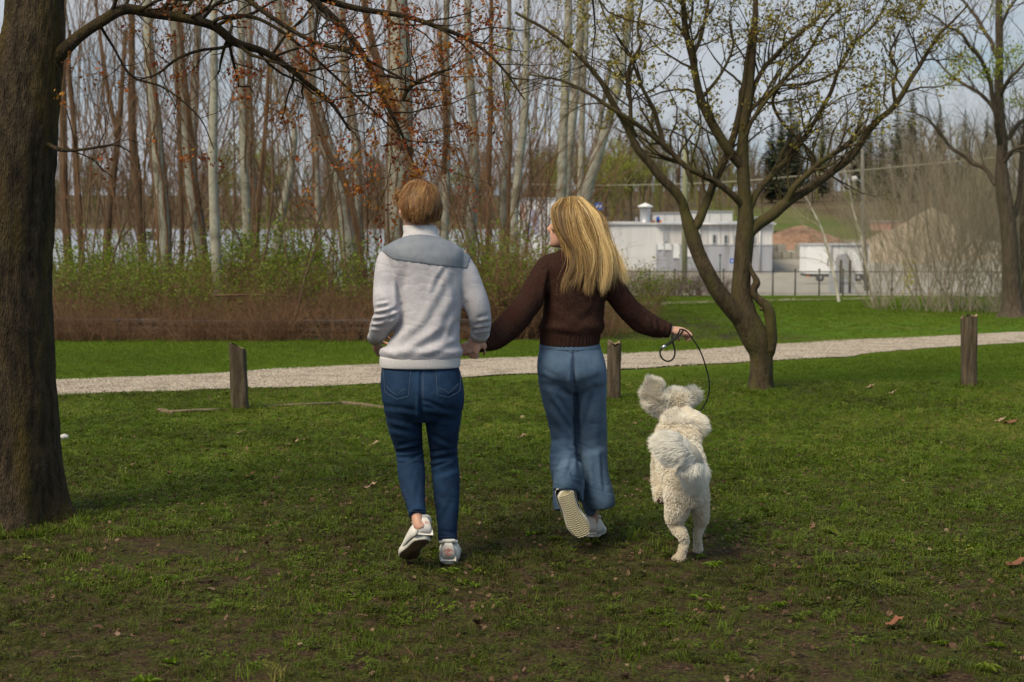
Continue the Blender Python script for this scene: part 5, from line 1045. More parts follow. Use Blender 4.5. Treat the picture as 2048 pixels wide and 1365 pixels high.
brn = [shrub(300 + i, 1.1, 1.4, 34, twig_red, leaf_green, 120, .035, 'stems') for i in range(2)]
for i in range(64):
    row = i % 3; Y = (25.3, 27.0, 29.0)[row] + rs.uniform(-.4, .6); u = 70 + (i // 3) / 21 * 965 + rs.uniform(-25, 25); x = W(u, 0, Y)[0]; h = 1.0 + .15 * row
    if 240 < u < 900 and row == 1: h *= 1.05
    if u < 430 or 850 < u: brown = rs.uniform() < .35
    else: brown = rs.uniform() < .6
    if row == 0 and 430 < u < 880: brown = rs.uniform() < .8
    s = (brn[i % 2] if brown else sh[i % 4]); put('shrub', s[0], (x, Y, GZ(x, Y)), h * rs.uniform(.62, 1.0), rs.uniform(0, 6.28), 'low brown twiggy shrub in the thicket behind the guard rail' if brown else 'leafing green shrub in the thicket behind the guard rail', 'shrub', 'twiggy shrubs behind the guard rail' if brown else 'leafing shrubs behind the guard rail', [('leaves', s[1])])
for u, Y, sc in ((960, 26, 1.15), (1010, 26.5, 1.25), (1060, 27, 1.2), (1000, 25, 1.0), (1090, 28, 1.0), (1250, 30, .95), (1225, 29, .8), (1280, 33, .8), (560, 31, 1.2), (470, 32, 1.1), (220, 31, 1.1), (620, 32, 1.05)):
    x = W(u, 0, Y)[0]; s = sh[int(u) % 4]; put('shrub', s[0], (x, Y, GZ(x, Y)), sc, rs.uniform(0, 6.28), 'taller green-leafed shrub standing %s' % ('left of the woman' if u < 1110 and u > 900 else 'right of the woman' if u > 1110 else 'among the poplar trunks'), 'shrub', 'taller leafing shrubs ' + ('left of the woman' if 900 < u < 1110 else 'right of the woman' if u > 1110 else 'among the poplars'), [('leaves', s[1])])
for i in range(44):
    Y = rs.uniform(23.6, 24.1); u = rs.uniform(60, 1000); x = W(u, 0, Y)[0]; s = brn[i % 2]; put('shrub', s[0], (x, Y, GZ(x, Y)), rs.uniform(.25, .72), rs.uniform(0, 6.28), 'tangle of brown twigs hanging over the guard rail', 'shrub', 'twig tangles hanging over the guard rail')
for k, (u, Y, sc) in enumerate(((905, 25.2, 1.15), (940, 25.5, 1.35), (975, 25.2, 1.45), (1008, 25.6, 1.55), (1040, 25.2, 1.6), (1068, 25.8, 1.5), (1095, 25.4, 1.3), (990, 24.6, .95), (1050, 24.6, .95))):
    x = W(u, 0, Y)[0]; s = brn[k % 2]; put('shrub', s[0], (x, Y, GZ(x, Y)), sc, rs.uniform(0, 6.28), 'full dark brown shrub left of the woman', 'shrub', 'full dark shrubs left of the woman', [('leaves', s[1])])
for k, (u, Y, sc) in enumerate(((450, 29, 1.15), (485, 28.5, 1.1), (525, 29.5, 1.35), (560, 29, 1.5), (590, 29.5, 1.25), (250, 29, 1.15), (210, 28.5, 1.05), (290, 29.5, 1.0))):
    x = W(u, 0, Y)[0]; s = sh[2]; put('shrub', s[0], (x, Y, GZ(x, Y)), sc, rs.uniform(0, 6.28), 'tall fresh green bush', 'shrub', 'tall fresh green bushes', [('leaves', s[1])])
# pale fallen branch
T = Tubes(); T.add(smoothpath([W(570, 668, 25), W(592, 628, 25.1), (W(606, 570, 25.2)), W(622, 520, 25.3), W(640, 478, 25.3), W(668, 440, 25.3)], 5), np.linspace(.028, .008, 26), 6); T.add([W(430, 592, 25.2), W(500, 590, 25.2), W(600, 594, 25.2)], [.022, .02, .012], 6)
tag(link('fallen_branch', T.mesh('fallen_branch'), bark_brown), 'pale crooked dead branch propped in the shrubs behind the guard rail', 'branch')
# ---- purple-brown vine hedge on the fence, right of the woman
vine = [sapling(400 + i, 1.1, 22, mat('purple_brown_twig', (.105, .065, .062), (.17, .115, .11), 2, rough=.9), 'stems', 2, .9, .007, .18) for i in range(2)]
for i in range(26):
    u = 1205 + (i % 13) * 21 + rs.uniform(-6, 6); Y = 56 + (i // 13) * 1.6; x = W(u, 0, Y)[0]
    if u > 1475: continue
    put('vine_hedge', vine[i % 2][0], (x, Y, GZ(x, Y)), rs.uniform(.75, .98), rs.uniform(0, 6.28), 'purple-brown bare vine bush grown through the fence before the workshop', 'bush', 'bare vine bushes on the fence')
# low twigs right behind the woman at the rail end
for u, Y in ((1150, 26), (1185, 25), (1215, 26), (1250, 27), (1120, 25), (1090, 25)):
    x = W(u, 0, Y)[0]; put('shrub', brn[int(u) % 2][0], (x, Y, GZ(x, Y)), rs.uniform(.55, .75), rs.uniform(0, 6.28), 'low purple-brown twiggy shrub behind the woman at the lawn edge', 'shrub', 'low twiggy shrubs behind the woman')
# ---- grey-tan thicket at the right
thk = [sapling(500 + i, 3.9, 11, twig_tan, 'stems', 2, .55, .010) for i in range(3)]
for i in range(28):
    u = rs.uniform(1745, 2080); Y = rs.uniform(38, 47)
    if i < 14: u = rs.uniform(1850, 2060); Y = rs.uniform(37, 41)
    x = W(u, 0, Y)[0]; sc = np.interp(u, [1745, 1820, 2080], [.9, 1.15, 1.3]) * rs.uniform(.7, 1.05); put('thicket_bush', thk[i % 3][0], (x, Y, GZ(x, Y)), sc, rs.uniform(0, 6.28), 'grey-tan bare willow bush in the thicket at the right', 'bush', 'bare willow bushes of the right thicket')
T = Tubes()
for k in range(60): q = W(rs.uniform(1808, 1832), rs.uniform(520, 575), 44 + rs.uniform(-.3, .3)); T.add([q, q + rs.normal(0, .05, 3)], .018, 3)
T.add([W(1805, 590, 44), W(1815, 560, 44), W(1828, 520, 44)], .012, 4); T.add([W(1818, 590, 44), W(1822, 550, 44), W(1812, 530, 44)], .010, 4)
tag(link('forsythia', T.mesh('forsythia'), mat('yellow_blossom', (.45, .38, .04), (.6, .52, .06), 20, rough=.7)), 'small yellow-blossomed shrub at the left edge of the grey thicket', 'shrub')
# two white saplings before the fence
for rows, lab in (([(1678, 606), (1674, 580), (1668, 550), (1655, 500), (1648, 470), (1630, 430), (1612, 395), (1600, 370)], 'slim whitish birch sapling in front of the white trailer'), ([(1746, 604), (1742, 570), (1730, 520), (1722, 470), (1706, 420), (1700, 380), (1690, 340)], 'slim whitish birch sapling beside the lamp post')):
    Y = G(rows[0][0], rows[0][1])[1]; T = Tubes(); C = smoothpath([W(u, v, Y + .01 * (606 - v)) for u, v in rows], 5); rr = np.linspace(.05, .012, len(C)); T.add(C, rr, 8); e = empty('birch_sapling', C[0], label=lab, cat='sapling'); link('trunk', T.mesh('trunk'), bark_pale, e); T = Tubes(); sprout(T, rng, C, rr, 16, 1.3, 2, .25, nch=(4, 4, 3), wob=.2, up=.15); link('branches', T.mesh('branches'), twig_tan, e)
# ---- far trees
def far_bare(seed, m, h=11):
    rg_ = np.random.default_rng(seed); T = Tubes(); grow(T, rg_, (0, 0, -.3), nrm(np.array([rg_.normal(0, .04), 0, 1])), h * .9, .20, 0, 3, nch=(15, 7, 6), ks=(7, 4, 3, 3), wob=.05, up=.10, spread=.85, lf=.40, nseg=(8, 6, 4, 3)); me = T.mesh('crown_and_trunk'); me.materials.append(m); return me
def far_leafy(seed, m_tw, m_lf, h=9, nl=2600, ls=.28):
    rg_ = np.random.default_rng(seed); T = Tubes(); tps = []; grow(T, rg_, (0, 0, -.3), (0, 0, 1), h * .85, .18, 0, 2, nch=(14, 7, 5), ks=(6, 4, 3), wob=.06, up=.08, spread=.85, lf=.45, tips=tps); me = T.mesh('branches'); me.materials.append(m_tw); tp = np.array(tps); C = tp[rg_.integers(0, len(tp), nl)] + rg_.normal(0, .30, (nl, 3)); lm = leaves(C, ls, rg_, 'leaves'); lm.materials.append(m_lf); return me, lm
def conifer(seed, h=11):
    rg_ = np.random.default_rng(seed); T = Tubes(); T.add([(0, 0, -.3), (0, 0, h * .5), (0, 0, h)], [.16, .10, .02], 6); tr0 = T.mesh('trunk'); tr0.materials.append(bark_brown); V, Fc, tn, n = [], [], [], 0
    for i in range(34):
        t = (i + .5) / 34; z = h * (.08 + .92 * t); rad = h * .20 * (1 - t) ** .85 + .12
        for j in range(max(5, int(13 * (1 - t) + 4))):
            a = rg_.uniform(0, 6.28); rr = rad * rg_.uniform(.65, 1.15); c, s = math.cos(a), math.sin(a); w_ = rr * .22 + .06
            for q in range(3):
                r0, r1 = rr * (.15 + .28 * q), rr * (.45 + .28 * q); dz = -.18 * rr + .22 * rr * q * .5; V += [(c * r0 - s * w_, s * r0 + c * w_, z + dz * .4 + rg_.normal(0, .05)), (c * r0 + s * w_, s * r0 - c * w_, z + dz * .4 - .12 + rg_.normal(0, .05)), (c * r1, s * r1, z + dz - .16 + rg_.normal(0, .06))]; Fc.append((n, n + 1, n + 2)); tn += [np.clip(rg_.normal(.4 + .2 * q * .5, .18), 0, 1)] * 3; n += 3
    me = mesh_from('needles', V, np.array(Fc), False, tn); me.materials.append(conif); return tr0, me
hz_brown = mat('far_brown_twigs', (.115, .078, .045), (.155, .11, .068), .3, rough=1.); hz_olive = mat('far_olive_twigs', (.125, .125, .040), (.16, .16, .055), .3, rough=1.); hz_grey = mat('far_grey_twigs', (.14, .11, .08), (.18, .145, .11), .3, rough=1.)
fb = [far_bare(600 + i, (hz_brown, hz_olive, hz_grey, hz_brown)[i]) for i in range(4)]
fl_ = [far_leafy(700, hz_olive, leaf_lime, 9, 1500, .20), far_leafy(701, hz_brown, bud_olive, 9, 2200, .20)]
cf = [conifer(800 + i) for i in range(2)]
def ftree(kind, x, Y, sc, label, group):
    e = empty(('tree', 'tree', 'conifer_tree')[kind], (x, Y, GZ(x, Y) - .1), label=label, cat='tree' if kind < 2 else 'conifer', group=group); REG.append(e); e.rotation_euler = (0, 0, rs.uniform(0, 6.28)); w_ = rs.uniform(.85, 1.15); e.scale = (sc * w_, sc * w_, sc)
    for nm, m_ in ([('crown', fb[rs.integers(0, 4)])] if kind == 0 else list(zip(('branches', 'leaves'), fl_[0 if 'lime' in label else 1])) if kind == 1 else list(zip(('trunk', 'needles'), cf[rs.integers(0, 2)]))):
        o = bpy.data.objects.new(nm, m_); COL.objects.link(o); o.parent = e
        if nm in ('leaves', 'needles'): o['kind'] = 'stuff'
far_pts = [];  # the far-off wood that reads as one mass
def fmass(x, Y, sc): far_pts.append((x, Y, GZ(x, Y) - .1, sc))
# hillside on the right
for i in range(70):
    Y = rs.uniform(188, 275); u = rs.uniform(1010, 2120)
    if 1540 < u < 1760 and Y < 205: Y += 25
    x = W(u, 0, Y)[0]; ftree(0, x, Y, rs.uniform(.65, 1.05), 'bare brown tree of the wooded hillside beyond the yard', 'bare trees on the hillside')
for u, Y, sc in ((1548, 205, 1.0), (1565, 225, 1.1), (1585, 210, 1.25), (1600, 230, 1.05), (1725, 215, 1.15), (1745, 235, .95), (1800, 205, 1.15), (1830, 215, 1.3), (1885, 230, 1.2), (1650, 240, 1.0), (1770, 235, 1.0), (1075, 235, .8), (1935, 220, 1.1), (1980, 230, 1.1)):
    x = W(u, 0, Y)[0]; ftree(2, x, Y, sc, 'dark pointed conifer among the bare hillside trees', 'conifers on the hillside')
for u, Y, sc in ((1225, 165, .85), (1265, 168, .75), (1245, 172, .85), (1205, 175, .7), (1130, 180, .8), (1090, 182, .75), (1330, 190, .6), (1710, 178, .35)):
    x = W(u, 0, Y)[0]; ftree(1, x, Y, sc, 'lime green leafing willow beyond the workshop', 'lime willows beyond the workshop')
for i in range(220):
    Y = rs.uniform(200, 266); u = rs.uniform(1010, 2120); x = W(u, 0, Y)[0]; fmass(x, Y, rs.uniform(.32, .6))
for i in range(70):
    Y = rs.uniform(152, 204); u = rs.uniform(1010, 1540) if i % 3 else rs.uniform(1770, 2120); x = W(u, 0, Y)[0]; fmass(x, Y, rs.uniform(.30, .5))
for i in range(34):
    Y = rs.uniform(165, 200); u = rs.uniform(1040, 1545); x = W(u, 0, Y)[0]; ftree(0, x, Y, rs.uniform(.55, .8), 'low brown tree directly behind the workshop roofs', 'low trees behind the workshop')
for i in range(16):
    Y = rs.uniform(140, 180); u = rs.uniform(1790, 2120); x = W(u, 0, Y)[0]; ftree(0, x, Y, rs.uniform(.6, .9), 'bare tree behind the gravel heap', 'bare trees behind the gravel heap')
# far lakeshore
for i in range(110):
    Y = rs.uniform(543, 560); u = -40 + i * 9.8; x = W(u, 0, Y)[0]; fmass(x, Y, rs.uniform(.7, 1.0))
for i in range(150):
    Y = rs.uniform(545, 640); u = rs.uniform(-40, 1030); x = W(u, 0, Y)[0]; fmass(x, Y, rs.uniform(1.3, 2.1))
for u, Y, sc in ((455, 130 + 420, 3.1), (530, 550, 2.9), (560, 556, 2.6), (485, 560, 2.7), (905, 550, 2.0), (940, 552, 1.8)):
    x = W(u, 0, Y)[0]; ftree(1, x, Y, sc, 'tall lime green tree on the far lakeshore', 'lime trees on the far lakeshore')
fc = bpy.data.collections.new('far_tree_sources')
for i, me in enumerate(fb + [fl_[1][0], fl_[1][1]][:0]):
    fc.objects.link(bpy.data.objects.new('f%d' % i, me))
fp = np.array(far_pts); _rg = rg; scatter('far_woods', fp[:, :3], rs.integers(0, 4, len(fp)), rs.uniform(0, 6.28, len(fp)), fp[:, 3], fp[:, 3] * 0, fc, 'hazy brown bare woods on the far shore and the hillside', 'woods', .03)
# small dark hut on the lake
p = W(303, 484, 300); e = empty('duck_hut', (p[0], 300, -3), label='small dark platform hut out on the lake', cat='hut'); mb = MB(); mb.box((p[0], 300, -2.2), (1.5, 1.4, 1.3)); link('wall', mb.mesh('wall'), dark_m, e); mb = MB(); mb.box((p[0], 300, -1.5), (1.9, 1.8, .15)); link('roof', mb.mesh('roof'), dark_m, e); mb = MB(); mb.box((p[0], 300, -2.95), (2.2, 2.0, .2)); link('deck', mb.mesh('deck'), dark_m, e)
skin = mat('skin', (.50, .27, .19), (.58, .33, .24), 14, rough=.55, spec=.4, bump=.0006, bscale=200)
skin.node_tree.nodes['Principled BSDF'].inputs['Subsurface Weight'].default_value = .12
skin.node_tree.nodes['Principled BSDF'].inputs['Subsurface Radius'].default_value = (.01, .004, .002)
eye_m = mat('eyeball', (.75, .73, .70), rough=.2); iris_m = mat('iris', (.06, .09, .12), rough=.1)
sweat_m = mat('heather_knit', (.40, .39, .435), (.55, .535, .575), 240, rough=.95, bump=.0010, bscale=420, spec=.1, detail=2, c3=(.41, .40, .44), s3=14)
yoke_m = mat('blue_grey_cloth', (.165, .185, .225), (.195, .215, .255), 30, rough=.6, bump=.0006, bscale=260, spec=.3)
rib_m = mat('ribbed_trim', (.50, .49, .50), (.62, .60, .62), 200, rough=.95, bump=.0015, bscale=300, spec=.1)
denim_dk = mat('dark_denim', (.007, .020, .052), (.016, .044, .098), 10, rough=.85, bump=.0011, bscale=420, spec=.15, c3=(.012, .028, .064), s3=3.5, detail=8)
denim_lt = mat('light_denim', (.050, .088, .150), (.095, .150, .230), 8, rough=.85, bump=.0011, bscale=420, spec=.15, c3=(.045, .078, .130), s3=3, detail=9)
thread_lt = mat('pale_thread', (.09, .12, .18), rough=.8); thread_dk = mat('dark_thread', (.05, .06, .10), rough=.8)
knit_m = mat('brown_knit', (.024, .012, .009), (.050, .027, .021), 160, rough=1.0, bump=.0025, bscale=150, spec=.05, detail=3, c3=(.034, .015, .012), s3=9)
knit_rib = mat('brown_rib', (.026, .010, .008), (.055, .024, .020), 120, rough=1., bump=.003, spec=.05, wave=('X', 28, .2))
hair_red = mat('ginger_blond_hair', (0, 0, 0), tint=[(.075, .030, .009), (.19, .080, .022), (.34, .17, .052), (.52, .31, .12)], rough=.55, spec=.5)
hair_bl = mat('honey_blond_hair', (0, 0, 0), tint=[(.060, .030, .010), (.20, .110, .030), (.42, .26, .080), (.82, .60, .28)], rough=.52, spec=.5)
sho_w = dict(upper=mat('white_leather', (.70, .68, .64), (.62, .60, .56), 20, rough=.5), rim=mat('white_rubber', (.68, .66, .60), (.50, .47, .40), 16, rough=.6), out=mat('brown_outsole', (.10, .065, .04), (.17, .12, .075), 14, rough=.8), tab=mat('cream_leather', (.66, .62, .58), rough=.5), mark=mat('orange_print', (.62, .15, .07), rough=.5), lace=mat('white_lace', (.72, .7, .68), rough=.8))
sho_c = dict(sho_w, out=mat('cream_outsole', (.42, .35, .21), (.52, .45, .30), 25, rough=.7, bump=.003, bscale=90), tread=mat('cream_tread', (.60, .54, .38), rough=.7))
def eyes(parent, tr, Rm, H=.235):
    for s in (-1, 1):
        c = tr([(s * .032, .074, .52 * H)])[0]; v_, f_ = ball(c, .0125); e = link('eye', mesh_from('eye', v_, f_), eye_m, parent)
        c2 = tr([(s * .032, .0835, .52 * H)])[0]; v_, f_ = ball(c2, .0052, 10); link('iris', mesh_from('iris', v_, f_), iris_m, e)
# ---------------------------------------------------------------- the man
YM = 7.5
man = empty('person', (*W(840, 1138, YM)[:2], GZ(0, YM)), label='running man with short ginger blond hair, pale grey pullover and dark blue jeans', cat='person')
hc = W(838, 419, YM + .02)
hp, htr, hR = head_parts(hc, R(20), R(-4))
body = list(hp)
body.append(px_loft([(839, 445, .02, 26, .06), (840, 470, .0, 27, .062), (842, 500, -.01, 34, .07)], YM))
body.append(trunk_loft([(482, 800, 886, .07, 0), (500, 778, 912, .085, 0), (530, 785, 920, .10, 0), (600, 805, 916, .105, 0), (680, 795, 910, .10, 0), (740, 775, 910, .09, 0), (785, 785, 905, .09, 0), (815, 805, 890, .06, .0)], YM))
armL = [(790, 512, .0, 22, None), (776, 545, -.02, 20, None), (774, 590, -.05, 18, None), (778, 625, -.07, 16, None), (764, 654, .06, 14, None), (751, 676, .17, 12, .024)]
armR = [(912, 512, .0, 22, None), (930, 545, .0, 20, None), (945, 585, .0, 18, None), (956, 622, .01, 16, None), (958, 650, .06, 14, None), (955, 674, .10, 11, .024)]
body += [px_loft(armL, YM), px_loft(armR, YM)]
legL = [(805, 790, .0, 34, None), (810, 850, .03, 29, None), (818, 904, .07, 22, None), (824, 955, .0, 21, None), (831, 1000, -.09, 15, None), (836, 1046, -.16, 11, .028), (843, 1058, -.17, 12, .03)]
legR = [(886, 790, .0, 34, None), (886, 850, .04, 29, None), (888, 915, .08, 22, None), (893, 970, .04, 21, None), (895, 1040, .0, 13, .036), (895, 1085, -.01, 11, .03), (896, 1116, .012, 11, .03)]
body += [px_loft(legL, YM), px_loft(legR, YM)]
# feet inside the shoes
fl_h = W(850, 1079, YM - .20); fl_t = W(813, 1121, YM + .045); fl_d = nrm(fl_t - fl_h)
fr_h = np.array([*W(897, 1138, YM - .055)[:2], .012]); fr_d = nrm(np.array([-.04, 1, 0.02]))
body.append(loft([fl_h + fl_d * .045 + np.array([.0, .035, .045]), fl_h + fl_d * .10 + (0, .02, .035), fl_h + fl_d * .2 + (0, .01, .022), fl_h + fl_d * .255 + (0, .008, .015)], [.026, .032, .034, .022], [.028, .026, .018, .012], 12))
body.append(loft([fr_h + (0, .05, .055), fr_h + fr_d * .10 + (0, 0, .05), fr_h + fr_d * .19 + (0, 0, .038), fr_h + fr_d * .25 + (0, 0, .034)], [.026, .032, .034, .022], [.028, .026, .016, .010], 12))
wl = W(751, 676, YM + .17); body += hand(wl, (.05, .75, -.45), (.9, -.1, -.2), -1, 1.15)
HW = W(955, 672, YM + .10)
body += hand(HW, (-.34, -.02, -.92), (.35, .9, -.1), 1, 1.9, .90, .0)
bm_ = solidify('body', body, .0048, 2)
link('body', bm_, skin, man)
eyes(man, htr, hR)
# hair: cap and strands
def head_local(P, tr0, Rm): return (P - tr0([(0, 0, 0)])[0]) @ Rm
rg = np.random.default_rng(5)
H = .235
def scalp_pt(th, ph, lift=0.):
    """ph from crown 0 to 1.9, th around (0 = front)"""
    z = .57 * H + math.cos(ph) * (.43 * H + .004 + lift); a = .080 + .004 + lift; b = .097 + lift
    q = 1 - .16 * max(0, ph - 1.55)
    return (math.sin(th) * math.sin(ph) ** .9 * a * q if math.sin(ph) > 0 else 0, -.006 + math.cos(th) * math.sin(ph) * b, z)
def man_hair():
    cap = []; nth, nph = 36, 14
    for i in range(nph + 1):
        for j in range(nth):
            th = j / nth * 2 * PI; lim = np.interp(abs((th + PI) % (2 * PI) - PI), [0, .7, 1.3, 1.62, 1.9, PI], [.85, .95, 1.24, 1.30, 2.0, 2.25]); ph = max(.02, i / nph * lim)
            lf = .012 * math.exp(-(ph / 1.1) ** 2) + .006 * math.sin(3 * th + 2) * math.sin(ph) + .006
            if i == nph: lf = -.004
            cap.append(scalp_pt(th, ph, lf))
    Fc = [(i * nth + j, i * nth + (j + 1) % nth, (i + 1) * nth + (j + 1) % nth, (i + 1) * nth + j) for i in range(nph) for j in range(nth)] + [tuple(range(nth))[::-1]]
    P = htr(cap); base = link('hair', mesh_from('hair', P, Fc, True, np.full(len(P), .25)), hair_red, man)
    m = 12000; th = rg.uniform(-PI, PI, m); lim = np.interp(abs(th), [0, .7, 1.3, 1.62, 1.9, PI], [.85, .95, 1.22, 1.28, 1.95, 2.2]); ph = np.sqrt(rg.uniform(0.0, 1, m)) * lim
    S = np.zeros((m, 6, 3)); n = 6
    flop = np.where(np.cos(th) > .2, 1, 0)
    ln = rg.uniform(.30, .78, m) * np.interp(ph, [0, 1.2, 2.0], [1, .8, .35])
    sw = .25 * np.sin(th * 2 + 1) + .35 + rg.normal(0, .22, m)                # whorl: strands sweep sideways at the crown
    edge = rg.normal(0, .07, m); clump0 = vn(np.c_[th * 5, ph * 3, 0 * th], 1.4, 12)
    for k in range(n):
        t = k / (n - 1); p2 = np.minimum(ph + ln * t, lim + .16 + .10 * np.sin(th * 23) * (t > .5) + edge); t2 = th + sw * t * np.exp(-ph)
        lf = .009 + .012 * np.exp(-(p2 / 1.0) ** 2) + rg.uniform(-.002, .006, m) + .004 * t + .005 * np.sin(3 * t2 + 2) * np.sin(p2) + .007 * clump0
        z = .57 * H + np.cos(p2) * (.43 * H + .004 + lf); a = (.084 + lf) * (1 - .16 * np.maximum(0, p2 - 1.55)); b = .097 + lf
        S[:, k] = np.stack([np.sin(t2) * np.sin(p2) * a, -.006 + np.cos(t2) * np.sin(p2) * b, z], -1)
    S = S.reshape(-1, 3) @ hR.T + htr([(0, 0, 0)])[0]; S = S.reshape(m, n, 3)
    face = nrm(S[:, :1] - hc); clump = vn(np.c_[th * 7, ph * 2, 0 * th], 1.6, 2)
    tint = np.clip(.40 + .40 * clump + .18 * rg.normal(size=m) + .16 * np.cos(ph) , 0, 1)  # lighter crown, darker nape: shading painted into the strand tint
    link('hair_strands', ribbons(S, rg.uniform(.0009, .0019, m), face, tint, 'hair_strands'), hair_red, base)
    # wind-lifted tufts over left temple
    m = 260; c = scalp_pt(-1.2, 1.05, .01); S = np.zeros((m, 5, 3)); r0 = np.array(c) + rg.normal(0, .016, (m, 3)) * (.6, 1, 1)
    for k in range(5): S[:, k] = r0 + np.array([-.022, .012, .004]) * (k / 4) ** 1.2 + np.c_[0 * r0[:, 0], 0 * r0[:, 0], -.02 * (k / 4) ** 2 + 0 * r0[:, 0]]
    S = (S.reshape(-1, 3) @ hR.T + htr([(0, 0, 0)])[0]).reshape(m, 5, 3); link('hair_strands', ribbons(S, .002, None, rg.uniform(.2, .8, m), 'hair_strands'), hair_red, base)
man_hair()
# pullover
sw_parts = [trunk_loft([(466, 812, 872, .066, .0), (476, 802, 884, .080, -.005), (487, 782, 906, .098, -.01), (500, 768, 924, .112, -.01), (520, 772, 930, .125, -.01), (560, 788, 929, .132, 0), (600, 797, 925, .134, 0), (640, 796, 922, .136, 0), (675, 783, 920, .138, 0), (700, 766, 921, .140, 0), (712, 762, 921, .138, 0), (722, 765, 917, .13, 0)], YM),
    px_loft([(800, 508, .0, 27, .07), (782, 522, -.005, 28, .066), (776, 550, -.02, 27.5, .064), (773, 580, -.04, 27, .062), (773, 606, -.07, 27, .060), (775, 628, -.075, 27, .058), (767, 645, -.01, 25, .056), (759, 660, .06, 21, .050), (753, 672, .13, 16, .036)], YM),
    px_loft([(888, 516, .0, 29, .07), (910, 524, .0, 29, .066), (929, 550, .0, 28, .062), (941, 578, .0, 27, .060), (951, 604, .0, 26.5, .058), (958, 628, .01, 24, .054), (961, 650, .05, 21.5, .046), (961, 668, .08, 18, .038)], YM)]
mf = folds([
    (752, 604, 775, 600, 6, 3.2), (750, 618, 778, 612, 9, 3.4), (746, 630, 772, 628, 8, 3.2), (744, 644, 768, 640, 8, 3.2), (741, 654, 766, 655, 6, 3), (778, 625, 800, 615, 8, 4), (776, 640, 796, 628, 6, 3.5),
    (955, 636, 978, 630, 5, 4), (948, 650, 979, 644, 6, 3.5), (945, 661, 980, 656, 5, 3), (930, 600, 940, 640, 5, 5),
    (880, 552, 868, 590, 5, 6), (893, 535, 878, 560, 4, 5), (905, 545, 918, 620, 4, 7), (812, 530, 806, 580, 4, 7),
    (905, 560, 850, 660, 5, 9), (918, 600, 872, 690, 5, 9), (850, 655, 790, 700, 6, 8), (900, 660, 818, 712, 7, 8), (918, 690, 860, 714, 6, 7), (765, 690, 800, 705, 5, 6), (918, 640, 900, 680, 5, 7), (800, 520, 806, 620, 5, 6), (795, 560, 800, 640, 6, 5)], YM)
def sweat_disp(P, Nn):
    q = pxof(P); h = mf(P, Nn) + crease(q, P, .0016, 41) + .0022 * fbm(np.c_[q[:, 0] * .03 + q[:, 1] * .01, q[:, 1] * .016, P[:, 1] * 6], 1.0, 3, 3)
    blous = .012 * np.exp(-((q[:, 1] - 704) / 9) ** 2); h += blous * (abs(q[:, 0] - 842) < 86)
    return P + Nn * h[:, None]
sw_me = solidify('pullover', sw_parts, .0048, 5, sweat_disp)
sw_o = link('pullover', sw_me, sweat_m, man)
# yoke panel: the shoulder part of the pullover, cut crisp and 2 mm proud
bm = bmesh.new(); bm.from_mesh(sw_me)
zy = W(860, 530, YM - .12)
for co, no in ((W(860, 529.5, YM - .13), (.13, .0, 1)), (W(790, 521, YM - .10), (.50, 0, .85)), (W(936, 530, YM - .08), (-1, 0, .28)), (W(840, 474, YM - .05), (0, -.45, -1)), ((0, YM + .06, 0), (0, -1, 0))):
    g = bm.verts[:] + bm.edges[:] + bm.faces[:]
    bmesh.ops.bisect_plane(bm, geom=g, plane_co=Vector(co), plane_no=Vector(no), clear_inner=True, clear_outer=False)
for v in bm.verts: v.co += v.normal * .0030
for v in bm.verts:
    if v.is_boundary: v.co -= v.normal * .0028
ym = bpy.data.meshes.new('yoke'); bm.to_mesh(ym); bm.free(); ym.polygons.foreach_set('use_smooth', [True] * len(ym.polygons))
link('yoke', ym, yoke_m, sw_o)
v_, f_ = px_loft([(842, 474, -.0, 37, .074), (841, 466, 0, 34, .069), (840, 459, .005, 34, .067), (839, 451, .01, 33, .066)], YM, 30, True)
v2, f2 = px_loft([(839, 451, .01, 30.5, .061), (840, 462, .005, 30.5, .061)], YM, 30, True)
collar = MB(); collar.add(v_, f_[:-60]); collar.add(v2, f2); link('stand_collar', collar.mesh('stand_collar', True), rib_m, sw_o)
v_, f_ = trunk_loft([(711, 761, 920, .134, 0), (716, 759, 921, .136, 0), (724, 758.5, 921, .136, 0), (731, 759, 921, .134, 0), (734, 760, 919.5, .130, 0), (731, 764, 916, .125, 0)], YM)
link('hem_band', mesh_from('hem_band', v_, f_), rib_m, sw_o)
for a, b, r_ in ((W(756, 667, YM + .10), W(750, 677, YM + .17), 16.5), (W(961, 664, YM + .07), W(957, 675, YM + .095), 18.5)):
    v_, f_ = loft([a, a + (b - a) * .15, b, b + (b - a) * .08, a + (b - a) * .7], np.array([1, 1.08, 1.0, .9, .8]) * r_ * PX(YM), np.array([1, 1.08, 1.0, .9, .8]) * .034, 20); link('cuff', mesh_from('cuff', v_, f_), rib_m, sw_o)
# watch strap glimpsed under the left cuff
v_, f_ = loft([W(750, 676, YM + .17), W(748, 680, YM + .185)], .030, .024, 16); link('watch_strap', mesh_from('watch_strap', v_, f_), mat('dark_strap', (.03, .03, .035), rough=.5), man)
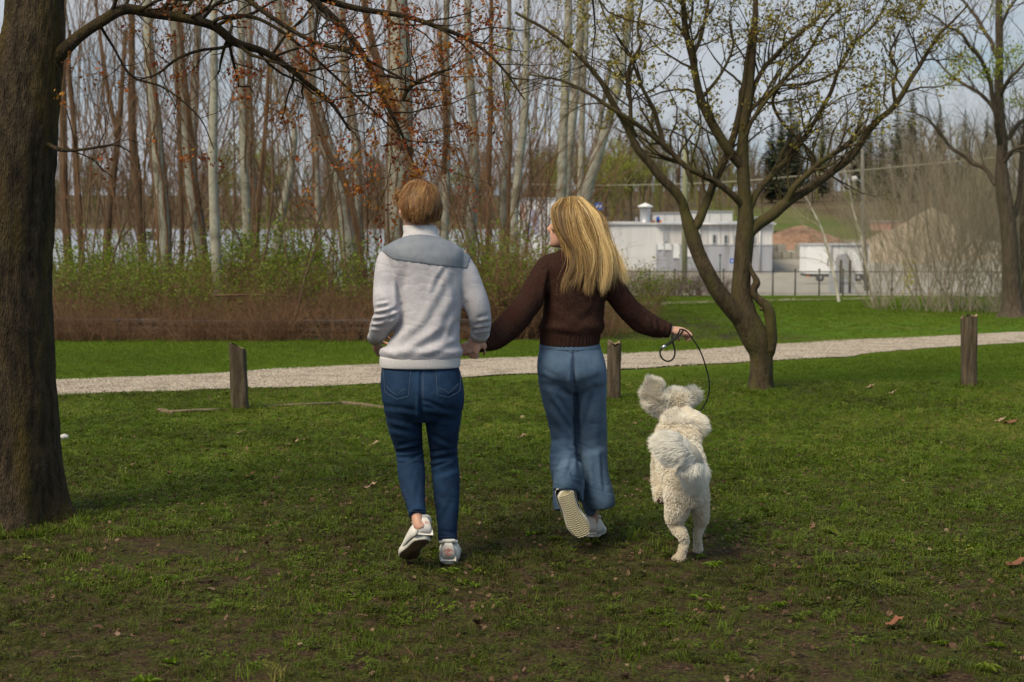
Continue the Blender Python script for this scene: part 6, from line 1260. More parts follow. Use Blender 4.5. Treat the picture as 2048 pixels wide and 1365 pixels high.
# jeans
jp = [trunk_loft([(716, 766, 912, .108, 0), (728, 764, 916, .112, 0), (745, 762, 921, .122, -.005), (765, 761, 926, .136, -.012), (785, 762, 929, .142, -.016), (805, 765, 929, .138, -.012), (825, 770, 924, .122, 0), (842, 783, 912, .095, .01)], YM),
      px_loft([(806, 800, -.015, 41, .108), (808, 825, .0, 38.5, .102), (810, 850, .02, 35, .092), (814, 875, .045, 31, .08), (818, 900, .06, 28, .07), (821, 925, .04, 27.5, .066), (823, 950, .0, 27.5, .064), (827, 980, -.05, 24, .056), (831, 1005, -.10, 20, .048), (834, 1024, -.135, 18, .046), (835, 1031, -.15, 17, .044)], YM),
      px_loft([(886, 800, -.01, 41, .108), (886, 825, .01, 38, .102), (886, 850, .03, 35, .092), (886, 880, .06, 31, .08), (887, 905, .075, 28.5, .07), (889, 930, .07, 28.5, .066), (892, 960, .05, 28, .064), (894, 1000, .025, 25.5, .056), (895, 1040, .005, 21.5, .050), (895, 1068, -.005, 20, .048), (895, 1081, -.01, 19.5, .047)], YM)]
jf = folds([(842, 735, 842, 790, 5, 3), (842, 790, 843, 842, 9, 4), (796, 892, 845, 880, 6, 3.5), (792, 905, 846, 898, 9, 3.5), (795, 916, 846, 916, 7, 3.5), (805, 928, 846, 905, 5, 3.5), (860, 868, 910, 892, 5, 4.5), (858, 905, 912, 897, 6, 4), (856, 922, 912, 913, 9, 4), (862, 936, 905, 920, 6, 3.5), (870, 952, 916, 935, 4, 5),
            (846, 800, 885, 815, 5, 4), (846, 812, 915, 822, 5, 5), (846, 830, 905, 842, 4, 5), (765, 812, 838, 822, 4, 5), (772, 835, 835, 850, 4, 5), (778, 855, 840, 870, 3, 5), (800, 960, 826, 1008, 3, 5), (838, 960, 830, 1010, 3, 5), (870, 985, 900, 1010, 3, 6), (905, 1000, 880, 1050, 3, 6), (878, 1062, 912, 1068, 3, 3), (852, 860, 870, 960, 3, 6)], YM)
def jd(P, Nn):
    q = pxof(P); h = jf(P, Nn) + .002 * fbm(np.c_[q * .045, P[:, 1] * 12], 1, 3, 9) + crease(q, P, .0020, 31) * np.interp(q[:, 1], [740, 860, 900, 930, 1020, 1080], [.3, .8, 1.6, 1.5, .7, 1.3]) + .0020 * vn(np.c_[q[:, 0] * .05, q[:, 1] * .22, P[:, 1] * 10], 1, 4) * np.exp(-((q[:, 1] - 908) / 26) ** 2)
    return P + Nn * h[:, None]
jm = solidify('jeans', jp, .0044, 3, jd); jo = link('jeans', jm, denim_dk, man); jt = bvh(jm)
for sx in (0, 1):
    quad = [(768, 738), (822, 741), (817, 793), (771, 784), (10,)] if sx == 0 else [(871, 739), (920, 737), (919, 782), (875, 790), (9,)]
    q4 = [np.array(q, float) for q in quad[:4]]
    pk = patch(jt, quad[:4] + [(quad[4][0], 0)]) ; po = link('back_pocket', pk, denim_dk, jo)
    mid = ((quad[2][0] + quad[3][0]) / 2, (quad[2][1] + quad[3][1]) / 2 + quad[4][0]); mb = MB(); kt = bvh(pk)
    for line in ([quad[0], quad[1]], [quad[1], quad[2], mid, quad[3], quad[0]], [(quad[3][0] + 3, quad[3][1] - 12), ((mid[0] + quad[3][0]) / 2, mid[1] - 16), (mid[0], mid[1] - 8), ((mid[0] + quad[2][0]) / 2, mid[1] - 18), (quad[2][0] - 3, quad[2][1] - 14)]):
        s = stitch(jt, line, .0008, .0036)
        if s: link('stitching', mesh_from('stitching', *s), thread_lt, po)
mb = MB()
for line in ([(845, 734), (844, 800)], [(848, 734), (847, 800)], [(812, 1022), (850, 1024)], [(878, 1073), (912, 1073)]):
    s = stitch(jt, line, .0007, .0008)
    if s: link('seam_stitching', mesh_from('seam_stitching', *s), thread_lt, jo)
# shoes; left foot pushes off with the heel raised
emb = [([(-.026, .060), (-.012, .070), (0, .076), (.012, .070), (.026, .060), (.012, .050), (0, .044), (-.012, .050), (-.026, .060)], .0021), ([(-.015, .060), (0, .069), (.015, .060), (0, .051), (-.015, .060)], .0017), ([(-.007, .056), (.007, .065)], .0020), ([(-.020, .068), (-.012, .074)], .0014), ([(.020, .068), (.012, .074)], .0014)]
word = [([(-.018, .080), (-.018, .070)], .0015), ([(-.012, .080), (-.012, .070), (-.006, .070)], .0015), ([(0, .080), (0, .070)], .0015), ([(.005, .080), (.010, .075), (.005, .070)], .0015), ([(.015, .080), (.015, .070), (.020, .070)], .0015)]
up_l = np.cross(np.array([1, .12, 0]), fl_d)
shoe(man, fl_h, fl_d, up_l, sho_w, -1, mark=word, label='raised left shoe showing its dark sole')
shoe(man, np.array([fr_h[0], fr_h[1], .006]), fr_d, (0, 0, 1), sho_w, 1, mark=emb, label='right shoe on the grass with an orange heel emblem')
# ---------------------------------------------------------------- the woman
YF = 7.95
wom = empty('person', (*W(1150, 1092, YF)[:2], GZ(0, YF)), label='running woman with long windblown blond hair, brown jumper and wide pale jeans', cat='person')
hcw = W(1142, 446, YF + .03)
hp, wtr, wR = head_parts(hcw, R(72), R(4), .225, .95)
body = list(hp)
body.append(px_loft([(1143, 475, .03, 21, .055), (1143, 500, .01, 21, .055), (1146, 525, -.01, 28, .06)], YF))
body.append(trunk_loft([(510, 1108, 1182, .06, 0), (530, 1098, 1195, .085, 0), (580, 1098, 1198, .095, 0), (640, 1098, 1190, .085, 0), (690, 1092, 1188, .09, 0), (730, 1088, 1198, .10, 0), (755, 1100, 1190, .08, 0)], YF))
YH = 7.60                                  # the joined hands
aL = [(1106, 535, .0, 20, None), (1078, 565, -.06, 18, None), (1052, 610, -.13, 16, None), (1026, 645, -.19, 15, None), (995, 672, -.27, 12, None), (962, 690, -.34, 10, .022)]
aR = [(1190, 540, .0, 20, None), (1222, 575, .0, 17, None), (1248, 612, .02, 16, None), (1280, 640, .04, 14, None), (1315, 655, .05, 11, None), (1338, 661, .05, 9.5, .024)]
body += [px_loft(aL, YF), px_loft(aR, YF)]
lL = [(1116, 745, .0, 34, None), (1120, 810, .05, 27, None), (1128, 880, .10, 20, None), (1128, 930, -.02, 17, None), (1126, 970, -.16, 12, None), (1128, 994, -.22, 11, .028)]
lR = [(1172, 745, .0, 34, None), (1180, 810, .04, 28, None), (1184, 890, .10, 21, None), (1186, 960, .06, 18, None), (1186, 1020, .03, 12, None), (1185, 1052, .02, 11, .03)]
body += [px_loft(lL, YF), px_loft(lR, YF)]
wl_h = W(1129, 980, YF - .33); wl_t = W(1170, 1074, YF - .27); wl_d = nrm(wl_t - wl_h)
wr_h = W(1182, 1075, YF + .0); wr_d = nrm(np.array([.16, 1, -.08]))
wl_up = nrm(np.array([.06, 1.0, -.12]))
body.append(loft([wl_h + wl_d * .05 + wl_up * .06, wl_h + wl_d * .11 + wl_up * .05, wl_h + wl_d * .20 + wl_up * .035], [.024, .028, .026], [.024, .022, .014], 12))
body.append(loft([wr_h + (0, .045, .055), wr_h + wr_d * .10 + (0, 0, .05), wr_h + wr_d * .19 + (0, 0, .035)], [.024, .028, .026], [.024, .022, .014], 12))
hwL = W(960, 690, YF - .345); hwR = W(1338, 661, YF + .05)
body += hand(hwL, (-.92, .12, -.22), (-.1, .75, -.6), -1, 1.8, .84, .0)
body += hand(hwR, (.93, .25, -.10), (-.10, .30, -.95), 1, 1.6, 1.0, .03)
wbm = solidify('body', body, .0046, 2); link('body', wbm, skin, wom); eyes(wom, wtr, wR, .225)
# jumper
jp = [trunk_loft([(499, 1122, 1164, .058, 0), (507, 1108, 1178, .075, 0), (518, 1092, 1196, .092, 0), (535, 1083, 1208, .108, 0), (560, 1087, 1212, .116, 0), (595, 1088, 1211, .12, 0), (630, 1085, 1208, .122, .0), (655, 1082, 1204, .122, 0), (675, 1081, 1199, .118, 0), (684, 1081, 1198, .114, 0)], YF),
      px_loft([(1120, 528, .0, 22, .07), (1098, 534, -.01, 24, .066), (1082, 558, -.04, 24.5, .062), (1068, 585, -.08, 25, .062), (1052, 612, -.12, 26, .062), (1033, 637, -.17, 27, .064), (1012, 658, -.21, 27, .064), (992, 674, -.26, 25, .06), (974, 685, -.30, 19, .046), (962, 690, -.335, 12.5, .030)], YF),
      px_loft([(1172, 530, .0, 24, .07), (1200, 545, .0, 26, .066), (1220, 567, .0, 25, .062), (1237, 592, .01, 24, .06), (1254, 614, .02, 24, .06), (1274, 634, .035, 24.5, .06), (1295, 648, .04, 24, .058), (1314, 656, .05, 21, .052), (1328, 659, .05, 18, .044), (1336, 661, .05, 13, .032)], YF)]
wf = folds([(1096, 560, 1088, 640, 9, 5), (1100, 540, 1096, 570, 5, 4), (1207, 560, 1204, 625, 9, 5), (1198, 545, 1204, 575, 5, 4), (1050, 650, 1070, 630, 5, 4), (1235, 575, 1250, 600, 4, 5), (1315, 640, 1322, 660, 7, 3.2), (1304, 636, 1310, 655, 4, 4), (1110, 600, 1160, 640, 4, 9), (1190, 620, 1150, 655, 4, 8), (1100, 640, 1180, 662, 4, 7), (1020, 640, 1040, 665, 4, 5), (1000, 655, 1010, 680, 4, 4), (1262, 640, 1290, 668, 4, 5)], YF)
def kd(P, Nn):
    q = pxof(P); h = wf(P, Nn) + .0035 * fbm(np.c_[q * .03, P[:, 1] * 9], 1, 3, 13) + .0012 * vn(P, 160, 3)
    h += .012 * np.exp(-((q[:, 1] - 655) / 12) ** 2) * (abs(q[:, 0] - 1142) < 64)
    return P + Nn * h[:, None]
km = solidify('jumper', jp, .0056, 5, kd); ko = link('jumper', km, knit_m, wom)
v_, f_ = trunk_loft([(660, 1081, 1203, .121, 0), (670, 1080.5, 1200, .120, 0), (688, 1080, 1198, .116, 0), (691, 1081, 1197, .113, 0)], YF, 200, 2.3)
v_ = np.asarray(v_); a = np.arange(len(v_)); off = nrm(v_ - np.array([W(1140, 675, YF)[0], YF, 0]) * [1, 1, 0] - v_ * [0, 0, 1]); v_ = v_ + off * (np.where((a % 4) < 2, .0028, 0)[:, None])
link('ribbed_hem', mesh_from('ribbed_hem', v_, f_), knit_m, ko)
for a, b, r_ in ((W(970, 687, YF - .31), W(959, 691, YF - .345), 13.5), (W(1328, 659, YF + .05), W(1340, 661.5, YF + .05), 15.5)):
    v_, f_ = loft([a, a + (b - a) * .3, b, b + (b - a) * .1, a + (b - a) * .6], np.array([.9, 1.08, .95, .85, .8]) * r_ * PX(YF), np.array([.9, 1.08, .95, .85, .8]) * .036, 20); link('cuff', mesh_from('cuff', v_, f_), knit_m, ko)
v_, f_ = trunk_loft([(497, 1121, 1166, .060, 0), (493, 1122, 1164, .058, .004), (496, 1125, 1161, .053, 0)], YF, 30, 2); link('neck_band', mesh_from('neck_band', v_, f_), knit_m, ko)
# fuzz of the knit
rg = np.random.default_rng(8)
p, n_ = sample(km, 9000, rg); S = np.stack([p - n_ * .001, p + n_ * .003 + rg.normal(0, .002, p.shape), p + n_ * .006 + rg.normal(0, .004, p.shape)], 1)
fz = link('knit_fuzz', ribbons(S, .0005, None, None, 'knit_fuzz'), knit_m, ko); fz['kind'] = 'stuff'
# wide jeans
wj = [trunk_loft([(678, 1086, 1192, .100, 0), (686, 1081, 1197, .106, 0), (700, 1078, 1203, .116, -.005), (718, 1075, 1209, .130, -.014), (738, 1074, 1213, .140, -.02), (755, 1076, 1214, .136, -.016), (770, 1081, 1213, .118, 0), (782, 1095, 1205, .095, .01)], YF),
      px_loft([(1113, 745, -.01, 38, .11), (1115, 775, .0, 36, .105), (1119, 805, .03, 33, .098), (1125, 840, .07, 30, .09), (1129, 880, .08, 28, .088), (1127, 905, .05, 28, .092), (1127, 925, .0, 28, .098), (1132, 945, -.08, 29, .11), (1137, 960, -.15, 30, .125), (1136, 970, -.19, 30.5, .15), (1135, 984, -.20, 28, .145)], YF, 28),
      px_loft([(1172, 745, -.01, 39, .11), (1179, 775, .01, 35, .105), (1182, 805, .03, 32, .10), (1184, 840, .06, 30.5, .095), (1185, 880, .08, 30, .095), (1185, 920, .07, 30.5, .10), (1187, 955, .05, 32, .108), (1193, 985, .03, 33.5, .118), (1200, 1005, .02, 31, .125), (1202, 1018, .015, 26, .12)], YF, 28)]
# flared hems: thin trailing corners
wj.append(loft([W(1124, 935, YF + .03), W(1119, 975, YF - .05), W(1116, 1008, YF - .08), W(1115, 1022, YF - .09)], [.03, .032, .026, .018], [.05, .05, .04, .03], 14))
wj.append(loft([W(1190, 925, YF + .04), W(1202, 960, YF + .04), W(1213, 984, YF + .04), W(1218, 993, YF + .04)], [.05, .043, .032, .018], [.07, .06, .045, .03], 14))
wj.append(loft([W(1150, 935, YF - .08), W(1159, 970, YF - .16), W(1163, 992, YF - .19), W(1165, 1003, YF - .20)], [.04, .030, .016, .008], [.05, .045, .04, .03], 14))
wj.append(loft([W(1180, 950, YF + .04), W(1179, 990, YF + .03), W(1180, 1018, YF + .02), W(1181, 1030, YF + .02)], [.05, .045, .034, .022], [.07, .07, .06, .05], 14))
wjf = folds([(1145, 686, 1148, 720, 3, 3), (1147, 715, 1149, 770, 12, 5), (1149, 765, 1152, 800, 10, 5), (1152, 800, 1155, 900, 10, 5), (1155, 890, 1160, 950, 8, 5), (1080, 752, 1128, 772, 6, 6), (1085, 765, 1140, 790, 5, 6), (1110, 785, 1152, 850, 7, 5), (1100, 800, 1148, 870, 5, 6), (1103, 880, 1155, 893, 7, 5), (1100, 908, 1150, 900, 6, 4), (1104, 925, 1150, 915, 4, 4), (1098, 935, 1140, 925, 4, 4), (1150, 905, 1130, 960, 5, 5), (1140, 935, 1165, 985, 5, 5),
             (1157, 770, 1205, 752, 5, 7), (1182, 790, 1168, 860, 5, 6), (1190, 765, 1180, 830, 4, 6), (1162, 905, 1212, 890, 4, 7), (1165, 940, 1172, 1010, 5, 6), (1188, 920, 1196, 1000, 5, 6), (1204, 900, 1210, 985, 6, 5), (1116, 960, 1112, 1020, 4, 4), (1215, 800, 1205, 880, 4, 7), (1085, 735, 1120, 760, 4, 6)], YF)
def wd_(P, Nn):
    q = pxof(P); return P + Nn * (wjf(P, Nn) + crease(q, P, .0022, 51) * np.interp(q[:, 1], [690, 860, 900, 1000], [.3, .8, 1.7, 1.0]) + .0035 * fbm(np.c_[q[:, 0] * .04, q[:, 1] * .02, P[:, 1] * 9], 1, 3, 19))[:, None]
wm_ = solidify('jeans', wj, .0046, 4, wd_); wo = link('jeans', wm_, denim_lt, wom); wt = bvh(wm_)
v_, f_ = trunk_loft([(681, 1081, 1197, .107, 0), (684, 1080, 1198, .109, 0), (696, 1078, 1202, .115, -.004), (698, 1079, 1201, .113, -.004)], YF, 40); link('waistband', mesh_from('waistband', v_, f_), denim_lt, wo)
for line in ([(1147, 700), (1149, 765)], [(1143, 700), (1146, 752)], [(1079, 698), (1201, 697)], [(1125, 700), (1145, 706), (1165, 699)]):
    s = stitch(wt, line, .0010, .0022)
    if s: link('seam_stitching', mesh_from('seam_stitching', *s), thread_dk, wo)
# hem edges of the trouser legs
for c, ra, rb, ti in ((W(1137, 992, YF - .19), .074, .112, .25), (W(1200, 1014, YF + .015), .066, .118, -.35)):
    a = np.linspace(0, 2 * PI, 40); pts = np.stack([c[0] + ra * np.cos(a), c[1] + rb * np.sin(a), c[2] + ti * .08 * np.cos(a)], -1)
    continue
shoe(wom, wl_h, wl_d, wl_up, sho_c, -1, .262, .054, tread=True, label='kicked-up left shoe showing its cream patterned sole')
shoe(wom, wr_h, wr_d, (0, .05, 1), sho_c, 1, .262, .048, label='white right shoe behind the raised one')
# hair
def woman_hair():
    cap = []; nth, nph = 32, 14; Hh = .225
    for i in range(nph + 1):
        for j in range(nth):
            th = j / nth * 2 * PI; d = abs((th + PI) % (2 * PI) - PI); lim = np.interp(d, [0, .6, 1.1, 1.5, 2.0, PI], [.80, .95, 1.35, 1.6, 2.3, 2.4]); ph = max(.02, i / nph * lim)
            lf = .012 if i < nph else -.004; z = .57 * Hh + math.cos(ph) * (.43 * Hh + .004 + lf); cap.append((math.sin(th) * math.sin(ph) * (.074 + lf), -.006 + math.cos(th) * math.sin(ph) * (.092 + lf), z))
    P = wtr(cap); base = link('hair', mesh_from('hair', P, [(i * nth + j, i * nth + (j + 1) % nth, (i + 1) * nth + (j + 1) % nth, (i + 1) * nth + j) for i in range(nph) for j in range(nth)], True, np.full(len(P), .3)), hair_bl, wom)
    # guides in photo coordinates plus depth offset from the head centre
    Gd = np.array([
        [(1122, 402, .0), (1106, 418, -.04), (1114, 448, -.075), (1134, 485, -.085), (1140, 528, -.11), (1120, 566, -.135)],
        [(1128, 399, -.01), (1118, 425, -.07), (1126, 465, -.10), (1146, 500, -.12), (1146, 540, -.14), (1132, 572, -.155)],
        [(1140, 397, -.02), (1140, 428, -.10), (1150, 470, -.13), (1164, 505, -.14), (1164, 542, -.155), (1152, 572, -.165)],
        [(1150, 396, -.02), (1165, 425, -.10), (1178, 468, -.125), (1186, 505, -.14), (1184, 540, -.15), (1176, 570, -.16)],
        [(1158, 397, -.01), (1186, 428, -.07), (1200, 470, -.10), (1206, 508, -.12), (1204, 545, -.135), (1198, 572, -.145)],
        [(1162, 399, .0), (1198, 432, -.03), (1209, 472, -.06), (1216, 508, -.08), (1216, 540, -.09), (1215, 566, -.10)],
        [(1160, 401, .03), (1200, 436, .02), (1212, 474, .0), (1222, 508, -.02), (1229, 534, -.03), (1234, 553, -.03)]], float)
    m = 11000; s = rg.beta(1.05, 1.05, m) * 6; i0 = np.clip(s.astype(int), 0, 5); f = (s - i0)[:, None, None]; K = Gd[i0] * (1 - f) + Gd[i0 + 1] * f
    lock = rg.integers(0, 70, m); lk = rg.normal(0, 1, (70, 2)); lph = np.linspace(0, 22, 70) + rg.normal(0, .7, 70)
    # strands gather into locks towards the tips
    sl = (rg.uniform(0, 1, 70) * 6)
    order = np.argsort(sl); sl = sl[order]; lock = np.clip(np.searchsorted(sl, s + rg.normal(0, .22, m)), 0, 69)
    sL = sl[lock]; j0 = np.clip(sL.astype(int), 0, 5); g = (sL - j0)[:, None, None]; KL = Gd[j0] * (1 - g) + Gd[j0 + 1] * g
    wlock = np.array([0, .25, .5, .7, .84, .93])[None, :, None]; K = K * (1 - wlock) + KL * wlock
    t = np.linspace(0, 1, 6)[None]
    K[..., 0] += rg.normal(0, 1, (m, 1)) * (2.2 + 1.6 * t) + lk[lock, :1] * 9 * t ** 1.5 + 8 * np.sin(t * 6.5 + lph[lock][:, None]) * t ** .8 * np.clip(1.6 - t, 0, 1)
    K[..., 1] += rg.normal(0, 1, (m, 1)) * (1.5 + 1 * t)
    K[..., 2] += rg.uniform(-.012, .028, (m, 1)) + lk[lock, 1:] * .026 * t
    ln = rg.uniform(.66, 1.06, m) * np.clip(1 + .08 * lk[lock, 0], .8, 1.1); n = 14
    fly = rg.uniform(size=m) < .08
    K[fly, :, 0] += rg.normal(4, 7, (fly.sum(), 1)) * t ** 1.2; K[fly, :, 1] += rg.normal(-3, 6, (fly.sum(), 1)) * t
    # Catmull-Rom resample
    Q = np.concatenate([2 * K[:, :1] - K[:, 1:2], K, 2 * K[:, -1:] - K[:, -2:-1]], 1); S = np.zeros((m, n, 3)); ar = np.arange(m)
    for k in range(n):
        x = np.minimum(k / (n - 1) * ln, 1.12) * 5; i = np.clip(x.astype(int), 0, 4); u = (x - i)[:, None]
        a, b, c, d = Q[ar, i], Q[ar, i + 1], Q[ar, i + 2], Q[ar, i + 3]
        S[:, k] = .5 * (2 * b + (c - a) * u + (2 * a - 5 * b + 4 * c - d) * u * u + (3 * b - a - 3 * c + d) * u ** 3)
    Yv = hcw[1] + S[..., 2]; zz = _cp + (682.5 - S[..., 1]) / F * _sp
    Wd = np.stack([(S[..., 0] - 1024) / F * Yv / zz, Yv, CZ + (-_sp + (682.5 - S[..., 1]) / F * _cp) * Yv / zz], -1)
    out_ = nrm(Wd[:, :1] * 0 + np.array([0, -1, .2]) + rg.normal(0, .45, (m, 1, 3)))
    tint = np.clip(.48 + .30 * rg.normal(0, 1, 70)[lock] + .14 * rg.normal(size=m) + .10 * (s / 6), 0, 1)  # tint drops towards the left, shadow painted into the strands
    link('hair_strands', ribbons(Wd, rg.uniform(.0008, .0020, m), out_, tint, 'hair_strands'), hair_bl, base)
woman_hair()
# ---------------------------------------------------------------- the dog
YD = 7.60
dog = empty('dog', (*W(1370, 1120, YD)[:2], 0), label='leaping shaggy cream white dog seen from behind with ears flying', cat='dog')
fur_m = mat('cream_fur', (0, 0, 0), tint=[(.44, .33, .21), (.70, .61, .48), (.86, .81, .71), (.93, .91, .86)], rough=.9, spec=.1, transl=.4)
pad_m = mat('dark_paw_pad', (.06, .03, .025), rough=.6)
dp = [px_loft([(1372, 1005, -.02, 30, .08), (1373, 985, -.02, 38, .10), (1369, 955, .03, 44, .115), (1362, 925, .10, 46, .12), (1356, 898, .18, 44, .12), (1353, 876, .27, 37, .11), (1352, 858, .36, 24, .08), (1350, 842, .42, 17, .06), (1350, 825, .46, 17, .05)], YD, 24),
      px_loft([(1360, 980, -.02, 30, .09), (1356, 1008, -.01, 25, .085), (1350, 1035, .03, 18, .06), (1353, 1052, .02, 13.5, .045), (1364, 1068, -.05, 11, .03), (1369, 1083, -.045, 8.5, .024), (1364, 1104, -.04, 8.5, .024), (1358, 1120, -.035, 11, .028)], YD),
      loft([W(1364, 1112, YD - .01), W(1357, 1121, YD - .03), W(1352, 1123, YD + .03)], [.026, .032, .024], [.022, .020, .014], 12),
      px_loft([(1389, 975, .03, 25, .09), (1397, 1005, .06, 19, .07), (1402, 1035, .12, 13, .05), (1399, 1055, .13, 10, .032), (1395, 1072, .10, 8, .024), (1396, 1090, .13, 8, .022), (1396, 1102, .14, 10, .026)], YD),
      px_loft([(1330, 890, .40, 22, .06), (1322, 930, .42, 17, .045), (1318, 965, .36, 12, .034), (1320, 985, .30, 11, .03), (1322, 1000, .30, 12, .028)], YD),
      px_loft([(1366, 890, .42, 20, .05), (1370, 930, .46, 14, .04), (1368, 960, .50, 10, .03)], YD)]
HD = W(1352, 806, YD + .46)
dp += [ball(HD, (.062, .075, .055)), loft([HD + (.01, .03, -.002), W(1372, 797, YD + .53), W(1386, 791, YD + .58), W(1391, 788, YD + .61)], [.040, .030, .026, .018], [.038, .028, .024, .016], 14)]
dm = solidify('body', dp, .006, 3); do = link('body', dm, fur_m, dog)
dm.attributes.new('tint', 'FLOAT', 'POINT').data.foreach_set('value', np.full(len(dm.vertices), .35, np.float32))
def fur(src, n, ln, flow, curl, wd, t0, name, parent, seg=5, mask=None, clump=22, tvar=.13, lift=1.):
    p, nn = sample(src, n, rg, mask); q = pxof(p); fl = flow(q) if callable(flow) else np.array(flow, float)
    L_ = (ln(q) if callable(ln) else np.full(n, ln)) * rg.uniform(.6, 1.25, n)
    c = np.stack([vn(p, clump, 51), vn(p, clump, 52), vn(p, clump, 53)], -1)
    d = nrm(nn * lift + fl + c * .55 + rg.normal(0, .16, (n, 3))); b = nrm(np.cross(d, c + .01)); e = np.cross(d, b); S = np.zeros((n, seg, 3)); ph = c[:, 0] * 9
    for k in range(seg):
        t = k / (seg - 1); cu = curl * L_; S[:, k] = p - nn * .002 + d * (L_ * t)[:, None] + (b * np.sin(ph + t * 6)[:, None] + e * np.cos(ph + t * 6)[:, None]) * (cu * t)[:, None] + fl * (L_ * t * t * .35)[:, None]
    tt = np.clip((t0(q) if callable(t0) else t0) + tvar * rg.normal(size=n) + .16 * c[:, 1], 0, 1)
    return link(name, ribbons(S, rg.uniform(.6, 1.3, n) * wd, nrm(np.array([-.45, -.8, .55]) + rg.normal(0, .28, (n, 1, 3))), tt, name), fur_m, parent)
lenf = lambda q: np.where(q[:, 1] < 880, .028, np.where(q[:, 1] < 1000, .016, np.where(q[:, 1] < 1045, .012, .008)))
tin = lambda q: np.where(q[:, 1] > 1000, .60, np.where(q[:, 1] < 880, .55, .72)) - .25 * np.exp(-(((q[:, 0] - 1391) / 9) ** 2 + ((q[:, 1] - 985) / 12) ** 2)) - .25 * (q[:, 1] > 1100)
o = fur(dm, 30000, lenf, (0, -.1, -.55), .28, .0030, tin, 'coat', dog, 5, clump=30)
def shape_part(name, parts, n, ln, flow, curl, wd, t0, **k):
    m = solidify(name, parts, .006, 2); m.attributes.new('tint', 'FLOAT', 'POINT').data.foreach_set('value', np.full(len(m.vertices), .5, np.float32)); o = link(name, m, fur_m, dog)
    fur(m, n, ln, flow, curl, wd, t0, 'fur', o, **k)
shape_part('tail', [px_loft([(1387, 968, -.06, 9, None), (1393, 942, -.14, 15, .04), (1384, 918, -.20, 21, .05), (1364, 900, -.23, 23, .05), (1344, 890, -.23, 18, .04), (1330, 886, -.21, 9, .02)], YD)], 20000, .044,
           lambda q: np.stack([np.where(q[:, 1] < 925, -1.5, -.2), np.full(len(q), -.2), np.where(q[:, 1] < 925, -.10 + .012 * (905 - q[:, 1]), -.9)], -1), .10, .0024, .94, seg=7, clump=13, tvar=.07, lift=.8)
shape_part('ear', [px_loft([(1340, 814, .44, 13, .025), (1322, 808, .42, 20, .03), (1309, 793, .41, 19, .03), (1314, 772, .41, 14, .02)], YD)], 12000, .034, lambda q: np.stack([-.5 + .2 * np.sin(q[:, 1] * .3), 0 * q[:, 0], np.interp(q[:, 1], [770, 832], [1.2, -.6])], -1), .14, .0028, .78, seg=6, clump=18, lift=.5)
shape_part('ear', [px_loft([(1366, 815, .40, 10, .02), (1378, 828, .36, 15, .025), (1391, 843, .34, 17, .025), (1399, 855, .34, 11, .02)], YD)], 9000, .036, (.65, 0, -.85), .14, .0028, .70, seg=6, clump=18, lift=.5)
fur(dm, 7000, .034, (-.1, 0, .15), .15, .0026, .72, 'head_fur', dog, 5, mask=lambda c: (c[:, 2] > W(1350, 838, YD + .45)[2]) * 1.0 + 1e-9)
# front paw pads and nose
mb = MB()
for du, dv, r_ in ((-5, 1, .010), (-1.5, 4, .009), (3, 4, .009), (6, 0, .009), (0, -3, .013)):
    v_, f_ = ball(W(1322 + du, 1001 + dv, YD + .27), (r_, .008, r_)); link('paw_pad', mesh_from('paw_pad', v_, f_), pad_m, dog)
v_, f_ = ball(W(1393, 787, YD + .63), (.014, .014, .011)); link('nose', mesh_from('nose', v_, f_), pad_m, dog)
for du in (-1, 1):
    v_, f_ = ball(W(1366 + du * 8, 788, YD + .52), .007); link('eye', mesh_from('eye', v_, f_), pad_m, dog)
a = np.linspace(0, 2 * PI, 24); cc = W(1347, 842, YD + .42); P = np.stack([cc[0] + .072 * np.cos(a), cc[1] + .07 * np.sin(a), cc[2] + .018 * np.cos(a)], -1)
v_, f_ = loft(P, .006, .010, 6, cap=False); col_o = link('collar', mesh_from('collar', v_, f_), mat('dark_webbing', (.02, .02, .022), rough=.7), dog)
# ---------------------------------------------------------------- leash
cord = mat('black_cord', (.008, .009, .010), rough=.55)
main = [(1352, 664, 8.0), (1362, 659, 7.99), (1374, 664, 7.99), (1388, 682, 7.99), (1402, 706, 8.0), (1412, 735, 8.01), (1418, 762, 8.02), (1418, 785, 8.03), (1411, 806, 8.04), (1398, 824, 8.04), (1378, 836, 8.02)]
lp = [(1360, 661, 7.98), (1350, 676, 7.97), (1337, 686, 7.96), (1325, 695, 7.96), (1320, 706, 7.96), (1325, 718, 7.96), (1336, 723, 7.96), (1346, 718, 7.97), (1350, 705, 7.97), (1347, 690, 7.97), (1344, 678, 7.97), (1346, 664, 7.98)]
ls = empty('leash', W(1360, 700, 8.0), label='thin black cord dog leash with a small loop held in her right hand', cat='leash')
def cordtube(P, r): M = smoothpath([W(*p) for p in P], 6); return loft(M, r, r, 8)
link('cord', mesh_from('cord', *cordtube(main, .0036)), cord, ls); link('hand_loop', mesh_from('hand_loop', *cordtube(lp, .0042)), cord, ls)
link('hand_loop', mesh_from('hand_loop', *cordtube([(1328, 694, 7.955), (1342, 686, 7.96), (1356, 674, 7.97), (1366, 662, 7.98)], .0042)), cord, ls)
v_, f_ = loft([W(1324, 698, 7.953), W(1331, 691, 7.953)], .009, .008, 10); link('metal_clasp', mesh_from('metal_clasp', v_, f_), mat('steel', (.6, .6, .62), rough=.3, metal=1.), ls)

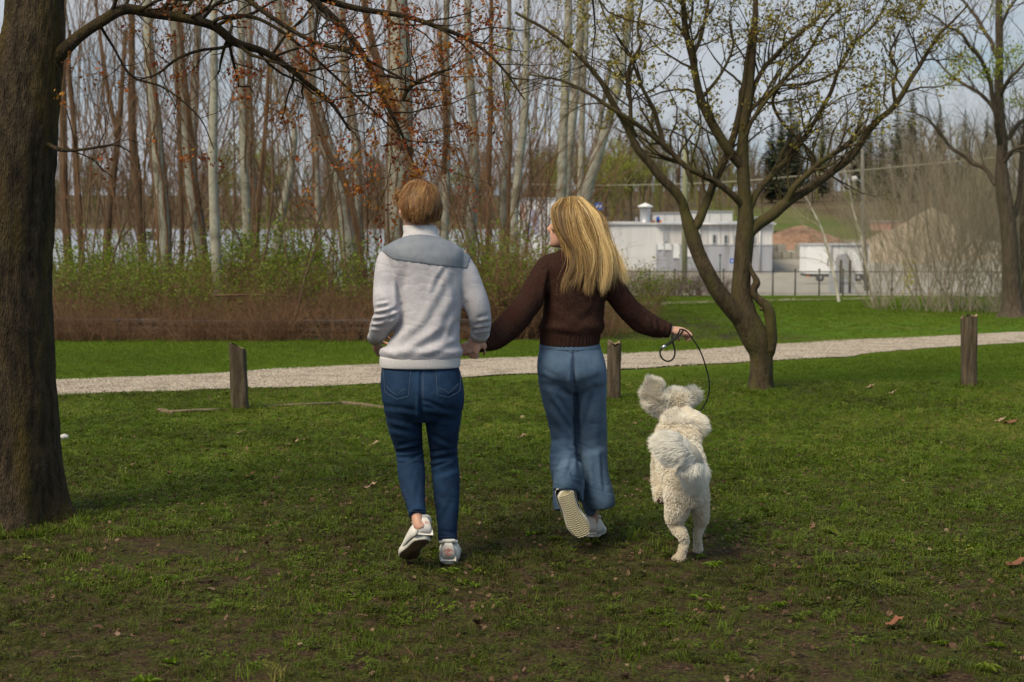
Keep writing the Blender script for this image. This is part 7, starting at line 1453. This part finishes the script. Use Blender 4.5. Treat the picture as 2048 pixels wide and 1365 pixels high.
# ================================================================ labels that single out repeats by what they stand beside
ZN = [(135, 'just right of the massive trunk'), (245, 'under the rise of the arching limb'), (345, 'around the bright pale poplar at left'), (420, 'by the vine-wrapped trunk'), (520, 'by the close pair of trunks'), (610, 'by the elbow-bent pale trunk'), (730, 'by the trunks leaning right'),
      (840, 'by the great poplar behind the man'), (930, 'right behind the man'), (1000, 'between the two people'), (1110, 'by the brightest white trunk'), (1205, 'behind the woman'), (1300, 'left of the utility pole'), (1400, 'around the utility pole'), (1500, 'behind the multi-stem tree'), (1620, 'above the wood chip heap'), (1760, 'around the lamp post'), (1880, 'above the gravel heap'), (1990, 'left of the lime-tufted tree'), (9999, 'at the right edge')]
ORDW = ORD + ['%s from the left' % w for w in ('seventeenth', 'eighteenth', 'nineteenth', 'twentieth')]
groups_ = {}
for e in REG:
    u = 1024 + F * e.location.x / e.location.y; z = next(n for m_, n in ZN if u < m_); groups_.setdefault((e['group'], z), []).append((u, e))
ORDW2 = ORD + ['seventeenth', 'eighteenth', 'nineteenth', 'twentieth', 'twenty-first', 'twenty-second', 'twenty-third', 'twenty-fourth', 'twenty-fifth', 'twenty-sixth', 'twenty-seventh', 'twenty-eighth', 'twenty-ninth', 'thirtieth', 'thirty-first', 'thirty-second', 'thirty-third']
SHORT = {'full dark shrubs left of the woman': 'full dark brown shrub', 'tall fresh green bushes': 'tall fresh green bush', 'bare saplings among the poplars': 'bare thin sapling', 'leafing shrubs behind the guard rail': 'green-leafed shrub behind the rail', 'twiggy shrubs behind the guard rail': 'brown twiggy shrub behind the rail', 'twig tangles hanging over the guard rail': 'brown twig tangle over the rail',
         'taller leafing shrubs left of the woman': 'tall green shrub', 'taller leafing shrubs right of the woman': 'tall green shrub', 'taller leafing shrubs among the poplars': 'tall green shrub', 'bare vine bushes on the fence': 'purple-brown vine bush on the fence', 'low twiggy shrubs behind the woman': 'low purple-brown shrub', 'bare willow bushes of the right thicket': 'grey-tan willow bush',
         'bare trees on the hillside': 'bare hillside tree', 'conifers on the hillside': 'dark hillside conifer', 'lime willows beyond the workshop': 'lime green willow', 'low trees behind the workshop': 'low brown tree behind the roofs', 'bare trees behind the gravel heap': 'bare tree behind the heap', 'lime trees on the far lakeshore': 'lime green lakeshore tree'}
for (g, z), lst in groups_.items():
    lst.sort(key=lambda t: t[0])
    for i, (u, e) in enumerate(lst):
        s = SHORT.get(g, 'plant'); e['label'] = '%s %s' % (s, z) if len(lst) == 1 else '%s %s, %s from left' % (s, z, ORDW2[i])
